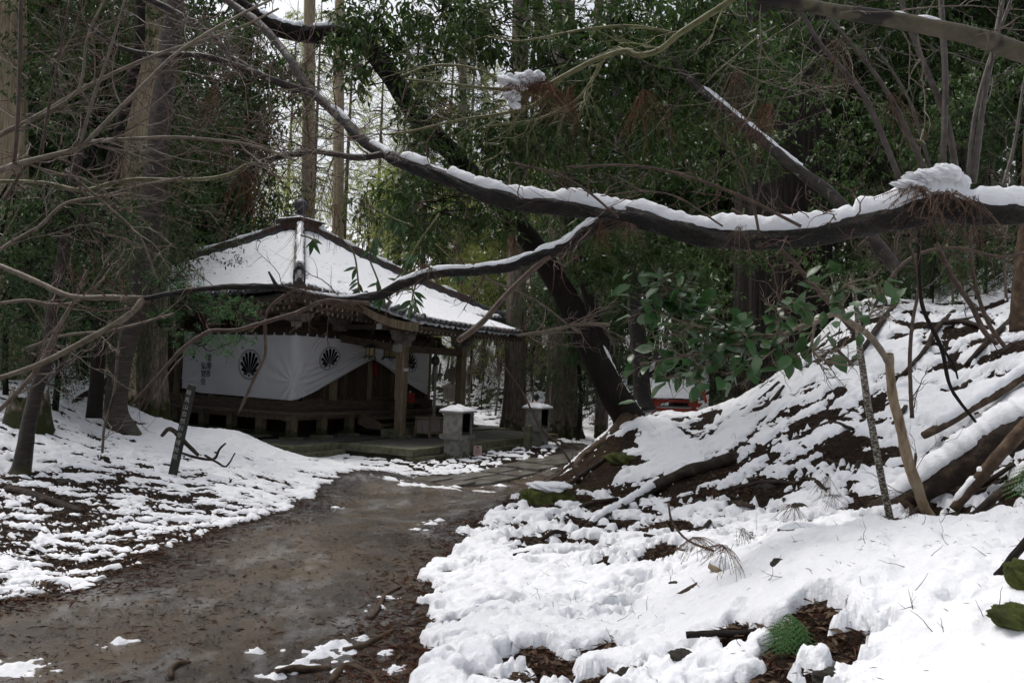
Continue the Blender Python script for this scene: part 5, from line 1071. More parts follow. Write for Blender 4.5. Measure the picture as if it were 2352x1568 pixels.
# big fluted cedars: lobed section
def cedar_trunk(label, base, top, rb, rt, mat, lobes=9, seed=1, flare=.5, name='cedar_tree', cat='tree'):
    base = np.array(base); top = np.array(top); o = empty(name, tuple(base), label, cat); n, k = 40, 72
    t = np.linspace(0, 1, n)**1.5; a = np.arange(k)/k*2*math.pi; h = t*np.linalg.norm(top-base)
    r = (rb+(rt-rb)*t)*(1+flare*np.exp(-h/.7))
    lob = 1+(.045+.12*np.exp(-h/1.2))[:, None]*np.sin(a*lobes+seed+2*np.sin(a*2+seed))[None]+.05*fbm(np.cos(a)[None]*2.5+h[:, None]*.2, np.sin(a)[None]*2.5, seed, 3)+.02*np.sin(a*27+3*np.sin(a*4))[None]
    V = (t[:, None]*(top-base)[None])[:, None]+np.stack([r[:, None]*lob*np.cos(a), r[:, None]*lob*np.sin(a), np.zeros((n, k))], -1)
    i = np.arange(n-1)[:, None]*k; j = np.arange(k)[None]; j2 = (j+1) % k
    MB().add(V.reshape(-1, 3), np.stack([i+j, i+j2, i+k+j2, i+k+j], -1).reshape(-1, 4)).build('trunk', M[mat], o, True); return o
def basez(p, dz=-.25): p = np.array(p); return np.array([p[0], p[1], float(H(p[0], p[1]))+dz])
c1 = cedar_trunk('pale-barked leaning cedar left of the cherry trunk', basez(at(252, 940, 16.5)), at(415, -500, 17.5), .36, .20, 'cedar_pale', 11, 2, .25)
c7 = cedar_trunk('reddish cedar standing between the cherry trunk and the hall', basez(at(336, 945, 17.2)), at(378, -500, 18), .40, .22, 'cedar', 10, 12, .25)
c2 = cedar_trunk('pale tan cedar trunk cut by the left edge of the picture', basez(at(8, 900, 15)), at(14, -600, 15), .42, .30, 'cedar_pale', 9, 4, .3)
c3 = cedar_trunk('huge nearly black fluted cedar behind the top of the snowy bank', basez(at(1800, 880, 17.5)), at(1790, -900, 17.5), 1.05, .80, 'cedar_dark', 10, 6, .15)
c4 = cedar_trunk('tall cedar with lichen-grey bark right behind the porch roof', basez(at(1183, 970, 27)), at(1200, -300, 27), .36, .24, 'cedar', 9, 7, .75)
c5 = cedar_trunk('stout cedar with mossy spreading root flare beside the path', basez(at(1290, 972, 27)), at(1297, -300, 27), .50, .34, 'cedar', 11, 8, .75)
c6 = cedar_trunk('slim cedar trunk behind the trail sign', basez(at(1381, 972, 27)), at(1375, -300, 28), .18, .14, 'cedar', 7, 9, .3)
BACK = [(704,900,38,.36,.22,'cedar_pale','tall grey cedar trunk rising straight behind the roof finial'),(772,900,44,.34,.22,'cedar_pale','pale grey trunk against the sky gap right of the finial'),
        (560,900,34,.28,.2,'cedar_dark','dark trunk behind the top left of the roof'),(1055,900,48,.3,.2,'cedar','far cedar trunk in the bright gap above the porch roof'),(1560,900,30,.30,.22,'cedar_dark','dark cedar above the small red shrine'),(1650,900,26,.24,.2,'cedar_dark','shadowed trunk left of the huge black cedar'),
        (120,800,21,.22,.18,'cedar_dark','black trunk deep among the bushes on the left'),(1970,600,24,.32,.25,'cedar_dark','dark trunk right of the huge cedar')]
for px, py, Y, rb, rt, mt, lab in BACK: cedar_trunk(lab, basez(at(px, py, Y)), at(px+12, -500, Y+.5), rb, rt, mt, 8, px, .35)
ch, P, R = trunk_thing('cherry_tree', 'dark ring-barked cherry trunk bowed in front of the massive pale cedar', 'tree', [(292,1020,30),(280,985,25),(265,940,23),(278,840,22),(302,740,23),(328,600,24),(345,480,24),(362,330,23),(380,180,22),(398,40,21),(405,-60,20)], 13.8, 14.2, 'cherry_grey', 20, .12, .35, 31)
la, P, R = trunk_thing('leaning_tree', 'near-black tree leaning left off the bank with limb arching to the top', 'tree', [(1452,985,40),(1438,950,32),(1400,890,31),(1350,785,29),(1300,685,27),(1250,600,26),(1195,525,25),(1150,470,24),(1090,410,23),(1032,345,23),(985,300,23),(938,236,23),(886,157,23),(831,98,22),(776,80,22),(702,78,20),(629,62,19),(560,20,18),(500,-30,17)], 13.3, 11.5, 'bark_wet', 20, .12, .2, 33)
snow_on(P, R, .795, .93, .05, 41, la, P[0], -.2); snow_on(P, R, .0, .16, .03, 42, la, P[0], .1)
for L in ([(1445,960,20),(1400,1010,16),(1340,1050,11),(1320,1085,8)], [(1450,960,16),(1420,1030,12),(1400,1080,9),(1350,1100,7)], [(1455,965,16),(1500,1000,12),(1560,1010,8)]):
    P_, R_ = curve(L, 13.0, 12.2); mb = MB().tube(P_, R_, 10, .2, 5); mb.v = [v-P[0] for v in mb.v]; mb.build('root', M['log_brown'], la, True)
t2, P, R = trunk_thing('companion_tree', 'slimmer dark trunk leaning beside the near-black one', 'tree', [(1432,930,16),(1415,880,15),(1390,800,14.5),(1360,710,14),(1340,640,13.5),(1318,560,13),(1292,430,12),(1262,280,11),(1240,100,10),(1235,-40,9)], 14.2, 14.6, 'bark_wet', 14, .12, .2, 35)
t3, P, R = trunk_thing('straight_tree', 'upright dark trunk spotted with pale lichen behind the bank crest', 'tree', [(1482,945,20),(1476,900,18),(1462,750,17),(1450,600,16),(1436,430,15),(1420,260,14),(1408,80,13),(1400,-60,12)], 14.6, 15, 'bark_limb', 14, .12, .25, 37)
t4, P, R = trunk_thing('young_trunk', 'slim dark trunk standing in the patchy snow at the far left', 'tree', [(42,1100,20),(52,1060,16),(68,960,15),(90,880,14),(108,820,13),(120,720,12),(140,600,11),(165,450,10),(190,300,9)], 10.2, 10.5, 'cherry', 14, .14, .3, 39)
t5, P, R = trunk_thing('dark_twisted_tree', 'dark twisted trunk left of the pale cedar', 'tree', [(215,960,15),(228,800,14),(240,620,13),(250,420,12),(285,256,12),(318,110,11),(322,0,11),(325,-60,10)], 13, 13.4, 'bark_wet', 12, .15, .2, 43)
t6, P, R = trunk_thing('far_right_trunk', 'reddish mossy trunk stub at the right edge above the snow ledge', 'tree', [(2352,760,22),(2345,690,18),(2348,600,15),(2355,520,14),(2362,400,13),(2370,200,12)], 9.8, 9.8, 'log_brown', 18, .2, .3, 47)
# stump at left, broken
st_ = empty('broken_stump', tuple(basez(at(62, 985, 12))), 'hollow mossy tree stump among snow at the far left', 'stump'); mb = MB(); a = np.arange(26)/26*2*math.pi; zs = np.linspace(0, 1, 7)
top = .75+.28*fbm(np.cos(a)*2, np.sin(a)*2, 9, 3); V = np.stack([np.stack([(.36-.10*z+.12*np.exp(-z*5))*np.cos(a), (.36-.10*z+.12*np.exp(-z*5))*np.sin(a), z*top], -1) for z in zs], 0)
Vi = np.stack([.2*np.cos(a), .2*np.sin(a), top*.8], -1)[None]; V = np.concatenate([V, Vi]); k = 26; i = np.arange(7)[:, None]*k; j = np.arange(k)[None]; j2 = (j+1) % k
mb.add(V.reshape(-1, 3), np.stack([i+j, i+j2, i+k+j2, i+k+j], -1).reshape(-1, 4)); mb.build('stump_wood', M['cedar'], st_, True)

# ---- stems on the right bank
P, R = curve([(2052,1222,10),(2046,1200,8.5),(2036,1150,8),(2025,1100,8),(2012,1030,8),(2003,980,8),(1992,920,8),(1985,870,7.5),(1976,810,7.5),(1971,748,7),(1966,700,5),(1955,640,4)], 6.4, 6.2); t_, o_ = wooden('scaly_sapling', 'thin dark sapling crusted with pale lichen on the right bank', 'sapling', P)
mb = MB().tube(P, R, 12, .12, 51); wpart(mb, 'trunk', 'scaly', t_, o_)
P, R = curve([(2155,1222,14),(2148,1206,12),(2135,1185,11),(2122,1160,12),(2104,1110,12),(2088,1066,12),(2069,985,10.5),(2052,915,10.5),(2044,850,9.5),(2042,812,9.5)], 6.3, 6.0); cam_t, o_ = wooden('camellia_tree', 'tan crooked camellia with sawn top arching a leafy bough over the bank', 'tree', P)
tr_ = wpart(MB().tube(P, R, 16, .22, 53), 'trunk', 'stem_tan', cam_t, o_); e = MB().tube([P[-1]-o_, P[-1]-o_+np.array([0, 0, .003])], [R[-1]*.9, R[-1]*.85], 12); e.build('sawn_top', M['cutwood'], tr_)
CB = [[(2041,835,7.5),(2030,815,7.5),(2012,789,7.5),(1990,765,7.5),(1973,754,7.5),(1945,735,7),(1920,722,6.5),(1895,728,6),(1872,741,6),(1835,752,5.5),(1797,769,5),(1762,771,4.5)],
      [(1762,771,4),(1680,762,3.5),(1590,745,3),(1520,720,2.5),(1475,700,2)], [(1770,772,4),(1690,790,3.5),(1610,810,3),(1530,825,2.5),(1470,835,2)], [(1700,790,3),(1640,830,2.5),(1570,860,2.5),(1520,870,2)], [(1690,762,3),(1630,725,2.5),(1560,690,2),(1520,675,2)], [(1872,741,4),(1865,790,3.5),(1880,820,3),(1925,835,2.5)],
      [(1945,735,4),(1930,690,3.5),(1935,660,3),(1985,640,2.5)], [(1797,769,4),(1780,730,3),(1810,700,2.5),(1850,690,2)], [(1830,752,3),(1780,800,2.5),(1720,850,2)], [(1590,700,2.5),(1560,670,2),(1530,660,2)], [(1980,760,3),(2000,720,2.5),(2030,700,2),(2010,660,2)]]
lm = []
for q in range(5):                                   # camellia leaf blades, curled a little differently
    mb = MB(); n = 6; t = np.linspace(0, 1, n); w = .5*np.sin(math.pi*t**.8)**.85; c = .28+.1*q; zc = -c*.35*t**2
    V = []
    for a in (-1, 0, 1): V.append(np.stack([t, a*w*.58, zc+abs(a)*w*(.16-.03*q)+(.03*np.sin(t*9+q)*abs(a))], 1))
    V = np.vstack(V); Q = []
    for a in range(2):
        for i in range(n-1): Q.append([a*n+i, a*n+i+1, (a+1)*n+i+1, (a+1)*n+i])
    mb.add(V, Q); lm.append(mb.mesh('leaf', M['leaf_camellia'], True))
nl = 0
for bi, L in enumerate(CB):
    P, R = curve(L, 6.0 if bi == 0 else 5.2, 5.2 if bi == 0 else 5.0, 5); mb = MB().tube(P, R, 8, .15, bi); sprout(mb, P, R, 14 if bi else 5, .22, 1, .2, .0, 3, .6, .1 if bi else .6); wpart(mb, 'bough', 'bark_pale', cam_t, o_)
    m = len(P); cnt = [12, 44, 44, 34, 36, 14, 16, 22, 24, 28, 8][bi]
    for i in range(cnt):
        t = (rng.uniform(.45, 1) if bi == 0 else rng.uniform(.02, 1))*(m-1.01); k = int(t); p = P[k]+(P[k+1]-P[k])*(t-k); d = P[k+1]-P[k]; d /= np.linalg.norm(d)
        off = rng.normal(0, .075, 3)*np.array([1.1, 1.4, 1]); p = p+off; dr = d*.6+rng.normal(0, .65, 3)+np.array([-.2, -.2, -.22]); dr /= np.linalg.norm(dr); up = np.array([rng.normal(0, .5), rng.normal(-.15, .45), 1.]); sd = np.cross(up, dr); sd /= np.linalg.norm(sd); up = np.cross(dr, sd)
        ln = rng.uniform(.09, .165); o = bpy.data.objects.new('leaf', lm[rng.integers(5)]); link(o, cam_t)
        o.matrix_local = Matrix.Translation(p-o_) @ (Matrix((dr, sd, up)).transposed()*ln).to_4x4(); nl += 1
P, R = curve([(2105,480,4),(2109,517,4),(2113,649,4),(2122,714,4.5),(2162,798,4.5),(2184,890,4),(2241,969,3)], 5.2, 5.2); t_, o_ = wooden('hanging_branch', 'thin dark branch hanging down in front of the right bank', 'branch', P)
mb = MB().tube(P, R, 8, .15, 55)
for L in ([(2122,714,3),(2134,740,3),(2150,742,2)], [(2162,798,3),(2190,835,2.5),(2200,870,2)]): a, b = curve(L, 5.2); mb.tube(a, b, 6)
wpart(mb, 'bough', 'bark_wet', t_, o_)
SH = [([(2095,960,5),(2092,900,4.5),(2090,820,4.5),(2096,740,4),(2110,650,3.5),(2090,560,3)], 7.6, 'brown sucker stem rising from the middle of the bank'),([(2110,1160,3),(2100,1100,3),(2103,1040,3)], 6.4, 'short dead stick beside the camellia foot'),([(2010,700,4),(2060,620,4),(2120,580,4),(2200,570,4),(2300,590,3.5),(2370,575,3)], 8.2, 'olive bough lying level over the bank top'),
      ([(1960,760,6),(1900,690,6),(1810,590,5.5),(1740,520,5),(1680,480,4)], 7.2, 'reddish stem slanting up past the black cedar'),([(2150,560,6),(2190,640,6),(2230,700,6),(2260,760,6),(2290,790,5)], 9.3, 'dark fallen stick leaning on the upper bank'),([(2310,800,5),(2270,740,5),(2240,650,4),(2230,540,4),(2260,430,3)], 9.0, 'thin stem on the upper right bank'),([(1960,840,4),(1920,800,4),(1900,770,3)], 6.6, 'twig stub beside the scaly sapling'),
      ([(1330,1100,3),(1290,1030,2.5),(1240,980,2.5),(1200,900,2),(1150,830,2)], 10.6, 'long bare twig arching from the bank edge over the candle boxes'),([(1095,900,0),(0,0,0)], 0, '')]
for L, Y, lab in SH[:-1]:
    P, R = curve(L, Y, Y+.1); t_, o_ = wooden('thin_stem', lab, 'stem', P, 'thin stems on the right bank'); mb = MB().tube(P, R, 7, .12, 5); sprout(mb, P, R, 5, .5, 1, .25, 0, 3, .35); wpart(mb, 'stem', 'bark_brown', t_, o_)

# ---- fallen logs, sticks, roots
def ground_curve(L, lift=.0, n=6):
    P = []; R = []
    for px, py, r in L: g = on_ground(px, py); R.append(r*g[1]/FPX); P.append(g+np.array([0, 0, lift+r*g[1]/FPX*.4]))
    PR = smooth_path(np.hstack([P, np.array(R)[:, None]]), n); return PR[:, :3], np.maximum(PR[:, 3], .003)
def log(L, label, mat='log', lift=0, snow=None, seed=1, name='fallen_log', Y=None, cat='log', gap=0, rough=.28):
    P, R = ground_curve(L, lift) if Y is None else curve(L, *Y); o, org = wooden(name, label, cat, P)
    wpart(MB().tube(P, R, 14, rough, seed), 'log', mat, o, org)
    if snow: snow_on(P, R, snow[0], snow[1], snow[2], seed+50, o, org, gap)
    return o
log([(2440,925,46),(2352,975,46),(2280,1015,44),(2192,1072,38),(2100,1130,30),(2020,1170,22),(1985,1185,12)], 'thick rotten fallen log on the right bank with snow along its upper side', 'log', 0, (.02, .8, .07), 61, Y=(6.5, 7.2), gap=-.2)
log([(2420,810,14),(2352,858,14),(2280,905,13),(2200,955,12),(2122,1000,9)], 'slimmer brown log lying above and parallel to the thick one', 'log_brown', 0, (.02, .95, .05), 62, Y=(8.4, 7.9), gap=-.1)
log([(2370,960,14),(2300,1040,14),(2240,1110,13),(2190,1170,11)], 'reddish branch propped in the dark hollow under the thick log', 'log_brown', 0, (.4, .98, .02), 63, Y=(6.0, 6.2))
log([(2370,1080,9),(2300,1130,9),(2230,1190,8)], 'dark stick in the hollow by the right edge', 'log', 0, None, 64, Y=(5.7, 5.9))
log([(1690,1068,15),(1640,1078,16),(1570,1100,14),(1500,1128,13),(1440,1165,12),(1390,1200,10),(1350,1222,7)], 'gnarled half-buried log curving down the middle of the bank', 'log', .02, (.5, .98, .03), 65, gap=.15)
log([(2420,1170,9),(2352,1250,9),(2310,1300,9),(2272,1342,8)], 'black wet stick leaning against the mossy boulder', 'bark_wet', 0, None, 66, Y=(3.3, 3.35), name='wet_stick', cat='stick')
log([(1576,1457,7),(1650,1455,8),(1740,1453,8),(1813,1449,6)], 'flat charred branch jutting out of the snow above the fern', 'bark_wet', 0, None, 67, Y=(3.75, 3.7), name='charred_branch', cat='stick')
log([(1632,1296,11),(1655,1308,13),(1680,1325,13),(1694,1334,11)], 'short sawn log end poking from the snow amid dead sprays', 'stem_tan', 0, (.0, .5, .05), 68, Y=(4.9, 4.75), name='sawn_log', cat='log')
log([(1555,1370,7),(1610,1340,7),(1660,1310,6)], 'reddish stick under the sawn log', 'log_brown', 0, None, 69, Y=(4.75, 4.9), name='red_stick', cat='stick')
log([(1788,1220,8),(1830,1218,9),(1880,1226,7),(1905,1240,5)], 'broken branch roofed with snow above a dark hollow', 'log_brown', .04, (.05, .9, .05), 70, Y=(5.4, 5.4), name='snow_roofed_branch', cat='stick')
log([(1700,1318,3),(1760,1270,3.5),(1820,1245,3),(1860,1240,2)], 'thin bent stick curving over the snow right of the sawn log', 'log_brown', 0, None, 71, Y=(5.0, 5.1), name='bent_stick', cat='stick')
log([(1535,1155,2.5),(1545,1200,2.5),(1580,1240,2.5),(1640,1265,3)], 'long thin arched twig on the middle of the snow slope', 'log_brown', 0, None, 72, Y=(5.8, 5.6), name='arched_twig', cat='stick')
log([(1672,1165,6),(1700,1178,6),(1730,1190,5)], 'short dark stick half sunk in the snow above the broken branch', 'log', .02, None, 73, name='short_stick', cat='stick')
log([(372,1000,4),(392,985,5),(425,1015,5),(455,1045,4)], 'crooked dead branch behind the leaning sign post', 'log', .05, None, 74, name='crooked_branch', cat='branch', Y=(11.6, 11.3))
log([(418,1040,2.5),(450,1050,3),(490,1054,3),(505,1030,2.5),(518,1018,2)], 'bent dead branch in the snow right of the leaning sign post', 'log', .05, None, 75, name='bent_branch', cat='branch', Y=(11.4, 11.2))
log([(470,1045,2.5),(500,1062,2.5),(520,1070,2),(540,1040,1.5)], 'forked dead twig at the tip of the bent branch', 'log', .03, None, 76, name='forked_twig', cat='branch', Y=(11.2, 11.1))
log([(235,870,14),(200,895,14),(165,915,16),(130,950,14)], 'snow-topped fallen trunk by the far left bushes', 'log', 0, (.0, .98, .10), 77, Y=(16, 14), gap=-.3)
log([(20,1130,10),(90,1150,10),(150,1165,9),(190,1180,6)], 'old dark log sunk in the leaf litter on the left', 'log', 0, None, 78)
log([(635,1556,6),(680,1545,9),(726,1540,8),(760,1535,5)], 'exposed root at the bottom edge of the path, left one', 'log_brown', .0, None, 79, name='exposed_root', cat='root', rough=.35)
log([(760,1572,8),(775,1550,8),(800,1535,8),(850,1550,6),(870,1580,6)], 'gnarled exposed root by the path at the bottom edge', 'log_brown', .0, None, 80, name='exposed_root', cat='root', rough=.35)
log([(790,1500,7),(830,1490,7),(870,1470,6),(905,1450,4)], 'root half covered by a snow patch on the path margin', 'log_brown', .0, None, 81, name='exposed_root', cat='root', rough=.35)
log([(850,1425,5),(870,1400,6),(885,1370,5),(920,1350,4)], 'root beside the small snow strip on the path margin', 'log_brown', .0, None, 82, name='exposed_root', cat='root', rough=.35)
log([(392,1562,5),(394,1540,6),(415,1528,5),(438,1525,3)], 'small curled root rising from the muddy path', 'log_brown', .01, None, 83, name='exposed_root', cat='root', rough=.3)
SL = ['stick under the broken-branch shelf of snow, upper edge', 'stick above the big melted patch of the bank', 'level stick in a slot of snow left of the scaly sapling', 'stick touching the scaly sapling half way up', 'longer stick lying up the slope below the black cedar', 'stick parallel to the longer one by the black cedar',
      'short stick right of the camellia on open snow', 'tiny stick in a pit in the middle of the bank', 'tiny stick just below the saddle of the bank', 'stick crossing the melted patch beside the scaly sapling', 'stick at the foot of the dark hollow near the right edge', 'stick lying in the thin snow next to the path edge', 'stick beside the lower end of the gnarled log',
      'stick on the leaf litter left of the short dark stick', 'upright stub of stick between the two right stems', 'stick on the upper bank below the level olive bough']
for i, (a, b, c, d) in enumerate(((1800,1160,1850,1190),(1880,1090,1900,1120),(1900,1060,1960,1072),(1960,1110,1985,1075),(1730,960,1800,905),(1790,890,1700,955),(2230,870,2160,905),(1830,1010,1850,1040),(1700,1030,1720,1045),(1840,1105,1900,1140),(2240,1200,2300,1170),(1240,1240,1300,1225),(1480,1170,1560,1150),(1630,1205,1600,1240),(2080,950,2050,990),(2280,760,2240,730))):
    log([(a,b,5),((a+c)/2,(b+d)/2+3,5.5),(c,d,3.5)], SL[i], 'log', .0, None, 90+i, name='buried_stick', cat='stick')['group'] = 'sticks melting out of the bank snow'
for i, (L, lab) in enumerate((([(2090,1190,5),(2150,1150,7),(2230,1120,6),(2330,1090,5)], 'root running through the dark hollow below the thick log'), ([(2180,1210,4),(2220,1160,5),(2290,1110,5),(2352,1060,4)], 'thin root beside the hollow near the right edge'), ([(2060,700,6),(2020,760,7),(1990,820,6),(1950,860,4)], 'root snaking down from the crest by the scaly sapling'), ([(2190,720,6),(2150,780,6),(2120,840,5),(2060,880,3)], 'root on the upper bank left of the hanging branch'),
      ([(2330,740,7),(2280,800,7),(2220,840,5)], 'root spreading from the right edge trunk'), ([(1240,1150,5),(1290,1120,6),(1340,1090,5),(1390,1060,4)], 'root hanging down the bare earth bank'), ([(1300,1190,4),(1350,1160,5),(1420,1150,4)], 'root at the foot of the bare earth bank'), ([(1180,1290,4),(1260,1260,5),(1340,1250,4)], 'dark root in the patchy snow below the bank'), ([(1480,1260,4),(1540,1240,5),(1600,1250,4)], 'dark root across the middle of the slope'),
      ([(1690,1130,5),(1760,1110,6),(1830,1120,4)], 'root across the big melted patch'), ([(1860,1000,5),(1910,985,5),(1960,1000,4)], 'root left of the scaly sapling'), ([(2120,770,5),(2200,755,6),(2270,770,4)], 'root lying level on the upper bank'))):
    log(L, lab, 'log', .01, None, 130+i, name='bank_root', cat='root', rough=.35)
pk = MB()                                            # little bare twigs and stalks poking out of the near snow
for _ in range(150):
    px, py = rng.uniform(1050, 2330), rng.uniform(960, 1540)
    g = on_ground(px, py, -.01); l_ = rng.uniform(.04, .16); twig(pk, g, np.array([rng.normal(0, .6), rng.normal(0, .4), rng.uniform(.1, .8)]), l_, .0022, 1 if rng.random() < .4 else 0, .25, 0, 2, 4, 3)
tag(pk.build('poking_twigs', M['bark_brown']), 'small bare twigs and stalks poking out of the bank snow', 'twigs', kind='stuff')
# rocks and mossy things
def rock(px, py, r, label, mat='moss', sc=(1.3, 1, .7), sink=.35, seed=1, name='mossy_rock', Y=None, snow=False):
    g = on_ground(px, py) if Y is None else at(px, py, Y); o = empty(name, tuple(g), label, 'rock'); lump((0, 0, -r*sink), r, seed, sc, .35).build('stone', M[mat], o, True)
    if snow: lump((r*.1, 0, r*sc[2]*.75), r*.75, seed+1, (sc[0]*1.0, .9, .35), .4).build('snow', M['snow'], o, True)
rock(2335, 1425, .07, 'bright green mossy rock at the right edge of the snow', 'moss', (1.4, 1.0, .7), -.15, 5, Y=2.86); rock(2345, 1325, .07, 'small mossy patch above the bright green rock', 'moss', (.8, 1, .8), -.1, 6, Y=3.15)
rock(1255, 1150, .26, 'mossy earth stump at the corner of the bank beside the path', 'moss', (1.35, 1, .8), .2, 8, 'mossy_stump', None, True); rock(1440, 1040, .22, 'mossy hump below the leaning tree', 'moss', (1.5, 1, .6), .4, 9)
for px, py, r, lab in ((1555,962,.10,'dark stone in the saddle in front of the small red shrine'),(1610,1148,.07,'stone showing through snow beside the gnarled log'),(1835,1200,.05,'small stone under the broken branch'),(1760,1120,.09,'stone in the big melted patch of the bank'),(1790,1330,.035,'black stone in a round hole in the snow'),(1565,1550,.04,'mossy stone at the bottom edge of the snow'),(1440,1560,.035,'low mossy stone at the bottom centre'),(150,1110,.10,'stone in the leaf litter on the left slope'),(280,1000,.13,'rock at the foot of the cherry'),(1550,1360,.03,'stone near the sawn log'),(1920,1545,.06,'rotting wood lump under the fern')): rock(px, py, r, lab, 'rock', (1.3, 1, .7), .2, int(px), 'rock')
# dead sprays lying on the slope
for px, py, k, sc, lab in ((1600,1320,3,1.2,'spray of dead needles left of the sawn log'),(1660,1350,3,1.1,'dead needles under the sawn log'),(1700,1290,1,.9,'thin dead spray behind the sawn log'),(1900,1170,1,1.1,'arching dead spray with drooping needles on the bank'),(1820,1235,3,1.0,'needles hanging beneath the snow-roofed branch'),(1640,1165,0,.8,'dead spray by the short dark stick'),(1910,1195,3,.9,'dead needles below the arching spray'),(2090,1235,3,.6,'dead spray in the snow below the camellia foot')):
    g = on_ground(px, py, .16*sc); tag(inst(spr[k], 'dead_cedar_spray', None, tuple(g), (rng.normal(0, .3), rng.normal(0, .3), rng.uniform(0, 6)), sc*.8), lab, 'dead spray', 'dead cedar sprays on the bank')
# fern
def fern(px, py, Y, sc, label, nf=7, seed=0):
    r2 = np.random.default_rng(seed); g = at(px, py, Y) if np.isscalar(Y) else Y; o = empty('fern', tuple(g), label, 'fern')
    for f in range(nf):
        a = r2.uniform(-2.6, -.5) if f else -1.5; d = np.array([math.cos(a)*.8, math.sin(a)*.8, .25]); L = sc*r2.uniform(.7, 1.1); P = [np.zeros(3)]
        for s in range(10): d = d+np.array([0, 0, -.20]); d /= np.linalg.norm(d); P.append(P[-1]+d*L/10)
        P = np.array(P); mb = MB().tube(P, .0016, 3, cap=False)
        for i in range(1, 11):
            t = P[i]-P[i-1]; t /= np.linalg.norm(t); sd = np.cross(t, [0, 0, 1.]); sd /= np.linalg.norm(sd); w = L*.30*math.sin(math.pi*(1-i/11.5)**.7)
            for s in (-1, 1):
                tip = P[i]+sd*s*w+t*w*.45+np.array([0, 0, -.25*w]); ax = tip-P[i]; m = 6
                for j in range(m):
                    u = (j+.5)/m; c = P[i]+ax*u; ww = w*.20*(1-u*.75); 
                    for s2 in (-1, 1): mb.add([c-ax*.07, c+t*s2*ww+ax*.10, c+ax*.09], None, [[0, 1, 2]])
        mb.build('frond', M['leaf_fern'], o)
g_ = on_ground(1810, 1478, .13); fern(0, 0, g_, .21, 'green fern hanging in the hollow under the charred branch', 8, 3); fern(2375, 1060, 5.6, .5, 'green fern fronds at the right edge', 6, 5); fern(1445, 1085, 12.0, .4, 'small fern clinging to the bare bank', 5, 6)
# ================================================================== foliage
def leaves_at(C, D, N, L, W):             # bent diamond leaves: base C, direction D, normal N
    S_ = np.cross(N, D); S_ /= np.linalg.norm(S_, axis=1)[:, None]+1e-9; Nn = np.cross(D, S_); L = L[:, None]; W = W[:, None]
    b = C; tip = C+D*L-Nn*L*.12; l = C+D*L*.45+S_*W*.5+Nn*W*.14; r = C+D*L*.45-S_*W*.5+Nn*W*.14
    V = np.stack([b, l, tip, r], 1).reshape(-1, 3); i = np.arange(len(C))[:, None]*4
    return V, np.concatenate([i+[0, 2, 1], i+[0, 3, 2]], 0)
def norm(a): return a/(np.linalg.norm(a, axis=-1)[..., None]+1e-9)
def add_leaves(mb, C, D, N, L, W):
    V, t = leaves_at(C, D, N, L, W); mb.add(V, None, t)
def leafy_twigs(mb, C, r2, per=9, L=.10, W=.032, tw=.32, droop=.35, whorl=True):
    """around every twig centre C a short shoot with leaves set along it and bunched at its tip"""
    n = len(C); d = norm(r2.normal(0, 1, (n, 3))*[1, 1, .6]+[0, 0, -droop*.4]); u = np.linspace(.15, 1, per)[None, :, None]
    base = C[:, None]+d[:, None]*u*tw+r2.normal(0, .012, (n, per, 3)); ld = norm(d[:, None]*.55+r2.normal(0, .65, (n, per, 3))+[0, 0, -droop])
    nn = norm(np.array([0, 0, 1.])+r2.normal(0, .55, (n, per, 3))+[0, -.2, 0]); ll = L*r2.uniform(.65, 1.2, n*per); add_leaves(mb, base.reshape(-1, 3), ld.reshape(-1, 3), nn.reshape(-1, 3), ll, ll*W/L)
def cedar_sprays(mb, C, r2, per=9, L=.20, W=.022, out=None, droop=.5):
    n = len(C); d = norm(r2.normal(0, .5, (n, 3))+(out if out is not None else 0)+[0, 0, -.25]); u = np.linspace(0, 1, per)[None, :, None]
    base = C[:, None]+d[:, None]*u*.5+np.array([0, 0, -.12])*u**2; sgn = np.where(np.arange(per) % 2, 1, -1)[None, :, None]; sd = norm(np.cross(d, [0, 0, 1.]))[:, None]*sgn
    ld = norm(d[:, None]*.6+sd*.7+r2.normal(0, .25, (n, per, 3))+[0, 0, -droop]); nn = norm(np.array([0, 0, 1.])+r2.normal(0, .5, (n, per, 3))); ll = (L*r2.uniform(.6, 1.2, n*per))
    add_leaves(mb, base.reshape(-1, 3), ld.reshape(-1, 3), nn.reshape(-1, 3), ll, ll*W/L)
def blob_points(r2, n, R, gapseed, gap=-.05, sc=.9):
    P = []
    while sum(len(p) for p in P) < n:
        q = r2.uniform(-1, 1, (n*2, 3)); rr = np.linalg.norm(q, axis=1); q = q[(rr < 1) & (r2.uniform(0, 1, n*2) < .25+.75*rr**2)]*R
        g = fbm(q[:, 0]*sc+gapseed, q[:, 2]*sc+q[:, 1]*sc*.7, gapseed, 3); P.append(q[g > gap])
    return np.vstack(P)[:n]
# four tree kinds, built once and copied
def kind_broad(seed, n=2100, R=(2.6, 2.6, 3.4), cz=4.8, L=.14, W=.046, mat='leaf_broad', tr=.11, h=7, per=9):
    r2 = np.random.default_rng(seed); C = blob_points(r2, n, np.array(R), seed, .04)+[0, 0, cz]; mb = MB(); leafy_twigs(mb, C, r2, per, L, W)
    t = MB(); P = smooth_path(np.array([[0, 0, -.4], [.1, .05, 1.5], [-.1, .1, 3.2], [.15, 0, 5], [.1, .1, h]]), 5); t.tube(P, np.linspace(tr, tr*.25, len(P)), 8, .15, seed)
    for i in range(26):
        s = r2.uniform(.25, .95); p = P[int(s*(len(P)-1))]; q = C[r2.integers(n)]; m = (p+q)/2+[0, 0, -.15]+r2.normal(0, .1, 3); t.tube(smooth_path([p, m, q], 3), np.linspace(tr*.35, .006, 7), 4, cap=False)
    return t.mesh('trunk', M['bark_wet'], True), mb.mesh('crown', M[mat])
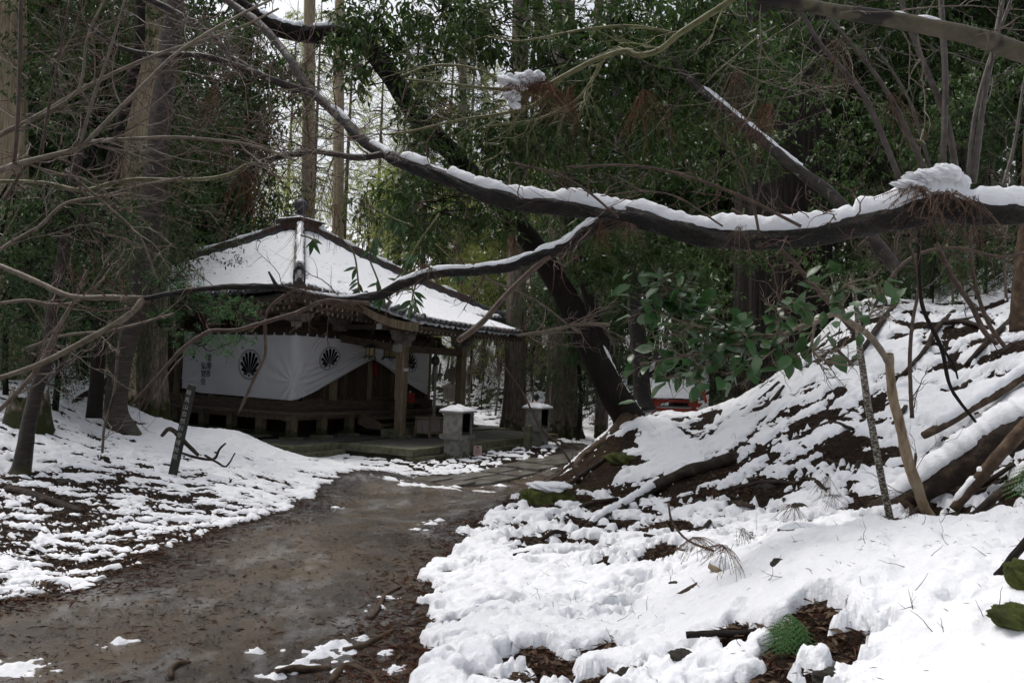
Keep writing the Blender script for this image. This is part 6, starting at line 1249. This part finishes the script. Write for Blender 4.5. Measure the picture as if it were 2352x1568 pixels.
def kind_cedar(seed, h=24, n=3400, r=2.6, lo=.18, mat='leaf_cedar', L=.26, W=.05, tr=.26):
    r2 = np.random.default_rng(seed); z = r2.uniform(lo, 1, n)**.9; a = r2.uniform(0, 2*math.pi, n); rad = r*(1.08-z)**.7*(.35+.65*np.sqrt(r2.uniform(0, 1, n))); lay = np.floor(z*22)+r2.normal(0, .12, n); z2 = lay/22
    C = np.stack([rad*np.cos(a), rad*np.sin(a), z2*h-rad*.28], 1); keep = fbm(a*2.2, z2*9, seed, 3) > -.22; C = C[keep]; out = norm(np.stack([np.cos(a), np.sin(a), 0*a-.2], 1))[keep]*1.3
    mb = MB(); cedar_sprays(mb, C, r2, 8, L, W, out); t = MB(); t.tube(np.array([[0, 0, -.5], [0, 0, h*.5], [.1, 0, h]]), [tr, tr*.6, .03], 10, .12, seed)
    for i in range(60):
        z_ = r2.uniform(lo, .95); a_ = r2.uniform(0, 6.28); rr = r*(1.08-z_)**.7*.9; t.tube([[0, 0, z_*h], [rr*.5*math.cos(a_), rr*.5*math.sin(a_), z_*h-.05*rr], [rr*math.cos(a_), rr*math.sin(a_), z_*h-.3*rr]], [.05, .03, .01], 4, cap=False)
    return t.mesh('trunk', M['cedar'], True), mb.mesh('crown', M[mat])
def kind_bare(seed, h=7, mat='bark_twig', leafy=None):
    r2 = np.random.default_rng(seed); mb = MB(); P = smooth_path(np.array([[0, 0, -.3], [.15, 0, h*.3], [.05, .1, h*.6], [.3, .1, h]]), 5); R = np.linspace(.06, .012, len(P)); mb.tube(P, R, 7, .1, seed); tips = []
    sprout(mb, P, R, 26, 1.7, 2, .14, .05, 5, .4, .15, 1, .4, tips); me = mb.mesh('trunk', M[mat])
    lf = MB()
    if leafy: C = np.array([t[0] for t in tips]); C = C[r2.uniform(0, 1, len(C)) < .7]; leafy_twigs(lf, C, r2, 6, .07, .035, .15)
    return me, (lf.mesh('crown', M[leafy]) if leafy else None)
KB = [kind_broad(5), kind_broad(6, R=(3.0, 2.4, 3.0), cz=4.2), kind_broad(9, 1900, (2.2, 2.2, 2.4), 2.6, .065, .024, 'leaf_fine', .07, 4.6, 9), kind_broad(8, 1900, (2.4, 2.4, 3.6), 4.4, .075, .026, 'leaf_fine', .08, 7.4)]
KC = [kind_cedar(21), kind_cedar(22, 20, 2600, 2.2, .30), kind_cedar(23, 16, 3000, 2.4, .10, L=.22)]
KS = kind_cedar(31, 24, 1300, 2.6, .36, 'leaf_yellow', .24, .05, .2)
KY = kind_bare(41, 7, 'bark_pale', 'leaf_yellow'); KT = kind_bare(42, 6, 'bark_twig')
def plant(kind, x, y, sc, label, group, name='evergreen_tree', dz=0, rz=None, cat='tree'):
    z = float(H(x, y))+dz; o = bpy.data.objects.new(name, None); o.location = (x, y, z); o.rotation_euler = (0, 0, rng.uniform(0, 6.28) if rz is None else rz); o.scale = (sc, sc, sc*rng.uniform(.92, 1.1)); link(o)
    tag(o, label, cat, group); inst(kind[0], 'trunk', o)
    if kind[1] is not None: inst(kind[1], 'crown', o)
    return o
def px2xy(px, Y): p = at(px, 860, Y); return p[0], Y
# left thicket
G1 = 'evergreens in the dark thicket on the left'
for px, Y, k, sc, lab in ((85,20,3,1.1,'dense fine-leaved evergreen just inside the left edge'),(190,16.5,0,1.0,'dark glossy evergreen left of the twisted trunk'),(-130,19,1,1.3,'glossy evergreen cut by the left edge'),(110,21,1,1.5,'tall glossy evergreen behind the black trunk at left'),(250,22,3,1.5,'tall fine-leaved evergreen behind the twisted trunk'),(400,33,3,1.5,'evergreen standing behind the left roof corner'),
                          (440,36,2,1.6,'bushy evergreen behind the left hip of the roof'),(0,24,0,1.9,'tall dark evergreen deep in the left corner'),(300,32,1,1.9,'tall evergreen behind the massive pale cedar'),(455,31,0,1.5,'tall evergreen behind the left roof slope'),(200,30,1,2.2,'towering evergreen at the back of the left thicket'),(60,32,3,2.3,'towering fine-leaved evergreen far left'),(-150,20,0,1.7,'evergreen outside the left bushes'),(380,34,1,2.3,'towering evergreen filling the gap left of the sky'),
                          (130,13.5,2,.8,'low dark bush at the foot of the left trees'),(20,13.5,2,.75,'low bush near the broken stump'),(215,15.5,2,.75,'low bush between twisted trunk and cherry')):
    plant(KB[k], *px2xy(px, Y), sc, lab, G1)
# behind the hall: sparse sunlit cedars against the sky
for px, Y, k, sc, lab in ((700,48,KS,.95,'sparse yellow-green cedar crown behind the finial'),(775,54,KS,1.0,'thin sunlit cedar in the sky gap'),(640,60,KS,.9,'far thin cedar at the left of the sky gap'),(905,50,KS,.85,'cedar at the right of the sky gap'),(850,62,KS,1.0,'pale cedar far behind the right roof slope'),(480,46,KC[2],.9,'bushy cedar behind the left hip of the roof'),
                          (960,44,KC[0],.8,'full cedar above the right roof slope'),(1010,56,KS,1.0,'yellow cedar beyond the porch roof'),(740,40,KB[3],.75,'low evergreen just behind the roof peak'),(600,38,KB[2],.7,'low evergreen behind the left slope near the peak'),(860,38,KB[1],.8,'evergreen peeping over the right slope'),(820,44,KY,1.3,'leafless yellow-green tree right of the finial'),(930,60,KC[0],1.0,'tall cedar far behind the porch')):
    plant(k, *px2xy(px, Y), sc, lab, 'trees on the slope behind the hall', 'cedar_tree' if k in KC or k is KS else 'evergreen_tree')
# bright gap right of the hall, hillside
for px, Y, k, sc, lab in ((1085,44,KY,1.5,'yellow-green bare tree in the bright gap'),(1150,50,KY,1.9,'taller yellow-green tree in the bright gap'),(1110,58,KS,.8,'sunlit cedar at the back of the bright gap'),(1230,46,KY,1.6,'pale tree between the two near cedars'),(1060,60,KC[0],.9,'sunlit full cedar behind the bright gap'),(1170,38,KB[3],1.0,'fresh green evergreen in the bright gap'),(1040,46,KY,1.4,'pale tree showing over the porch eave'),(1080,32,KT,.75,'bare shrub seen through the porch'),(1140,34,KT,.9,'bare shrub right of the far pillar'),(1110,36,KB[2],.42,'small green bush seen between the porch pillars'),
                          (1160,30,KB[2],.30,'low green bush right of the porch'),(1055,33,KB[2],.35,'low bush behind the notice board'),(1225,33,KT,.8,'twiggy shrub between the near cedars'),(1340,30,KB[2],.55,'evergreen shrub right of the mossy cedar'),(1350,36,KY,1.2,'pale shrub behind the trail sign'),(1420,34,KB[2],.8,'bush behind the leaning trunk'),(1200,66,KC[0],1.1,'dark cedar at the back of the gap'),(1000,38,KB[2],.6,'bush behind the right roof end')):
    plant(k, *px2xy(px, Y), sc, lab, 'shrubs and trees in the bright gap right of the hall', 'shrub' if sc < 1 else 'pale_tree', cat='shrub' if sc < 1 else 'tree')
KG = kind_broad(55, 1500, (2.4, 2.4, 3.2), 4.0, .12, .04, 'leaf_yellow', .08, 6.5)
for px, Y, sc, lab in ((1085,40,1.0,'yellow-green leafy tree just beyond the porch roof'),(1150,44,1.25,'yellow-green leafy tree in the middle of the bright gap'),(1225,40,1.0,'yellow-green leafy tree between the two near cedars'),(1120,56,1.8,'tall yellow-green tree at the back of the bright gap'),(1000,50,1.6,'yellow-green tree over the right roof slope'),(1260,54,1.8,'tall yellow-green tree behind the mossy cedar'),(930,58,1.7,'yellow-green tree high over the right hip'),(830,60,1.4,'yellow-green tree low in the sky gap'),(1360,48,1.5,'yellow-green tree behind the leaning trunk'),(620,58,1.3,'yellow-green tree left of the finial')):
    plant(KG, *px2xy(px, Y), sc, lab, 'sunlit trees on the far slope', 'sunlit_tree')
# right side dark wood
for px, Y, k, sc, lab in ((1330,25,3,1.0,'evergreen hanging over the mossy cedar'),(1490,29,0,1.3,'glossy evergreen above the small shrine'),(1670,26,3,1.3,'fine-leaved evergreen left of the black cedar'),(1700,26,0,1.8,'tall evergreen behind the black cedar'),(1560,32,1,2.2,'towering evergreen behind the shrine'),(1850,24,1,1.8,'tall evergreen right behind the black cedar'),(1960,20,3,1.2,'evergreen on the crest right of the black cedar'),
                          (2080,22,0,1.6,'glossy evergreen on the upper right slope'),(2200,19,3,1.2,'fine-leaved evergreen above the snow ledge'),(2330,18,1,1.3,'evergreen at the right edge of the wood'),(2250,28,1,2.1,'towering evergreen in the upper right'),(2450,22,0,1.9,'evergreen beyond the right edge'),(1450,38,0,2.4,'towering evergreen at the back centre'),(1320,40,1,2.2,'towering evergreen behind the mossy cedar'),(1980,32,0,2.4,'towering evergreen behind the crest'),
                          (1750,34,3,2.5,'towering fine-leaved evergreen behind the black cedar'),(2120,36,1,2.6,'towering evergreen far up the right slope'),(1690,18,2,.5,'low evergreen bush behind the crest by the black cedar'),(2000,16.5,2,.55,'low bush on the crest'),(2130,15,2,.5,'bush on the snow ledge'),(2260,14,2,.5,'bush at the right end of the snow ledge'),(1900,40,1,2.4,'towering evergreen deep in the right wood')):
    plant(KB[k], *px2xy(px, Y), sc, lab, 'evergreens in the dark wood on the right')
for px, Y, k, sc, lab in ((1990,13.6,KT,.32,'twiggy bush on the crest beside the scaly sapling'),(2060,13.2,KT,.35,'twiggy bush on the crest under the long limb'),(2140,13,KB[2],.28,'small leafy bush on the snow ledge, first from the crest'),(2190,12.6,KT,.4,'bare tangle on the snow ledge'),(2240,12.8,KB[2],.3,'small leafy bush right on the snow ledge'),(2310,12,KT,.4,'bare tangle near the right edge trunk'),(2080,14.5,KB[2],.4,'leafy bush just over the crest'),(2345,12.6,KB[2],.35,'leafy bush by the right edge trunk'),(2210,15.5,KB[3],.5,'dark evergreen just behind the snow ledge'),(2030,16,KB[3],.6,'dark evergreen behind the crest bushes')):
    plant(k, *px2xy(px, Y), sc, lab, 'undergrowth along the crest of the bank', 'shrub', cat='shrub')
# the big crown in front: blobs of foliage carried by the leaning trees
def crown_blobs(name, parent, blobs, mat, seed, L=.12, W=.034, per=9, kind='leaf', density=44, tw=.32, droop=.45, branches=True):
    r2 = np.random.default_rng(seed); mb = MB(); bt = MB(); org = np.array(parent.location)
    for px, py, Y, rx, ry, f in blobs:
        c = at(px, py, Y); R = np.array([rx*Y/FPX, max(rx, ry)*Y/FPX*.8, ry*Y/FPX]); n = max(6, int(density*f*R[0]*R[2]*7))
        C = blob_points(r2, n, R, int(px+py), -.12, 1.4)+c
        if kind == 'leaf': leafy_twigs(mb, C-org, r2, per, L, W, tw, droop)
        else: cedar_sprays(mb, C-org, r2, per, L, W)
        if branches:
            for i in range(max(2, n//9)):
                q = C[r2.integers(n)]-org; p = c-org+r2.normal(0, .25, 3)*R; bt.tube(smooth_path([p, (p+q)/2+r2.normal(0, .08, 3), q], 3), np.linspace(.012, .004, 7), 4, cap=False)
    mb.build(name, M[mat], parent)
    if bt.n: tag(bt.build('twigs', M['bark_wet'], parent), kind='stuff')
crown_blobs('crown', la, [(900,120,11,130,90,1),(1000,60,10.5,160,80,1),(1180,60,10,170,80,1),(1120,330,11,130,90,1),(1250,260,10.5,150,110,1),(1010,470,11.5,140,80,1),(1130,515,12,90,45,.8),(960,545,11,80,45,.6),(860,470,12,70,50,.5),(1000,250,12,100,80,.6),(1300,150,9.5,150,100,1),(880,30,11,80,50,.8),(760,60,12,60,45,.5),(560,60,12.5,70,40,.5)], 'leaf_broad', 71, .155, .046)
crown_blobs('crown', t3, [(1450,80,9.5,170,110,1),(1620,60,9,160,100,1),(1560,220,10,180,110,1),(1450,330,11,150,90,1),(1720,180,10,150,100,.9),(1650,340,12,150,90,.9),(1400,620,13,90,60,.8),(1520,560,12.5,130,60,.9),(1330,430,12,130,70,.9),(1850,120,11,140,110,.8),(1340,580,13,60,60,.8),(1380,530,11.5,90,50,.8),(1560,640,12,100,50,.9),(1640,560,13,100,60,.9)], 'leaf_broad', 72, .15, .045)
crown_blobs('crown', c5, [(1290,660,22,70,90,1),(1330,780,23,45,60,1),(1245,700,24,35,60,.7),(1350,680,20,50,80,1),(1270,860,25,22,22,.5),(1370,860,24,22,35,.8)], 'leaf_fine', 73, .14, .045)
crown_blobs('crown', c1, [(440,700,13.2,90,45,.9),(540,705,13,70,28,.9),(470,790,13,70,40,.55),(400,640,13.5,60,40,.6),(560,770,13,40,25,.4),(380,760,13.2,60,50,.6)], 'leaf_bush', 74, .055, .022, 12, density=120, tw=.16, droop=.1)
crown_blobs('crown', t5, [(160,520,10.5,170,110,.9),(110,470,10.5,80,80,.8),(100,620,11,130,80,.9),(260,640,11.5,60,60,.6),(150,230,11,80,110,.8),(60,740,11,100,60,.8),(190,720,11.5,80,60,.8),(520,240,13,60,60,.4)], 'leaf_fine', 75, .095, .036, density=55)
crown_blobs('crown', c3, [(1650,700,14.5,80,60,.9),(1560,760,14.5,70,40,.7),(1750,560,14,120,50,.7),(1900,640,13,60,50,.7),(2020,640,12.5,80,40,.6),(2150,620,12,90,40,.6),(1950,460,13,100,60,.5),(2250,560,12,80,50,.5),(2100,300,12,140,120,.5),(2280,250,12,90,140,.5),(1900,300,13,100,100,.5),(2200,760,11.5,40,20,.3)], 'leaf_broad', 76, .10, .042)
# snow on the far leaves is thin; laurel sprigs hanging over the porch roof
def sprig(pts, Y, label, nl_=9, L=.12):
    P, R = curve([(a, b, 2.2) for a, b in pts], Y, Y); o, org = wooden('laurel_sprig', label, 'sprig', P, 'laurel sprigs hanging before the roof'); wpart(MB().tube(P, R, 5), 'stem', 'bark_green', o, org)
    for i in range(nl_):
        t = rng.uniform(.45, 1); k = int(t*(len(P)-1)); p = P[k]; d = norm(np.array([rng.normal(0, .6), rng.normal(0, .35), -.6+rng.normal(0, .4)])); up = norm(np.array([rng.normal(0, .5), -1., .5])); sd = norm(np.cross(up, d)); up = np.cross(d, sd); l = L*rng.uniform(.7, 1.1)
        q = bpy.data.objects.new('leaf', laurel); link(q, o); q.matrix_local = Matrix.Translation(p-org) @ (Matrix((d, sd, up)).transposed()*l).to_4x4()
mb = MB(); n = 7; t = np.linspace(0, 1, n); w = .13*np.sin(math.pi*t**.85); V = np.vstack([np.stack([t, a*w, -.15*t**2+abs(a)*w*.25], 1) for a in (-1, 0, 1)])
mb.add(V, [[a*n+i, a*n+i+1, (a+1)*n+i+1, (a+1)*n+i] for a in range(2) for i in range(n-1)]); laurel = mb.mesh('leaf', M['leaf_camellia'], True)
for pts, Y, lab, k in (([(690,540),(715,548),(728,560)], 5.6, 'lone laurel sprig in front of the white roof beside the ridge', 6), ([(800,560),(815,590),(822,640),(826,690)], 5.4, 'laurel sprig hanging before the right roof slope', 7), ([(1010,490),(960,560),(930,620),(915,660)], 5.4, 'long laurel sprig drooping over the porch roof', 12), ([(850,600),(870,650),(880,690)], 5.4, 'laurel sprig above the porch roof edge', 12),
                       ([(960,640),(950,670),(945,700)], 5.3, 'small laurel sprig just above the porch roof', 9), ([(1000,560),(1040,600),(1060,640)], 5.6, 'laurel sprig at the right end of the roof slope', 10), ([(880,520),(860,550),(850,580)], 5.8, 'dark laurel sprig over the right hip ridge', 9), ([(840,470),(900,500),(950,520)], 6.2, 'laurel sprig beside the right hip of the roof', 10)): sprig(pts, Y, lab, k)

# ---- leaf litter, sprigs and twigs lying about (beyond counting)
def scatter(n, xr, yr, want, mat, name, L, W, flat=.25, seed=0, onsnow=False, lift=.006):
    r2 = np.random.default_rng(seed); y = yr[0]*(yr[1]/yr[0])**r2.uniform(0, 1, n); x = xr(y, r2.uniform(0, 1, n)); pm = pathmask(x, y); t = snow_t(x, y); k = want(x, y, pm, t, r2.uniform(0, 1, n)); x = x[k]; y = y[k]; t = t[k]
    z = H(x, y)+np.maximum(t, 0)+lift; a = r2.uniform(0, 2*math.pi, len(x)); D = norm(np.stack([np.cos(a), np.sin(a)*.8, r2.normal(0, flat, len(x))], 1)); N = norm(np.array([0, 0, 1.])+r2.normal(0, flat, (len(x), 3)))
    ll = L*r2.uniform(.4, 1.3, len(x)); mb = MB(); add_leaves(mb, np.stack([x, y, z], 1), D, N, ll, ll*W/L); o = mb.build(name, M[mat]); tag(o, kind='stuff'); return o
full = lambda y, u: (u*1.5-.75)*(y+.5)
tag(scatter(60000, full, (3.2, 17), lambda x, y, p, t, u: (t < -.002) & (p < .5), 'litter_brown', 'leaf_litter', .055, .026, .3, 1), 'brown dead leaves on the bare ground between the snow', 'leaf litter')
tag(scatter(45000, full, (3.2, 17), lambda x, y, p, t, u: (t < 0) & (p < .6), 'litter_red', 'fallen_cedar_litter', .09, .006, .2, 2), 'rust-red cedar needles on the bare ground', 'needle litter')
edged = lambda x, y: np.minimum(np.abs(x-np.interp(y, PYS, PXL)), np.abs(np.interp(y, PYR, PXR)-x))
tag(scatter(60000, full, (3.2, 15), lambda x, y, p, t, u: (t < 0) & (edged(x, y)+.25*fbm(x*2, y*2, 207, 3) < .55*u), 'litter_red', 'margin_needle_litter', .085, .010, .2, 8), 'thick rust-brown needle litter along both margins of the path', 'needle litter')
tag(scatter(22000, full, (3.2, 13), lambda x, y, p, t, u: (t < 0) & (edged(x, y)+.25*fbm(x*2, y*2, 208, 3) < .5*u), 'litter_brown', 'margin_leaf_litter', .05, .024, .3, 9), 'dead leaves gathered along the path margins', 'leaf litter')
tag(scatter(14000, full, (3.2, 16), lambda x, y, p, t, u: (p > .5) & (t < 0) & (u < .05+.75*sstep(.05, .35, fbm(x*1.3, y*1.3, 201, 4))+.5*(p < .95)), 'litter_dark', 'path_twig_litter', .075, .006, .12, 3), 'dark twigs and sprigs trodden into the muddy path', 'twig litter')
tag(scatter(7000, full, (3.2, 12), lambda x, y, p, t, u: (p > .4) & (t < 0) & (u < .1+.6*sstep(0, .3, fbm(x*1.2, y*1.2, 203, 4))), 'litter_red', 'path_needle_litter', .08, .011, .15, 4), 'reddish needle sprigs on the path', 'needle litter')
tag(scatter(2600, full, (2.8, 13), lambda x, y, p, t, u: (t > .01) & (u < .3+.7*(fbm(x*1.1, y*1.1, 211, 3) > 0)), 'litter_dark', 'twiglets_on_snow', .03, .003, .5, 5), 'tiny twigs and needles dropped on the snow', 'twig litter')
tag(scatter(5000, full, (3.2, 9), lambda x, y, p, t, u: (p > .3) & (t < 0), 'rock', 'path_pebbles', .022, .018, .3, 6), 'small pebbles in the path', 'pebbles')

# ---- a person resting behind the mossy cedar
gp_ = at(1231, 930, 31); gx_, gy_ = float(gp_[0]), 31.0; gz0 = float(H(gx_, gy_))
bn = empty('log_bench', (gx_+.1, gy_, gz0), 'low log bench mostly hidden behind the mossy cedar', 'bench'); MB().tube([(-.6, 0, .34), (.6, 0, .34)], .10, 12, .1, 3).build('seat', M['log_brown'], bn, True)
for s in (-1, 1): MB().box((s*.45, 0, .13), (.16, .2, .30)).build('leg', M['log_brown'], bn)
pe = empty('person', (gx_, gy_, gz0+.44), 'dark-haired person in a pale coat sitting half hidden behind the mossy cedar', 'person', rz=3.0)
def skin_mesh(name, J, E_, mat, parent, lv=2):
    me = bpy.data.meshes.new(name); me.from_pydata([j[:3] for j in J], E_, []); o = bpy.data.objects.new(name, me); link(o, parent); me.materials.append(M[mat])
    o.modifiers.new('skin', 'SKIN'); 
    for i, j in enumerate(J): v = me.skin_vertices[0].data[i]; v.radius = (j[3], j[4] if len(j) > 4 else j[3])
    me.skin_vertices[0].data[0].use_root = True; s = o.modifiers.new('sub', 'SUBSURF'); s.levels = lv; s.render_levels = lv; return o
J = [(0,0,.05,.15,.12),(0,-.02,.25,.15,.11),(0,-.05,.45,.17,.12),(0,-.07,.56,.06,.06),(0,-.09,.66,.075,.085),(0,-.09,.76,.085,.10),(0,-.08,.83,.05,.06),(.19,-.05,.48,.06),(.26,-.10,.22,.05),(.14,-.30,.12,.04),(-.19,-.05,.48,.06),(-.26,-.10,.22,.05),(-.14,-.30,.12,.04),(.10,-.02,.0,.10),(.13,-.40,.04,.08),(.13,-.42,-.38,.05),(-.10,-.02,.0,.10),(-.13,-.40,.04,.08),(-.13,-.42,-.38,.05),(.13,-.55,-.40,.04),(-.13,-.55,-.40,.04)]
E_ = [(0,1),(1,2),(2,3),(3,4),(4,5),(5,6),(2,7),(7,8),(8,9),(2,10),(10,11),(11,12),(0,13),(13,14),(14,15),(0,16),(16,17),(17,18),(15,19),(18,20)]
body = skin_mesh('body', J, E_, 'skin', pe)
skin_mesh('coat', [(0,0,.0,.18,.14),(0,-.02,.25,.17,.13),(0,-.05,.45,.19,.135),(0,-.06,.53,.09,.08),(.20,-.05,.48,.075),(.27,-.10,.22,.065),(.17,-.26,.13,.055),(-.20,-.05,.48,.075),(-.27,-.10,.22,.065),(-.17,-.26,.13,.055)], [(0,1),(1,2),(2,3),(2,4),(4,5),(5,6),(2,7),(7,8),(8,9)], 'coat', pe)
skin_mesh('trousers', [(0,0,.0,.15,.12),(.10,-.05,.0,.115),(.13,-.40,.05,.095),(.13,-.42,-.34,.07),(-.10,-.05,.0,.115),(-.13,-.40,.05,.095),(-.13,-.42,-.34,.07)], [(0,1),(1,2),(2,3),(0,4),(4,5),(5,6)], 'trousers', pe)
lump((0, -.05, .755), .122, 3, (.95, 1.0, 1.12), .06, 16).build('hair', M['hair'], pe, True)
for s in (-1, 1): lump((s*.035, -.172, .735), .011, 2, (1, 1, 1), 0, 6).build('eye', M['hair'], pe, True)
MB().box((0, -.178, .705), (.022, .03, .035), taper=.6).build('nose', M['skin'], pe); MB().box((0, -.168, .675), (.045, .012, .010)).build('mouth', M['red_dark'], pe)
